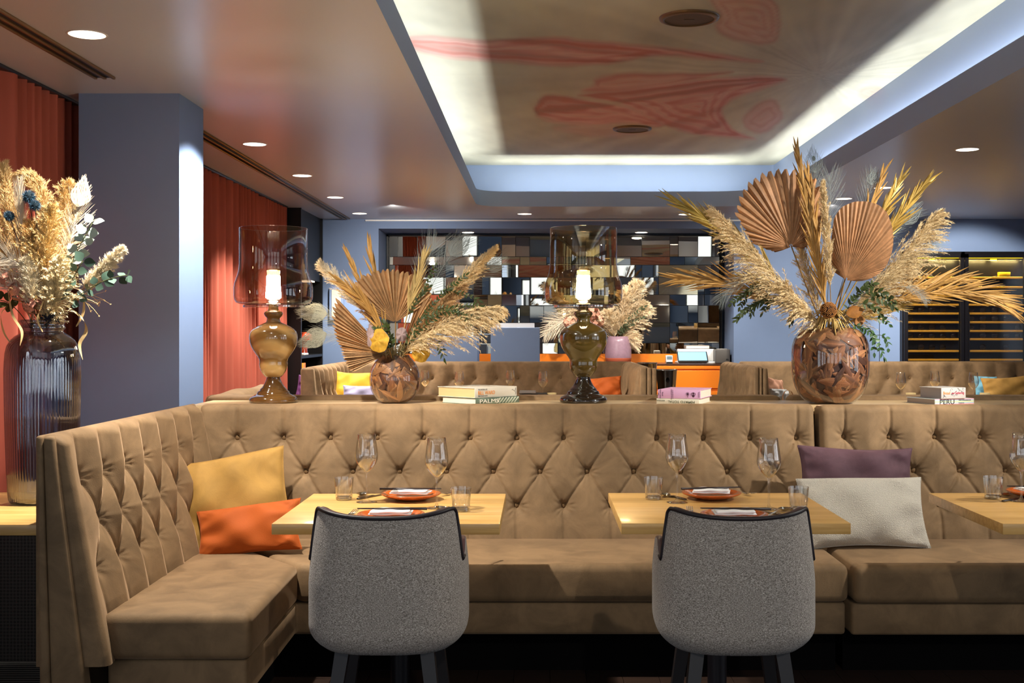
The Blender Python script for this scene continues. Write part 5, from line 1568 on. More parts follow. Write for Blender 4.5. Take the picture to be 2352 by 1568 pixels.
# ================================================================== dried flower arrangements
def leafmat(name, c, island=0.2, rough=0.65, var=0.15, vs=30, spec=0.3, metal=0.0, stretch=(1, 1, 1)):
    return mat(name, c, rough=rough, spec=spec, island=island, var=var, vscale=vs, metal=metal, stretch=stretch)
FANB = leafmat('dried fan palm', '#b18a60', 0.34, 0.6, 0.2, 26); FANR = leafmat('reddish fan palm', '#aa7f5a', 0.36, 0.55, 0.2, 26)
GOLD = leafmat('gold painted palm', '#c4a04e', 0.35, 0.38, 0.2, 20, 0.6, 0.35)
GOLDG = leafmat('green gold palm', '#a3893f', 0.35, 0.45, 0.2, 20, 0.5, 0.2)
TAN = leafmat('tan palm', '#b98d4c', 0.3, 0.5, 0.2, 20, 0.4, 0.1)
PAMP = leafmat('pampas plume', '#e6cfa2', 0.16, 0.9, 0.08, 20, 0.1); PAMPW = leafmat('pale pampas plume', '#efe2c6', 0.14, 0.9, 0.06, 20, 0.1)
PAMPG = leafmat('golden pampas plume', '#e4c690', 0.18, 0.9, 0.1, 20, 0.1); PAMPB = leafmat('brown grass plume', '#c6a273', 0.2, 0.9, 0.1, 20, 0.1)
PEA = leafmat('grey feather', '#8d9592', 0.2, 0.7, 0.05, 20, 0.3); PEAD = leafmat('feather eye', '#6f7a78', 0.1, 0.6, 0.1, 30); PEAW = leafmat('cream feather', '#e8d9bf', 0.15, 0.7, 0.05, 20, 0.3)
PEAG = leafmat('pale green feather', '#c3c6b2', 0.15, 0.7, 0.05, 20, 0.3)
RUSC = leafmat('dark green leaf', '#39461f', 0.3, 0.45, 0.1, 30, 0.5); EUCS = leafmat('silver eucalyptus leaf', '#b0bcab', 0.12, 0.6, 0.1, 30); EUCG = leafmat('green eucalyptus leaf', '#41574a', 0.3, 0.5, 0.1, 30)
STEM = leafmat('dry stem', '#8a6b3c', 0.2, 0.7); STEMG = leafmat('green stem', '#3d4424', 0.2, 0.7)
THIS = leafmat('blue thistle', '#3f5f73', 0.35, 0.6, 0.1); PINKF = leafmat('dusty pink petal', '#cf8f78', 0.2, 0.8, 0.1); STRAW = leafmat('straw ribbon', '#d8b880', 0.2, 0.6, 0.15, 12)
OCH = leafmat('ochre bracket fungus', '#b58a2c', 0.1, 0.75, 0.35, 40); OCHG = leafmat('grey mauve fungus', '#9a8582', 0.1, 0.8, 0.2, 30); MOSS = leafmat('dry moss', '#a9966a', 0.35, 0.9, 0.1); BERRY = leafmat('blue black berry', '#141b2c', 0.5, 0.3, 0.1)
rn = random.Random(99)
def rvec(): return Vector((rn.gauss(0, 1), rn.gauss(0, 1), rn.gauss(0, 1))).normalized()

def root(name, lab, cat, V, grp):
    return thing(name, lab, cat, V, 0, grp)

def stalk(t, path, r0=0.003, r1=0.002, m=None, name='stalk'):
    k = len(path)
    g = MB(); g.tube(path, [lerp(r0, r1, i / (k - 1)) for i in range(k)], 6); return put(name, g, m or STEM, t, world=True)

def fan(lab, V, mouth, piv, prof, unit, m, grp, notch=0.92, seg=26, yaw=0.0, pitch=0.0, amp=0.0056, stalk_m=None, bowl=0.05):
    """piv: world pivot, prof: list of (angle deg, radius px), unit px per metre"""
    t = root('fan_palm_leaf', lab, 'dried palm leaf', V, grp)
    Rv = Vector((math.cos(yaw), -math.sin(yaw), 0)); Uv = Vector((0, -math.sin(pitch), math.cos(pitch))); Nv = Vector((-math.sin(yaw), -math.cos(yaw) * math.cos(pitch), -math.sin(pitch))).normalized()
    prof = sorted(prof); A = [p[0] for p in prof]; Rr = [p[1] / unit for p in prof]
    a0, a1 = A[0], A[-1]
    n = seg * (3 if notch < .99 else 2)
    nr = 9
    P = []
    for k in range(n + 1):
        a = lerp(a0, a1, k / n); r = interp(A, Rr, a)
        if notch < .99:
            ph = k % 3; tip = (notch, 1.0, 0.985)[ph]; off = (-1.0, 0.9, 1.0)[ph]
        else:
            ph = k % 2; tip = 1.0; off = (-1.0, 1.0)[ph]
        sw = rn.uniform(-0.006, 0.006) if notch < 0.99 else 0
        row = []
        for j in range(nr + 1):
            s = 0.03 + 0.97 * j / nr
            tj = tip if j == nr else (lerp(1, tip, 0.25) if j == nr - 1 else 1.0)
            rr = r * s * tj * (1 + (0.012 * math.sin(k * 7.3) if notch < .99 and j == nr else 0))
            w = amp * (min(1, s * 2.2)) * (0.5 + 0.5 * s)
            d = Rv * math.cos(R(a)) + Uv * math.sin(R(a))
            pp = Vector(piv) + d * rr + Nv * (off * w + bowl * (s - s * s) * 0.6 - bowl * 0.5 * s * s + sw * s)
            row.append(pp)
        P.append(row)
    g = MB()
    for k in range(n):
        if notch < .99:     # blunt fingers: valley, ridge, ridge
            if k % 3 == 0: g.grid(P[k:k + 2])
            elif k % 3 == 1: g.grid(P[k:k + 3])
        else: g.grid([P[k], P[k + 1]])
    put('blade', g, m, t, world=True, smooth=False)
    stalk(t, bez(mouth, lerp(Vector(mouth), Vector(piv), 0.5) + Vector((0, 0.012, 0)), Vector(piv) + Vector((0, 0.008, 0.01)), 8), 0.004, 0.003, stalk_m or STEM)
    return t

def frond(lab, V, pts, n, Ln, m, grp, ang=24, w=0.0045, start=0.25, spread=1.0, facing=None, flat=0.35, name='palm_frond'):
    t = root(name, lab, 'dried palm frond', V, grp)
    n = int(n * 1.0); w *= 1.12; ang *= 0.78; Ln *= 1.2; flat *= 0.55
    path = bez(*pts, 24)
    stalk(t, path, 0.0035, 0.0016, m, 'rachis')
    g = MB()
    for i in range(n):
        s = lerp(start, 0.995, i / (n - 1)); f = s * 23; k = min(22, int(f)); p = lerp(path[k], path[k + 1], f - k)
        tan = (path[min(23, k + 1)] - path[k]).normalized()
        view = Vector((0, -1, 0))
        side = tan.cross(view).normalized()
        sg = 1 if i % 2 else -1
        a = R(ang + rn.uniform(-9, 9)) * spread * (1.15 - 0.55 * s)
        d = (tan * math.cos(a) + side * sg * math.sin(a) + view * rn.uniform(-flat, flat)).normalized()
        L = Ln * (0.55 + 0.45 * math.sin(PI * min(1, s * 0.95 + 0.05))) * rn.uniform(0.7, 1.15)
        nrm = d.cross(view)
        if nrm.length < 1e-3: nrm = side
        nrm.normalize()
        nrm = (Matrix.Rotation(rn.uniform(-0.5, 0.5), 3, d) @ nrm)
        q = [p + d * L * u + Vector((0, 0, -1)) * 0.03 * L * u * u for u in (0, 0.3, 0.65, 1.0)]
        # folded blade: two strips sharing the mid rib
        ws = [w * 0.5, w, w * 0.75, w * 0.08]
        up = d.cross(nrm).normalized()
        o = len(g.v)
        for u in range(4):
            g.v += [tuple(q[u] - nrm * ws[u] + up * ws[u] * 0.5), tuple(q[u]), tuple(q[u] + nrm * ws[u] + up * ws[u] * 0.5)]
        for u in range(3):
            b = o + 3 * u
            g.f += [(b, b + 1, b + 4, b + 3), (b + 1, b + 2, b + 5, b + 4)]
    put('leaflets', g, m, t, world=True, smooth=False)
    return t

def plume_mesh(path, start, Lb, nsub, nfib, droop, fl=0.022, fw=0.0008, tight=0.55, taper=0.45, swing=None):
    g = MB(); K = len(path) - 1
    for i in range(nsub):
        s = lerp(start, 0.995, (i + rn.random()) / nsub); f = s * K; k = min(K - 1, int(f)); p = lerp(path[k], path[k + 1], f - k)
        tan = (path[k + 1] - path[k]).normalized()
        u = (s - start) / (1 - start)
        L = Lb * (0.45 + 0.9 * u * (1 - u) * 2 + 0.25 * (1 - u)) * (1 - taper * u * u) * rn.uniform(0.65, 1.2)
        rad = rvec(); rad = (rad - tan * rad.dot(tan))
        if rad.length < 1e-3: continue
        rad.normalize()
        if swing is not None: rad = (rad + swing * 0.8).normalized()
        d = (tan * (1.0) + rad * tight * rn.uniform(0.4, 1.3)).normalized()
        dr = Vector((0, 0, -1)) * droop
        br = [p + d * L * v + dr * L * v * v for v in (0, 0.25, 0.5, 0.75, 1.0)]
        for q in range(nfib):
            v = rn.random() ** 0.8; a = v * 4; kk = min(3, int(a)); b0 = lerp(br[kk], br[kk + 1], a - kk)
            bd = (br[kk + 1] - br[kk]).normalized()
            fd = (bd + rvec() * 0.55).normalized(); fl_ = fl * (1.1 - 0.5 * v) * rn.uniform(0.6, 1.3)
            b1 = b0 + fd * fl_ * 0.5; b2 = b1 + (fd + Vector((0, 0, -0.25)) + rvec() * 0.2).normalized() * fl_ * 0.5
            sd = fd.cross(rvec())
            if sd.length < 1e-3: continue
            sd.normalize()
            o = len(g.v)
            g.v += [tuple(b0 - sd * fw), tuple(b0 + sd * fw), tuple(b1 - sd * fw * 0.9), tuple(b1 + sd * fw * 0.9), tuple(b2)]
            g.f += [(o, o + 1, o + 3, o + 2), (o + 2, o + 3, o + 4)]
    return g

def pampas(lab, V, pts, Lb, m, grp, start=0.35, nsub=90, nfib=30, droop=0.35, fl=0.022, fw=0.0008, tight=0.55, swing=None, taper=0.45):
    t = root('pampas_stem', lab, 'pampas grass', V, grp)
    nsub = int(nsub * 2.1); Lb *= 1.28; nfib = int(nfib * 1.5)
    path = bez(*pts, 26)
    stalk(t, path, 0.0024, 0.0012, STEM)
    put('plume', plume_mesh(path, start, Lb, nsub, nfib, droop, fl, fw, tight, taper, swing), m, t, world=True, smooth=False)
    return t

def feather(lab, V, pts, m, grp, Lb=0.10, n=60, start=0.35, eye=0.03, fw=0.00048, ang=35, eyemat=None, curl=0.5, name='peacock_feather', dense=0.62):
    t = root(name, lab, 'feather', V, grp)
    path = bez(*pts, 30)
    stalk(t, path, 0.0017, 0.0007, m, 'quill')
    g = MB(); view = Vector((0, -1, 0))
    for i in range(n):
        s = start + (1 - start) * (i / (n - 1)); f = s * 29; k = min(28, int(f)); p = lerp(path[k], path[k + 1], f - k)
        tan = (path[k + 1] - path[k]).normalized(); side = tan.cross(view).normalized()
        u = (s - start) / (1 - start)
        for sg in (1, -1):
            L = Lb * (0.5 + 0.7 * math.sin(PI * (0.12 + 0.55 * u))) * (1 - 0.55 * max(0, u - 0.75) / 0.25) * rn.uniform(0.75, 1.15)
            a = R(ang) * (1.2 - 0.6 * u) * rn.uniform(0.85, 1.15)
            d = tan * math.cos(a) + side * sg * math.sin(a) + view * rn.uniform(-0.15, 0.15)
            q = [p]
            for e in range(1, 6):
                d = (d + tan * 0.12 * curl + Vector((0, 0, -0.05)) + rvec() * 0.03).normalized(); q.append(q[-1] + d * L / 5)
            sd = d.cross(view); sd.normalize()
            g.strip(q, [fw, fw, fw, fw * 0.9, fw * 0.7, fw * 0.2], sd)
    if eye:
        tip = path[-1]; tan = (path[-1] - path[-4]).normalized(); side = tan.cross(view).normalized()
        ne = int(44 * dense)
        b0 = tip - tan * eye * 1.7
        for i in range(ne):
            al = -1 + 2 * i / (ne - 1); L = eye * 3.1 * (1 - 0.22 * al * al) * rn.uniform(0.93, 1.07); q = []
            for e in range(9):
                v = e / 8
                q.append(b0 + tan * (L * v) + side * (eye * 0.95 * al * math.sin(PI * min(1, v ** 0.75 * 0.88)) + 0.004 * rn.uniform(-1, 1) * v) + view * 0.003 * (i % 3) + Vector((0, 0, -0.25)) * eye * v * v * abs(al))
            sd = tan.cross(view).normalized()
            g.strip(q, [fw, fw * 1.2, fw * 1.5, fw * 1.6, fw * 1.5, fw * 1.3, fw, fw * 0.7, fw * 0.3], sd)
    put('barbs', g, m, t, world=True, smooth=False)
    if eye and eyemat:
        g = MB(); tip = path[-1]; tan = (path[-1] - path[-4]).normalized(); side = tan.cross(view).normalized()
        c = tip - tan * 0.0
        pl_ = [c - tan * eye * 0.1 + (tan * math.cos(2 * PI * i / 20) * 0.55 + side * math.sin(2 * PI * i / 20) * 0.36) * eye * 0.5 + view * 0.006 for i in range(20)]
        pk = [p_ + view * 0.002 for p_ in pl_]
        g.add(pk, [tuple(range(20))]); put('eye', g, eyemat, t, world=True, smooth=False)
    return t

def leaf_quad(g, p, d, nrm, L, w, fold=0.25, pts=6):
    side = d.cross(nrm).normalized(); nrm = side.cross(d).normalized()
    o = len(g.v)
    for i in range(pts + 1):
        u = i / pts; ww = w * math.sin(PI * (0.06 + 0.94 * u) ** 0.85) if u < 1 else 0.0002
        c = p + d * L * u - nrm * 0.12 * L * u * u
        g.v += [tuple(c - side * ww + nrm * ww * fold), tuple(c), tuple(c + side * ww + nrm * ww * fold)]
    for i in range(pts):
        b = o + 3 * i
        g.f += [(b, b + 1, b + 4, b + 3), (b + 1, b + 2, b + 5, b + 4)]

def twig(lab, V, paths, m, grp, L=0.028, w=0.0065, gap=0.014, start=0.3, pair=True, spread=50, sm=None, name='leafy_twig', cat='leafy twig'):
    t = root(name, lab, cat, V, grp)
    gs = MB(); g = MB()
    for pts in paths:
        path = bez(*pts, 20)
        gs.tube(path, [0.0016 - 0.0009 * i / 19 for i in range(20)], 5)
        tot = sum((path[i + 1] - path[i]).length for i in range(19)); n = max(3, int(tot * (1 - start) / gap))
        for i in range(n):
            s = lerp(start, 1.0, i / (n - 1)); f = s * 19; k = min(18, int(f)); p = lerp(path[k], path[k + 1], f - k); tan = (path[k + 1] - path[k]).normalized()
            for sg in ((1, -1) if pair else ((1,) if i % 2 else (-1,))):
                side = tan.cross(Vector((0, -1, 0)) + rvec() * 0.7).normalized()
                a = R(spread * rn.uniform(0.6, 1.3)) if i < n - 1 else 0.1
                d = (tan * math.cos(a) + side * sg * math.sin(a) + rvec() * 0.2).normalized()
                leaf_quad(g, p, d, (Vector((0, -1, 0.4)) + rvec() * 0.7).normalized(), L * rn.uniform(0.7, 1.2), w * rn.uniform(0.8, 1.2))
    put('stem', gs, sm or STEMG, t, world=True)
    put('leaves', g, m, t, world=True, smooth=True)
    return t

# ------------------------------------------------------------------ right arrangement, in the large feather vase
V = Vector(VB); YB = 5.60
def A(px, py, dy=0.0): return at(px, py, YB + dy)
mB = A(1905, 735)
GR = {k: k + ' in the large feather vase' for k in ('fan palm leaves', 'gold palm fronds', 'pampas stems', 'peacock feathers', 'green twigs')}
def mo(dx=0, dy=0): return mB + Vector((dx, dy, -0.05))
fan('big brown fan palm leaf with a jagged edge, left one above the large feather vase', V, mo(-0.02, 0.02), A(1817, 566, 0.03), [(172, 330), (169, 345), (160, 399), (152, 494), (141, 537), (129.5, 582), (122, 591), (111, 598), (101, 594), (94, 591), (75, 580), (67, 544), (59, 509), (45, 420), (30, 330), (12, 200), (-10, 110), (190, 170), (205, 110)], 1592, FANR, GR['fan palm leaves'], 0.915, 34, yaw=-0.15, pitch=0.12)
fan('round trimmed brown fan palm leaf, right one above the large feather vase', V, mo(0.01, -0.02), A(1943, 643, -0.05), [(145, 100), (138, 140), (129, 174), (118, 240), (107.4, 351), (101, 480), (94, 548), (85, 587), (75.6, 604), (67.7, 605), (60, 582), (51, 523), (39.5, 447), (27, 364), (13.5, 278), (1.6, 180), (-8, 90)], 1592, FANR, GR['fan palm leaves'], 1.0, 46, yaw=0.12, pitch=0.10, amp=0.0036)
frond('tall tan palm frond rising straight up, topmost of the large arrangement', V, (mo(0, -0.03), A(1872, 590, -0.05), A(1831, 345, -0.05)), 64, 0.13, TAN, GR['gold palm fronds'], 16, 0.0052, 0.18)
frond('second tan palm frond beside the topmost one, half behind the left fan', V, (mo(0, 0.0), A(1880, 560, -0.02), A(1856, 400, 0.0)), 50, 0.12, TAN, GR['gold palm fronds'], 16, 0.005, 0.2)
frond('gold palm frond pointing up right above the trimmed fan, longest of the right ones', V, (mo(0.01, 0.05), A(2010, 560, 0.08), A(2126, 420, 0.10)), 46, 0.14, GOLD, GR['gold palm fronds'], 20, 0.005, 0.45)
frond('gold palm frond pointing up right, second one above the trimmed fan', V, (mo(0.01, 0.05), A(1990, 560, 0.07), A(2070, 410, 0.08)), 40, 0.13, GOLD, GR['gold palm fronds'], 24, 0.005, 0.45)
frond('short gold palm frond standing upright behind the trimmed fan', V, (mo(0.0, 0.06), A(1985, 520, 0.09), A(2030, 395, 0.10)), 18, 0.12, TAN, GR['gold palm fronds'], 18, 0.005, 0.6)
frond('long gold palm frond reaching right and bending down in front of the wine fridge', V, (mo(0.02, 0.0), A(2170, 610, -0.02), A(2322, 705, -0.05)), 70, 0.19, TAN, GR['gold palm fronds'], 24, 0.0042, 0.3)
frond('gold palm frond reaching right, just above the bent one in front of the wine fridge', V, (mo(0.02, 0.02), A(2060, 650, 0.03), A(2210, 640, 0.03)), 46, 0.17, TAN, GR['gold palm fronds'], 24, 0.0045, 0.3)
frond('low gold palm frond behind the green twigs on the right', V, (mo(0.02, 0.02), A(1990, 720, 0.03), A(2090, 692, 0.03)), 30, 0.13, GOLD, GR['gold palm fronds'], 20, 0.005, 0.3)
frond('green gold palm frond reaching far up left, above the left pampas', V, (mo(-0.02, 0.03), A(1740, 560, 0.05), A(1552, 464, 0.05)), 64, 0.17, GOLDG, GR['gold palm fronds'], 20, 0.005, 0.35)
frond('tan palm frond reaching left in front of the mirror tiles', V, (mo(-0.02, 0.02), A(1740, 640, 0.02), A(1556, 640, 0.0)), 56, 0.18, TAN, GR['gold palm fronds'], 24, 0.0048, 0.35)
frond('short gold palm frond below the tan one on the left', V, (mo(-0.02, 0.02), A(1800, 650, 0.03), A(1715, 640, 0.04)), 30, 0.12, GOLD, GR['gold palm fronds'], 20, 0.006, 0.3)
pampas('thick pampas plume sweeping up left over the dark green leaves', V, (mo(-0.02, -0.04), A(1800, 660, -0.09), A(1642, 484, -0.06)), 0.17, PAMP, GR['pampas stems'], 0.13, 150, 36, 0.35, tight=0.55, swing=Vector((-0.55, 0, -0.55)))
pampas('slim pampas plume standing upright between the two fans', V, (mo(0, -0.05), A(1905, 590, -0.09), A(1890, 422, -0.08)), 0.07, PAMP, GR['pampas stems'], 0.3, 80, 30, 0.12, tight=0.32)
pampas('large pampas plume sweeping up right past the trimmed fan', V, (mo(0.02, 0.0), A(2020, 650, 0.0), A(2152, 492, 0.02)), 0.20, PAMP, GR['pampas stems'], 0.2, 160, 36, 0.3, tight=0.6, swing=Vector((0.8, 0, -0.25)))
pampas('broad pampas plume low on the right, behind the green twigs', V, (mo(0.02, 0.0), A(1985, 690, 0.01), A(2085, 600, 0.02)), 0.18, PAMP, GR['pampas stems'], 0.1, 120, 32, 0.35, tight=0.6, swing=Vector((0.7, 0, -0.35)))
pampas('pale pampas plume seen between the left fan stalk and the upright fronds', V, (mo(0, 0.05), A(1860, 660, 0.08), A(1835, 560, 0.09)), 0.09, PAMP, GR['pampas stems'], 0.2, 60, 28, 0.2, tight=0.5)
pampas('fluffy lower plume left of the seed head', V, (mo(-0.02, -0.05), A(1840, 720, -0.1), A(1800, 650, -0.1)), 0.10, PAMP, GR['pampas stems'], 0.1, 60, 30, 0.5, tight=0.7)
feather('grey peacock feather with an eye beside the topmost frond', V, (mo(0, 0.08), A(1880, 520, 0.10), A(1868, 362, 0.12)), PEA, GR['peacock feathers'], 0.10, 50, 0.5, 0.045, eyemat=PEAD)
feather('grey peacock feather with long loose barbs between the two fans', V, (mo(0, 0.08), A(1912, 540, 0.11), A(1905, 405, 0.12)), PEA, GR['peacock feathers'], 0.13, 56, 0.55, 0.0)
feather('grey peacock feather rising behind the trimmed fan', V, (mo(0.01, 0.08), A(1975, 520, 0.12), A(2006, 402, 0.12)), PEA, GR['peacock feathers'], 0.10, 44, 0.55, 0.03)
feather('grey peacock feather with an eye under the right gold fronds', V, (mo(0.02, 0.08), A(2000, 570, 0.10), A(2095, 485, 0.12)), PEA, GR['peacock feathers'], 0.11, 50, 0.5, 0.05, eyemat=PEAD)
feather('grey peacock feather at the tip of the large right pampas', V, (mo(0.02, 0.06), A(2040, 610, 0.09), A(2150, 552, 0.10)), PEA, GR['peacock feathers'], 0.11, 50, 0.5, 0.04)
feather('small grey feather hanging down at the left by the mirror edge', V, (mo(-0.02, 0.0), A(1740, 560, -0.06), A(1655, 690, -0.06)), PEA, GR['peacock feathers'], 0.08, 44, 0.55, 0.0)
feather('small grey feather hanging in front of the fridge door', V, (mo(0.02, 0.0), A(2060, 600, -0.06), A(2128, 690, -0.06)), PEA, GR['peacock feathers'], 0.05, 30, 0.7, 0.0)
twig('dark green leafy twig drooping at the left of the large arrangement', V, [(mo(-0.02, -0.01), A(1770, 640, -0.03), A(1690, 735, -0.03)), (A(1800, 672, -0.03), A(1740, 640, -0.05), A(1680, 698, -0.05)), (A(1790, 680, -0.03), A(1740, 670, -0.02), A(1725, 720, -0.02)), (A(1800, 685, -0.03), A(1770, 680, -0.02), A(1752, 715, -0.02)), (A(1790, 668, -0.0), A(1730, 630, -0.0), A(1700, 705, -0.0)), (mo(-0.02, -0.01), A(1820, 690, -0.04), A(1815, 740, -0.04))], RUSC, GR['green twigs'], 0.027, 0.0055, 0.010, 0.25)
twig('green leafy twig spreading right of the seed head', V, [(mo(0.02, -0.05), A(1965, 660, -0.12), A(2005, 652, -0.12)), (A(1960, 690, -0.10), A(2010, 650, -0.12), A(2052, 690, -0.12)), (A(1970, 680, -0.10), A(2030, 680, -0.12), A(2055, 705, -0.12)), (A(1960, 700, -0.1), A(2000, 690, -0.12), A(2022, 720, -0.12))], RUSC, GR['green twigs'], 0.03, 0.0085, 0.016, 0.3)
twig('green leafy twig hanging down in front of the blue wall beside the large vase', V, [(mo(0.03, -0.04), A(1990, 720, -0.09), A(2030, 820, -0.09)), (A(1990, 748, -0.08), A(2010, 760, -0.08), A(2008, 810, -0.08)), (A(2000, 730, -0.08), A(2030, 730, -0.08), A(2042, 745, -0.08)), (A(2012, 770, -0.09), A(2040, 765, -0.09), A(2040, 800, -0.09))], leafmat('fresh green leaf', '#35542a', 0.35, 0.45, 0.1, 30, 0.5), GR['green twigs'], 0.026, 0.007, 0.015, 0.3)
t = thing('seed_head', 'round brown pierced seed head at the mouth of the large feather vase', 'seed head', tuple(A(1903, 712, -0.13)))
SEED = mat('seed head shell', '#a86f33', rough=0.7, island=0.15)
g = MB(); g.ball((0, 0, 0), 0.036, 24, 16); put('core', g, mat('seed core', '#3d2410', rough=0.9), t)
g = MB()
for i in range(420):
    z = 1 - 2 * (i + 0.5) / 420; a = i * 2.39996; rr = math.sqrt(1 - z * z); d = Vector((rr * math.cos(a), rr * math.sin(a), z))
    if rn.random() < 0.25: continue
    g.ball(d * 0.037, 0.0027, 6, 4)
put('shell', g, SEED, t)
g = MB(); g.tube([(0, 0.03, 0), (0.003, 0.08, -0.03), (0.003, 0.12, -0.09)], 0.003, 6); put('stalk', g, STEM, t)
t = thing('dry_stem_bundle', 'fringe of short dry stems spilling over the mouth of the large feather vase', 'dried stems', tuple(V))
g = MB()
for i in range(64):
    a = rn.uniform(-2.8, -0.3) if i < 44 else rn.uniform(0, 6.28)
    b = mB + Vector((0.02 * math.cos(a), 0.02 * math.sin(a) - 0.03, 0.01))
    L = rn.uniform(0.06, 0.12); up = rn.uniform(-0.8, 0.9)
    d = Vector((math.cos(a), math.sin(a), up)).normalized(); g.tube([b, b + d * L * 0.5 + Vector((0, 0, 0.012)), b + d * L + Vector((0, 0, -0.012 - 0.03 * rn.random()))], [0.0022, 0.003, 0.0026], 5)
put('stems', g, leafmat('dry stem tips', '#c5a564', 0.25, 0.8), t, world=True)
t = thing('dried_leaf', 'curled brown leaf between the seed head and the green twigs', 'dried leaf', tuple(A(1955, 712, -0.1)))
g = MB(); leaf_quad(g, A(1945, 722, -0.1), Vector((0.8, -0.1, 0.25)).normalized(), Vector((0, -1, 0.2)), 0.085, 0.03, 0.5, 10); leaf_quad(g, A(1960, 735, -0.06), Vector((0.8, 0.0, 0.0)).normalized(), Vector((0, -1, 0.1)), 0.06, 0.03, 0.3, 10); put('blade', g, leafmat('brown leaf', '#8a5a26', 0.1, 0.55, 0.3, 40), t, world=True)
g = MB(); g.tube([A(1945, 722, -0.1), A(1915, 745, -0.06), mo(0.01, 0)], 0.002, 5); put('stalk', g, STEM, t, world=True)

# ------------------------------------------------------------------ middle arrangement, in the round feather vase
V = Vector(VA); YA = 5.62
def A(px, py, dy=0.0): return at(px, py, YA + dy)
mA = A(907, 808)
def mo(dx=0, dy=0): return mA + Vector((dx, dy, -0.04))
GM = {k: k + ' in the round feather vase' for k in ('fan palm leaves', 'gold palm fronds', 'pampas stems', 'peacock feathers', 'green twigs', 'bracket fungi')}
u5 = 1574.0; u2 = 1303.0
fan('brown fan palm leaf with a jagged edge standing upright above the round feather vase', V, mo(0, 0.02), A(908, 740, 0.02), [(160, 215), (150, 300), (140, 345), (128, 360), (115, 345), (104, 338), (95, 336), (84, 325), (70, 325), (58, 335), (45, 320), (30, 260)], u2, FANB, GM['fan palm leaves'], 0.94, 24, yaw=-0.1, pitch=0.1)
fan('brown fan palm leaf spreading to the left below the pampas, beside the caramel lamp', V, mo(-0.02, 0.0), A(888, 812, -0.02), [(131, 560), (137, 535), (146, 482), (155, 434), (166, 380), (173, 342), (182, 330), (191, 316), (200, 312), (206, 300), (210, 260)], u5, FANB, GM['fan palm leaves'], 0.93, 24, yaw=-0.35, pitch=0.05)
fan('brown fan palm leaf half hidden behind the right pampas of the middle arrangement', V, mo(0.02, 0.03), A(930, 790, 0.05), [(75, 300), (62, 330), (50, 330), (38, 300), (25, 240)], u2, FANB, GM['fan palm leaves'], 0.93, 14, yaw=0.2, pitch=0.1)
frond('tan palm frond rising behind the upright fan of the middle arrangement', V, (mo(0, 0.04), A(870, 680, 0.06), A(848, 565, 0.06)), 12, 0.13, TAN, GM['gold palm fronds'], 12, 0.006, 0.55)
frond('tan palm frond tilting left behind the upright fan', V, (mo(0, 0.04), A(850, 690, 0.06), A(800, 590, 0.06)), 10, 0.11, TAN, GM['gold palm fronds'], 10, 0.006, 0.6)
frond('gold palm frond lying across the front of the upright fan', V, (mo(0, -0.07), A(868, 700, -0.15), A(783, 650, -0.15)), 36, 0.13, TAN, GM['gold palm fronds'], 18, 0.005, 0.2)
frond('pale palm frond standing at the right of the upright fan', V, (mo(0.01, 0.0), A(940, 690, 0.0), A(975, 590, 0.02)), 34, 0.12, leafmat('pale palm', '#c0a56a', 0.3, 0.6), GM['gold palm fronds'], 18, 0.004, 0.4)
pampas('pale pampas plume at the far left of the middle arrangement', V, (mo(-0.02, 0.04), A(830, 690, 0.05), A(738, 608, 0.05)), 0.085, PAMPW, GM['pampas stems'], 0.45, 80, 30, 0.1, tight=0.5)
pampas('small brown grass plume lying over the left fan', V, (mo(-0.02, -0.04), A(865, 740, -0.08), A(822, 682, -0.08)), 0.06, PAMPB, GM['pampas stems'], 0.2, 50, 26, 0.3, tight=0.55)
pampas('long slim pampas plume pointing up right towards the mirror tiles', V, (mo(0.01, 0.03), A(1010, 700, 0.04), A(1134, 572, 0.05)), 0.085, PAMP, GM['pampas stems'], 0.35, 110, 30, 0.12, tight=0.42)
pampas('large pampas plume sweeping right, lowest of the middle arrangement', V, (mo(0.02, -0.05), A(1000, 730, -0.09), A(1144, 706, -0.08)), 0.16, PAMP, GM['pampas stems'], 0.1, 150, 36, 0.4, tight=0.55, swing=Vector((0.3, 0, -0.6)))
pampas('short pampas plume between the two long right ones', V, (mo(0.02, 0.0), A(980, 720, -0.02), A(1062, 660, -0.02)), 0.09, PAMPB, GM['pampas stems'], 0.3, 70, 28, 0.3, tight=0.5)
feather('pale green feather curling at the left, upper one beside the caramel lamp', V, (mo(-0.02, 0.05), A(790, 720, 0.08), A(712, 716, 0.08)), PEAG, GM['peacock feathers'], 0.095, 46, 0.45, 0.05, ang=32, dense=1.4)
feather('pale green feather curling at the left, lower one beside the caramel lamp', V, (mo(-0.02, 0.05), A(790, 745, 0.07), A(712, 778, 0.07)), PEAG, GM['peacock feathers'], 0.095, 46, 0.45, 0.05, ang=32, dense=1.4)
feather('grey peacock feather with an eye, tallest at the right of the middle arrangement', V, (mo(0.01, 0.05), A(985, 640, 0.08), A(1060, 556, 0.08)), PEA, GM['peacock feathers'], 0.12, 56, 0.45, 0.05, eyemat=None, dense=1.3)
feather('grey peacock feather with drooping barbs left of the tall one', V, (mo(0.01, 0.05), A(960, 640, 0.07), A(1000, 560, 0.07)), PEA, GM['peacock feathers'], 0.13, 46, 0.5, 0.0)
feather('grey peacock feather behind the tip of the slim pampas', V, (mo(0.02, 0.05), A(1040, 650, 0.09), A(1145, 602, 0.09)), PEA, GM['peacock feathers'], 0.11, 46, 0.5, 0.04)
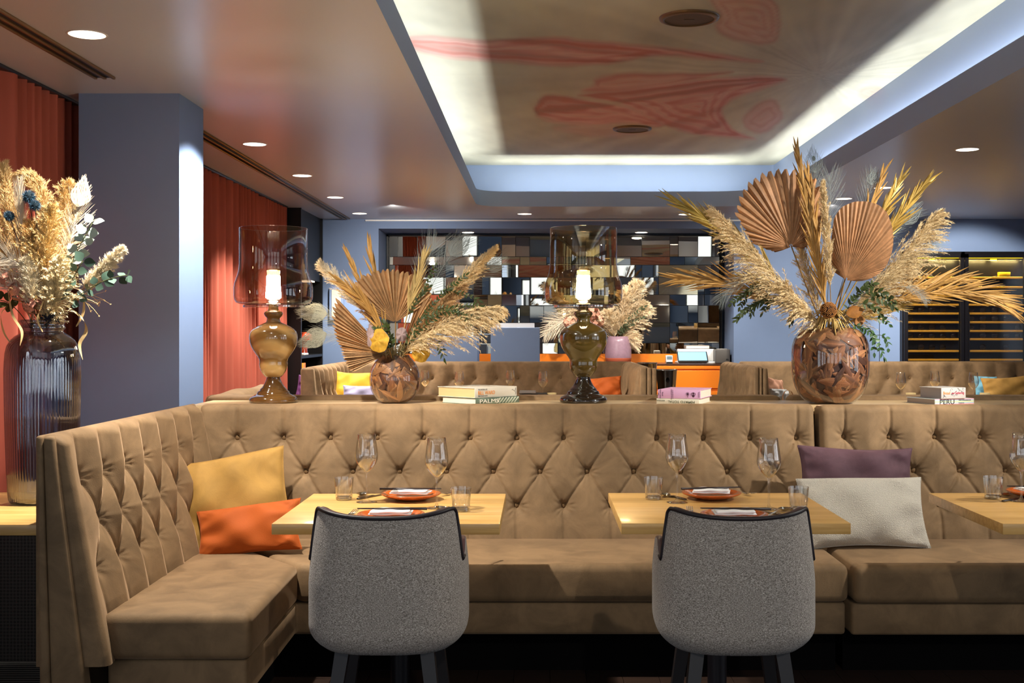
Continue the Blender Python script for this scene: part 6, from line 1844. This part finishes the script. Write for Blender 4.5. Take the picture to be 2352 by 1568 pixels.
twig('green leafy twig climbing in front of the mirror tiles, tallest in the middle arrangement', V, [(mo(0.01, -0.04), A(980, 690, -0.08), A(1070, 632, -0.06)), (A(960, 700, -0.07), A(980, 650, -0.08), A(1000, 610, -0.08)), (A(1000, 670, -0.07), A(1040, 660, -0.06), A(1100, 690, -0.05))], RUSC, GM['green twigs'], 0.023, 0.005, 0.016, 0.2)
twig('green leafy twig lying over the right pampas of the middle arrangement', V, [(mo(0.01, -0.05), A(1000, 690, -0.12), A(1102, 702, -0.11)), (A(990, 715, -0.10), A(1040, 690, -0.12), A(1078, 742, -0.12)), (A(960, 740, -0.10), A(1010, 700, -0.12), A(1092, 728, -0.12)), (A(940, 730, -0.1), A(950, 690, -0.1), A(985, 660, -0.1))], RUSC, GM['green twigs'], 0.023, 0.005, 0.018, 0.15)
twig('small green twig over the ochre fungus', V, [(mo(0, -0.07), A(890, 770, -0.13), A(865, 755, -0.13)), (mo(0.0, -0.07), A(900, 770, -0.13), A(885, 745, -0.13))], RUSC, GM['green twigs'], 0.03, 0.008, 0.012, 0.3)
twig('little green sprig hanging down right of the round feather vase', V, [(A(960, 770, -0.05), A(1010, 770, -0.07), A(1020, 822, -0.07))], RUSC, GM['green twigs'], 0.03, 0.006, 0.016, 0.55)
def fungus(lab, c, r, ax, tilt, m):
    t = thing('bracket_fungus', lab, 'dried fungus', tuple(c), 0, GM['bracket fungi'])
    g = MB(); P = []
    for i in range(33):
        a = 2 * PI * i / 32; row = []
        for j in range(7):
            s = j / 6; rr = r * s * (1 + 0.025 * math.sin(a * 5 + 1) + 0.015 * math.sin(a * 11)); row.append(Vector((rr * math.cos(a) * ax, -0.012 * (1 - s * s) + 0.004 * math.sin(a * 6) * s - 0.004, rr * math.sin(a))))
        P.append(row)
    M_ = Matrix.Rotation(tilt, 3, 'Z')
    P = [[M_ @ p for p in r_] for r_ in P]
    g.grid(P); put('cap', g, m, t)
    g = MB(); g.grid([[p + Vector((0, 0.012, 0)) for p in r_] for r_ in P], flip=True); put('back', g, OCHG, t)
fungus('ochre bracket fungus disc at the left of the round vase mouth', A(871, 782, -0.13), 0.056, 0.92, -0.35, OCH)
fungus('grey mauve bracket fungus behind the ochre disc', A(853, 772, -0.11), 0.055, 0.5, -0.7, OCHG)
fungus('mauve bracket fungus above the ochre disc', A(922, 768, -0.05), 0.034, 0.8, 0.2, OCHG)
fungus('dark ochre bracket fungus at the right of the round vase mouth', A(966, 808, -0.05), 0.05, 0.9, 0.4, OCH)
t = thing('moss_tuft', 'tuft of curly dry moss in the mouth of the round feather vase', 'moss', tuple(V))
g = MB()
for i in range(150):
    c = mA + Vector((rn.uniform(-0.05, 0.05), rn.uniform(-0.07, 0.04), rn.uniform(-0.02, 0.025))); a = rn.uniform(0, 6.28); r0 = rn.uniform(0.006, 0.016); ax = rvec(); bx = ax.orthogonal().normalized(); cx = ax.cross(bx)
    g.tube([c + (bx * math.cos(a + k * 0.9) + cx * math.sin(a + k * 0.9)) * r0 * (1 + 0.08 * k) for k in range(6)], 0.0009, 4)
o = put('strands', g, MOSS, t, world=True); o['kind'] = 'stuff'

# ------------------------------------------------------------------ left arrangement, in the tall ribbed vase
YL = VLP.y; V = Vector((VLP.x, VLP.y, 0.75))
def A(px, py, dy=0.0): return at(px, py, YL + dy)
mL = A(100, 735)
def mo(dx=0, dy=0): return mL + Vector((dx, dy, -0.03))
GL = {k: k + ' in the tall ribbed vase' for k in ('pampas stems', 'feathers', 'thistles', 'eucalyptus twigs', 'straw ribbons', 'pink blossoms')}
pampas('golden pampas plume at the left edge of the photo', V, (mo(-0.02, 0.02), A(30, 560, 0.03), A(8, 388, 0.03)), 0.12, PAMPG, GL['pampas stems'], 0.3, 110, 34, 0.15, tight=0.45, fw=0.0007)
pampas('golden pampas plume outermost at the left edge, lower one', V, (mo(-0.03, 0.0), A(-10, 580, 0.0), A(-30, 470, 0.0)), 0.12, PAMPG, GL['pampas stems'], 0.25, 100, 34, 0.2, tight=0.5, fw=0.0007)
pampas('golden pampas plume nodding left below the ceiling curtain top', V, (mo(0, 0.03), A(130, 430, 0.06), A(58, 402, 0.06)), 0.09, PAMPG, GL['pampas stems'], 0.45, 90, 34, 0.35, tight=0.45, fw=0.0007)
pampas('golden pampas plume behind the cream peacock feather', V, (mo(0.02, 0.05), A(140, 520, 0.08), A(155, 425, 0.08)), 0.10, PAMPG, GL['pampas stems'], 0.3, 90, 34, 0.3, tight=0.6, fw=0.0007)
pampas('dense yellow plume in the middle of the tall vase, left of the feather quill', V, (mo(0.0, -0.03), A(105, 590, -0.06), A(118, 480, -0.06)), 0.10, leafmat('yellow plume', '#e8cc92', 0.25, 0.9, 0.1), GL['pampas stems'], 0.1, 130, 34, 0.25, tight=0.7, fw=0.0008)
pampas('second dense yellow plume in the middle of the tall vase, below the thistles', V, (mo(-0.01, -0.02), A(75, 620, -0.05), A(70, 520, -0.05)), 0.10, leafmat('amber plume', '#e0bd82', 0.25, 0.9, 0.1), GL['pampas stems'], 0.15, 110, 34, 0.2, tight=0.6, fw=0.0008)
pampas('pale yellow plume low at the right of the tall vase mouth', V, (mo(0.02, -0.04), A(130, 680, -0.08), A(140, 600, -0.08)), 0.09, leafmat('pale yellow plume', '#f0dfb6', 0.2, 0.9, 0.1), GL['pampas stems'], 0.05, 110, 34, 0.35, tight=0.8, fw=0.0008)
pampas('brown plume behind the blue thistles', V, (mo(-0.02, 0.04), A(45, 600, 0.07), A(40, 500, 0.07)), 0.10, PAMPB, GL['pampas stems'], 0.2, 90, 30, 0.2, tight=0.6, fw=0.0008)
pampas('fluffy bunny tail plume pointing right in front of the blue pillar', V, (mo(0.02, 0.0), A(190, 660, 0.0), A(283, 574, 0.0)), 0.030, PAMPW, GL['pampas stems'], 0.5, 160, 26, 0.0, fl=0.02, tight=1.1, fw=0.0005, taper=0.2)
pampas('fluffy pale plume curving at the lower left of the tall arrangement', V, (mo(-0.02, -0.06), A(80, 660, -0.1), A(60, 600, -0.1)), 0.05, PAMPW, GL['pampas stems'], 0.3, 90, 28, 0.0, fl=0.022, tight=0.9, fw=0.0006)
feather('large cream peacock feather with a rounded tip in front of the blue pillar', V, (mo(0.02, -0.02), A(150, 620, -0.04), A(188, 436, -0.04)), PEAW, GL['feathers'], 0.085, 70, 0.3, 0.038, fw=0.0009, ang=42, dense=1.8)
feather('cream feather curling left above the pink blossoms', V, (mo(-0.02, -0.06), A(90, 600, -0.1), A(5, 592, -0.1)), PEAW, GL['feathers'], 0.09, 56, 0.35, 0.0, fw=0.0009, ang=50)
feather('cream feather standing upright left of the thistles', V, (mo(-0.02, -0.02), A(45, 560, -0.05), A(45, 425, -0.05)), PEAW, GL['feathers'], 0.08, 60, 0.45, 0.0, fw=0.0008, ang=14)
feather('cream feather low at the left edge', V, (mo(-0.02, -0.06), A(60, 640, -0.1), A(-5, 640, -0.1)), PEAW, GL['feathers'], 0.07, 40, 0.3, 0.0, fw=0.0009, ang=50)
def thistle(px, py, r, lab):
    c = A(px, py, -0.07); t = thing('thistle', lab, 'thistle', tuple(V), 0, GL['thistles'])
    g = MB(); g.ball(c, r * 0.62, 14, 10); put('core', g, mat('thistle core', '#1c2f38', rough=0.8), t, world=True)
    g = MB()
    for i in range(380):
        z = 1 - 2 * (i + 0.5) / 380; a = i * 2.39996; rr = math.sqrt(1 - z * z); d = Vector((rr * math.cos(a), rr * math.sin(a), z)); sd = d.cross(rvec())
        if sd.length < 1e-3: continue
        sd.normalize(); o = len(g.v); b = c + d * r * 0.55; g.v += [tuple(b - sd * 0.0011), tuple(b + sd * 0.0011), tuple(c + d * r * rn.uniform(0.9, 1.1))]; g.f.append((o, o + 1, o + 2))
    put('spikes', g, THIS, t, world=True, smooth=False)
    path = bez(c, lerp(c, mL, 0.5) + Vector((0.01, 0, 0)), mo(), 10); g = MB(); g.tube(path, 0.002, 5)
    for k in range(6):
        b = path[2 + k // 2]; d = (Vector((rn.uniform(-1, 1), rn.uniform(-.6, .2), 0.6))).normalized(); g.tube([b, b + d * 0.02, b + d * 0.035 + Vector((0, 0, 0.006))], [0.0013, 0.001, 0.0006], 4)
    put('stem', g, leafmat('thistle stem', '#6a5548', 0.2, 0.7), t, world=True)
thistle(66, 452, 0.029, 'largest blue thistle head, upper one in the tall arrangement'); thistle(80, 472, 0.025, 'pale blue thistle head just under the largest one'); thistle(21, 496, 0.023, 'dark blue thistle head lower at the left')
def euc(lab, pts, m, L, w, n, lst=None, start=0.25):
    t = root('eucalyptus_twig', lab, 'eucalyptus', V, GL['eucalyptus twigs']); path = bez(*pts, 20); g = MB(); gs = MB(); gs.tube(path, 0.0016, 5)
    for i in range(n):
        s = lerp(start, 1, i / (n - 1)); f = s * 19; k = min(18, int(f)); p = lerp(path[k], path[k + 1], f - k); tan = (path[k + 1] - path[k]).normalized()
        for sg in (1, -1):
            side = tan.cross(Vector((0, -1, 0)) + rvec() * 0.8).normalized(); d = (tan * 0.5 + side * sg + rvec() * 0.35).normalized()
            gs.tube([p, p + d * 0.006], 0.0008, 4); leaf_quad(g, p + d * 0.005, d, (Vector((0, -1, 0.3)) + rvec() * 0.6).normalized(), L * rn.uniform(0.8, 1.15), w * rn.uniform(0.85, 1.15), 0.12, 8)
    put('stem', gs, STEMG, t, world=True); put('leaves', g, m, t, world=True)
euc('silver eucalyptus twig rising right of the cream feather', (mo(0.02, -0.03), A(155, 610, -0.07), A(212, 512, -0.07)), EUCS, 0.042, 0.019, 7, start=0.35)
euc('dark green eucalyptus twig pointing right in front of the blue pillar', (mo(0.02, -0.03), A(200, 640, -0.06), A(292, 632, -0.06)), EUCG, 0.034, 0.014, 8, start=0.3)
euc('short green eucalyptus twig between the silver one and the bunny tail', (mo(0.02, -0.03), A(160, 650, -0.08), A(190, 600, -0.08)), EUCG, 0.036, 0.018, 4, start=0.4)
euc('olive eucalyptus leaves low at the left edge', (mo(-0.03, -0.04), A(30, 690, -0.09), A(2, 690, -0.09)), leafmat('olive leaf', '#4b4a24', 0.2, 0.5), 0.045, 0.02, 3, start=0.5)
for (px, py, n, lab) in ((42, 668, 34, 'dusty pink blossom cluster at the left of the tall vase mouth, upper one'), (76, 700, 34, 'dusty pink blossom cluster right above the tall vase mouth'), (20, 640, 20, 'faded pink blossom cluster nearest the left edge')):
    t = thing('blossom_cluster', lab, 'blossom', tuple(V), 0, GL['pink blossoms']); c = A(px, py, -0.08); g = MB()
    for i in range(n):
        q = c + rvec() * 0.032
        nrm = (q - c).normalized()
        for k in range(4):
            d = (Matrix.Rotation(k * PI / 2 + i, 3, nrm) @ nrm.orthogonal().normalized()); leaf_quad(g, q, (d + nrm * 0.3).normalized(), nrm, 0.014, 0.0065, 0.1, 4)
    put('petals', g, PINKF, t, world=True)
    g = MB(); g.tube([c, lerp(c, mL, 0.5), mo()], 0.002, 5); put('stem', g, STEM, t, world=True)
def ribbon(lab, pts, w=0.004):
    t = root('straw_ribbon', lab, 'dried grass blade', V, GL['straw ribbons']); path = [Vector(p) for p in pts]
    sm_ = []
    for i in range(len(path) - 1):
        p0 = path[max(0, i - 1)]; p1 = path[i]; p2 = path[i + 1]; p3 = path[min(len(path) - 1, i + 2)]
        for k in range(6):
            u = k / 6; sm_.append(0.5 * ((2 * p1) + (p2 - p0) * u + (2 * p0 - 5 * p1 + 4 * p2 - p3) * u * u + (3 * p1 - p0 - 3 * p2 + p3) * u ** 3))
    sm_.append(path[-1]); n = len(sm_)
    sides = [Vector((math.cos(0.5 + i * 0.18), math.sin(0.5 + i * 0.18) * 0.6, 0.15)).normalized() for i in range(n)]
    g = MB(); g.strip(sm_, [w * math.sin(PI * (0.08 + 0.9 * i / n)) + 0.0004 for i in range(n)], sides); put('blade', g, STRAW, t, world=True)
    g = MB(); g.tube([sm_[0], mo()], 0.0012, 4); put('stalk', g, STEM, t, world=True)
ribbon('straw coloured blade falling down right of the tall vase, longest of them', [A(150, 700, -0.03), A(188, 730, -0.05), A(198, 760, -0.05), A(183, 790, -0.05), A(190, 826, -0.05)], 0.007)
ribbon('straw coloured blade falling down right of the tall vase, against the pillar edge', [A(160, 660, -0.02), A(188, 670, -0.04), A(192, 715, -0.04), A(175, 750, -0.04)], 0.006)
ribbon('straw coloured blade hanging over the left shoulder of the tall vase', [A(60, 690, -0.1), A(22, 660, -0.12), A(28, 720, -0.14), A(50, 760, -0.15), A(46, 794, -0.15)], 0.006)
ribbon('straw coloured blade hanging over the front of the tall vase mouth', [A(100, 690, -0.1), A(92, 712, -0.13), A(86, 735, -0.14), A(98, 762, -0.14)], 0.005)
ribbon('straw coloured blade at the far left edge, against the curtain', [A(50, 690, -0.05), A(5, 715, -0.06), A(8, 760, -0.06), A(26, 790, -0.06)], 0.005)
t = thing('berry_cluster', 'blue black berry cluster on the rim of the tall ribbed vase', 'berries', tuple(V)); g = MB(); c = A(118, 728, -0.07)
for i in range(120): g.ball(c + Vector((rn.gauss(0, 0.016), rn.gauss(0, 0.012), rn.gauss(0, 0.008))), 0.0036, 8, 6)
o = put('berries', g, BERRY, t, world=True); o['kind'] = 'stuff'
g = MB(); g.tube([c, mo()], 0.002, 5); put('stem', g, STEM, t, world=True)
t = thing('dried_spray', 'fine dry grass spray pointing right below the bunny tail', 'dried grass', tuple(V)); g = MB()
EN = []
for i in range(12):
    e = A(rn.uniform(205, 265), rn.uniform(640, 740), rn.uniform(-0.03, 0.03)); EN.append(e); g.tube(bez(A(150, 690), A(190, lerp(690, 650, rn.random())), e, 7), [0.0008] * 6 + [0.0004], 4)
put('stalks', g, STRAW, t, world=True)
g = MB()
for e in EN:
    for k in range(4): g.ball(e + rvec() * 0.0035, 0.0016, 5, 4)
o = put('seeds', g, STRAW, t, world=True); o['kind'] = 'stuff'

# ------------------------------------------------------------------ far arrangement, in the pink vase
V = Vector(VR); YR = 13.9
def A(px, py, dy=0.0): return at(px, py, YR + dy)
mR = A(1415, 772)
def mo(dx=0, dy=0): return mR + Vector((dx, dy, -0.06))
GF = {k: k + ' in the pink vase' for k in ('pampas plumes', 'blossoms')}
PR_ = leafmat('creamy pampas', '#f0dcb8', 0.2, 0.9, 0.05)
for (c, e, lb, lab) in (((1440, 700), (1465, 650), 0.22, 'creamy pampas plume pointing up right in the pink vase, tallest'), ((1430, 720), (1440, 670), 0.22, 'creamy pampas plume in the middle of the pink vase'), ((1460, 730), (1480, 700), 0.2, 'creamy pampas plume at the right side of the pink vase'), ((1410, 750), (1395, 720), 0.2, 'creamy pampas plume low over the pink vase rim'),
                        ((1440, 770), (1455, 780), 0.14, 'creamy plume drooping over the right rim of the pink vase'), ((1330, 730), (1255, 655), 0.16, 'creamy plume seen left of the olive lamp shade')):
    pampas(lab, V, (mo(), A(*c), A(*e)), lb, PR_, GF['pampas plumes'], 0.15, 60, 26, 0.3, fl=0.06, fw=0.0022, tight=0.8)
feather('cream feather drooping left of the olive lamp body, from the pink vase', V, (mo(), A(1320, 690), A(1250, 770)), PEAW, 'feathers in the pink vase', 0.2, 40, 0.45, 0.0, fw=0.002, ang=45)
feather('cream feather reaching left behind the olive lamp neck', V, (mo(), A(1330, 720), A(1262, 740)), PEAW, 'feathers in the pink vase', 0.2, 40, 0.4, 0.0, fw=0.002, ang=45)
for (px, py, lab) in ((1310, 740, 'peach blossom cluster left behind the olive lamp neck'), (1372, 738, 'peach blossom cluster right behind the olive lamp neck'), (1362, 718, 'pink blossom cluster under the amber lamp shade')):
    t = thing('blossom_cluster', lab, 'blossom', tuple(V), 0, GF['blossoms']); c = A(px, py, -0.1); g = MB()
    for i in range(40):
        q = c + rvec() * 0.07; nrm = (q - c).normalized()
        for k in range(4):
            d = (Matrix.Rotation(k * PI / 2 + i, 3, nrm) @ nrm.orthogonal().normalized()); leaf_quad(g, q, (d + nrm * 0.3).normalized(), nrm, 0.035, 0.016, 0.1, 4)
    put('petals', g, leafmat('peach petal', '#dba58a', 0.2, 0.8, 0.1), t, world=True)
    g = MB(); g.tube([c, lerp(c, mR, 0.6), mo()], 0.004, 5); put('stem', g, STEM, t, world=True)
twig('grey green twig in the pink vase, right of the olive lamp', V, [(mo(), A(1430, 740, -0.1), A(1480, 705, -0.1)), (mo(), A(1440, 745, -0.1), A(1475, 730, -0.1))], leafmat('grey green leaf', '#4a5238', 0.3, 0.6), 'green twigs in the pink vase', 0.05, 0.012, 0.03, 0.2)
# ================================================================== light, sky, camera
def light(name, kind, loc, energy, col=(1, 1, 1), rot=None, **kw):
    l = bpy.data.lights.new(name, kind); l.energy = energy; l.color = col
    for k_, v_ in kw.items(): setattr(l, k_, v_)
    o = bpy.data.objects.new(name, l); COL.objects.link(o); o.location = loc
    if rot: o.rotation_euler = rot
    return o
WARM = (1.0, 0.93, 0.83)
DLE = [40, 220, 220, 220, 130, 70, 60, 70, 70, 30, 30, 30, 30, 60, 20, 20]
for i, p in enumerate(DLP):
    light('downlight_lamp', 'SPOT', (p[0], p[1], CZ - 0.012), DLE[i], WARM, spot_size=R(96), spot_blend=0.6, shadow_soft_size=0.035)
# added spots, some without a fitting, aimed at flowers, banquettes, pillar and far end
def aim(loc, tgt, e, size, blend=0.4, col=WARM, soft=0.03):
    d = Vector(tgt) - Vector(loc)
    o = light('added_spot', 'SPOT', loc, e, col, spot_size=R(size), spot_blend=blend, shadow_soft_size=soft)
    o.rotation_euler = d.to_track_quat('-Z', 'Y').to_euler()
aim((-1.25, 4.1, 2.66), (-1.85, 4.33, 1.5), 120, 44)
aim((-1.25, 4.1, 2.66), (-1.0, 4.5, 0.5), 135, 80)
aim((-1.25, 4.1, 2.66), (-0.2, 4.9, 0.8), 62, 60)
aim((3.05, 4.1, 2.66), (1.0, 4.6, 0.8), 92, 60)
aim((3.05, 4.1, 2.66), (2.2, 4.8, 0.8), 45, 60)
aim((3.05, 4.1, 2.66), (1.5, 5.6, 1.5), 200, 38)
aim((0.9, 0.1, 2.66), (0.7, 4.2, 0.8), 70, 50)  # front fill, added to brighten the chair backs
aim((-1.25, 4.1, 2.66), (-0.62, 5.62, 1.35), 75, 32)
aim((-1.15, 6.6, 2.66), (-1.96, 6.65, 1.5), 190, 80, 0.3, (1.0, 0.95, 0.88))  # added spot without a fitting, brightens the pillar's right side
aim((-1.35, 8.0, 2.66), (-0.6, 11.6, 0.9), 210, 50)  # from here on, spots added without fittings to brighten the far end
aim((-1.35, 8.0, 2.66), (1.85, 10.6, 0.9), 420, 40)
aim((3.05, 8.2, 2.66), (3.0, 11.6, 0.9), 160, 50)
aim((0.9, 12.35, 2.66), (1.0, 14.0, 1.0), 110, 60)
aim((4.2, 11.6, 2.66), (4.9, 13.5, 1.5), 200, 60)
for x in (-1.5, 3.0): aim((x, 12.0, 2.66), (x, 13.55, 1.3), 80, 120, 1.0)
# cove light: LED tape lying in the trough behind the lip
COOL = (0.95, 0.98, 1.0)
def cove(loc, sx, sy, e):
    light('cove_tape', 'AREA', loc, e, COOL, rot=(PI, 0, 0), shape='RECTANGLE', size=sx, size_y=sy)
zl = CZ + 0.085
cove((-0.735, 6.4, zl), 0.02, 11.5, 32)
cove((2.455, 6.4, zl), 0.02, 11.5, 32)
cove((0.85, 12.30, zl), 2.6, 0.02, 10)
# niche lights
for px in (1075, 1473):
    p = on_z(px, 533, 2.57); light('niche_lamp', 'SPOT', (p.x, p.y, 2.545), 22, WARM, spot_size=R(90), spot_blend=0.5, shadow_soft_size=0.03)
# fridge inside
light('fridge_lamp', 'AREA', (4.9, FY - 0.022, 2.20), 14, (1.0, 0.78, 0.28), rot=(R(22), 0, 0), shape='RECTANGLE', size=1.3, size_y=0.01)
# daylight through the windows behind the camera
for w in wins:
    light('window_daylight', 'AREA', ((w[0] + w[1]) / 2, -4.15, 1.5), 6, (0.86, 0.93, 1.0), rot=(PI / 2, 0, 0), shape='RECTANGLE', size=1.4, size_y=1.9)
for (xa, xb, w, q) in sidew:
    light('window_daylight', 'AREA', (xa - 0.06 if q == 1 else xb + 0.06, (w[0] + w[1]) / 2, 1.45), 10, (0.86, 0.93, 1.0), rot=(0, -PI / 2 if q == 1 else PI / 2, 0), shape='RECTANGLE', size=1.9, size_y=1.3)
W = bpy.data.worlds.new('World'); SC.world = W; W.use_nodes = True
W.node_tree.nodes['Background'].inputs[0].default_value = (0.75, 0.86, 1.0, 1); W.node_tree.nodes['Background'].inputs[1].default_value = 0.5

cam = bpy.data.cameras.new('camera'); co = bpy.data.objects.new('camera', cam); COL.objects.link(co)
co.location = (0, 0, CAMZ); co.rotation_euler = (PI / 2, 0, 0)
cam.sensor_fit = 'HORIZONTAL'; cam.sensor_width = 36.0; cam.lens = 36.0 * F / 2352
cam.shift_x = -(PX - 1176) / 2352; cam.shift_y = (PY - 784) / 2352
cam.clip_start = 0.05; cam.clip_end = 100
SC.camera = co
SC.view_settings.view_transform = 'Standard'; SC.view_settings.look = 'None'; SC.view_settings.exposure = 0.82; SC.view_settings.gamma = 1.0; SC.view_settings.use_curve_mapping = False
cy = SC.cycles
cy.max_bounces = 7; cy.diffuse_bounces = 4; cy.glossy_bounces = 4; cy.transmission_bounces = 4; cy.transparent_max_bounces = 14
cy.caustics_reflective = False; cy.caustics_refractive = False; cy.sample_clamp_indirect = 4.0
cy.use_denoising = True
try: cy.denoiser = 'OPENIMAGEDENOISE'
except Exception: pass
cy.use_adaptive_sampling = True; cy.adaptive_threshold = 0.02
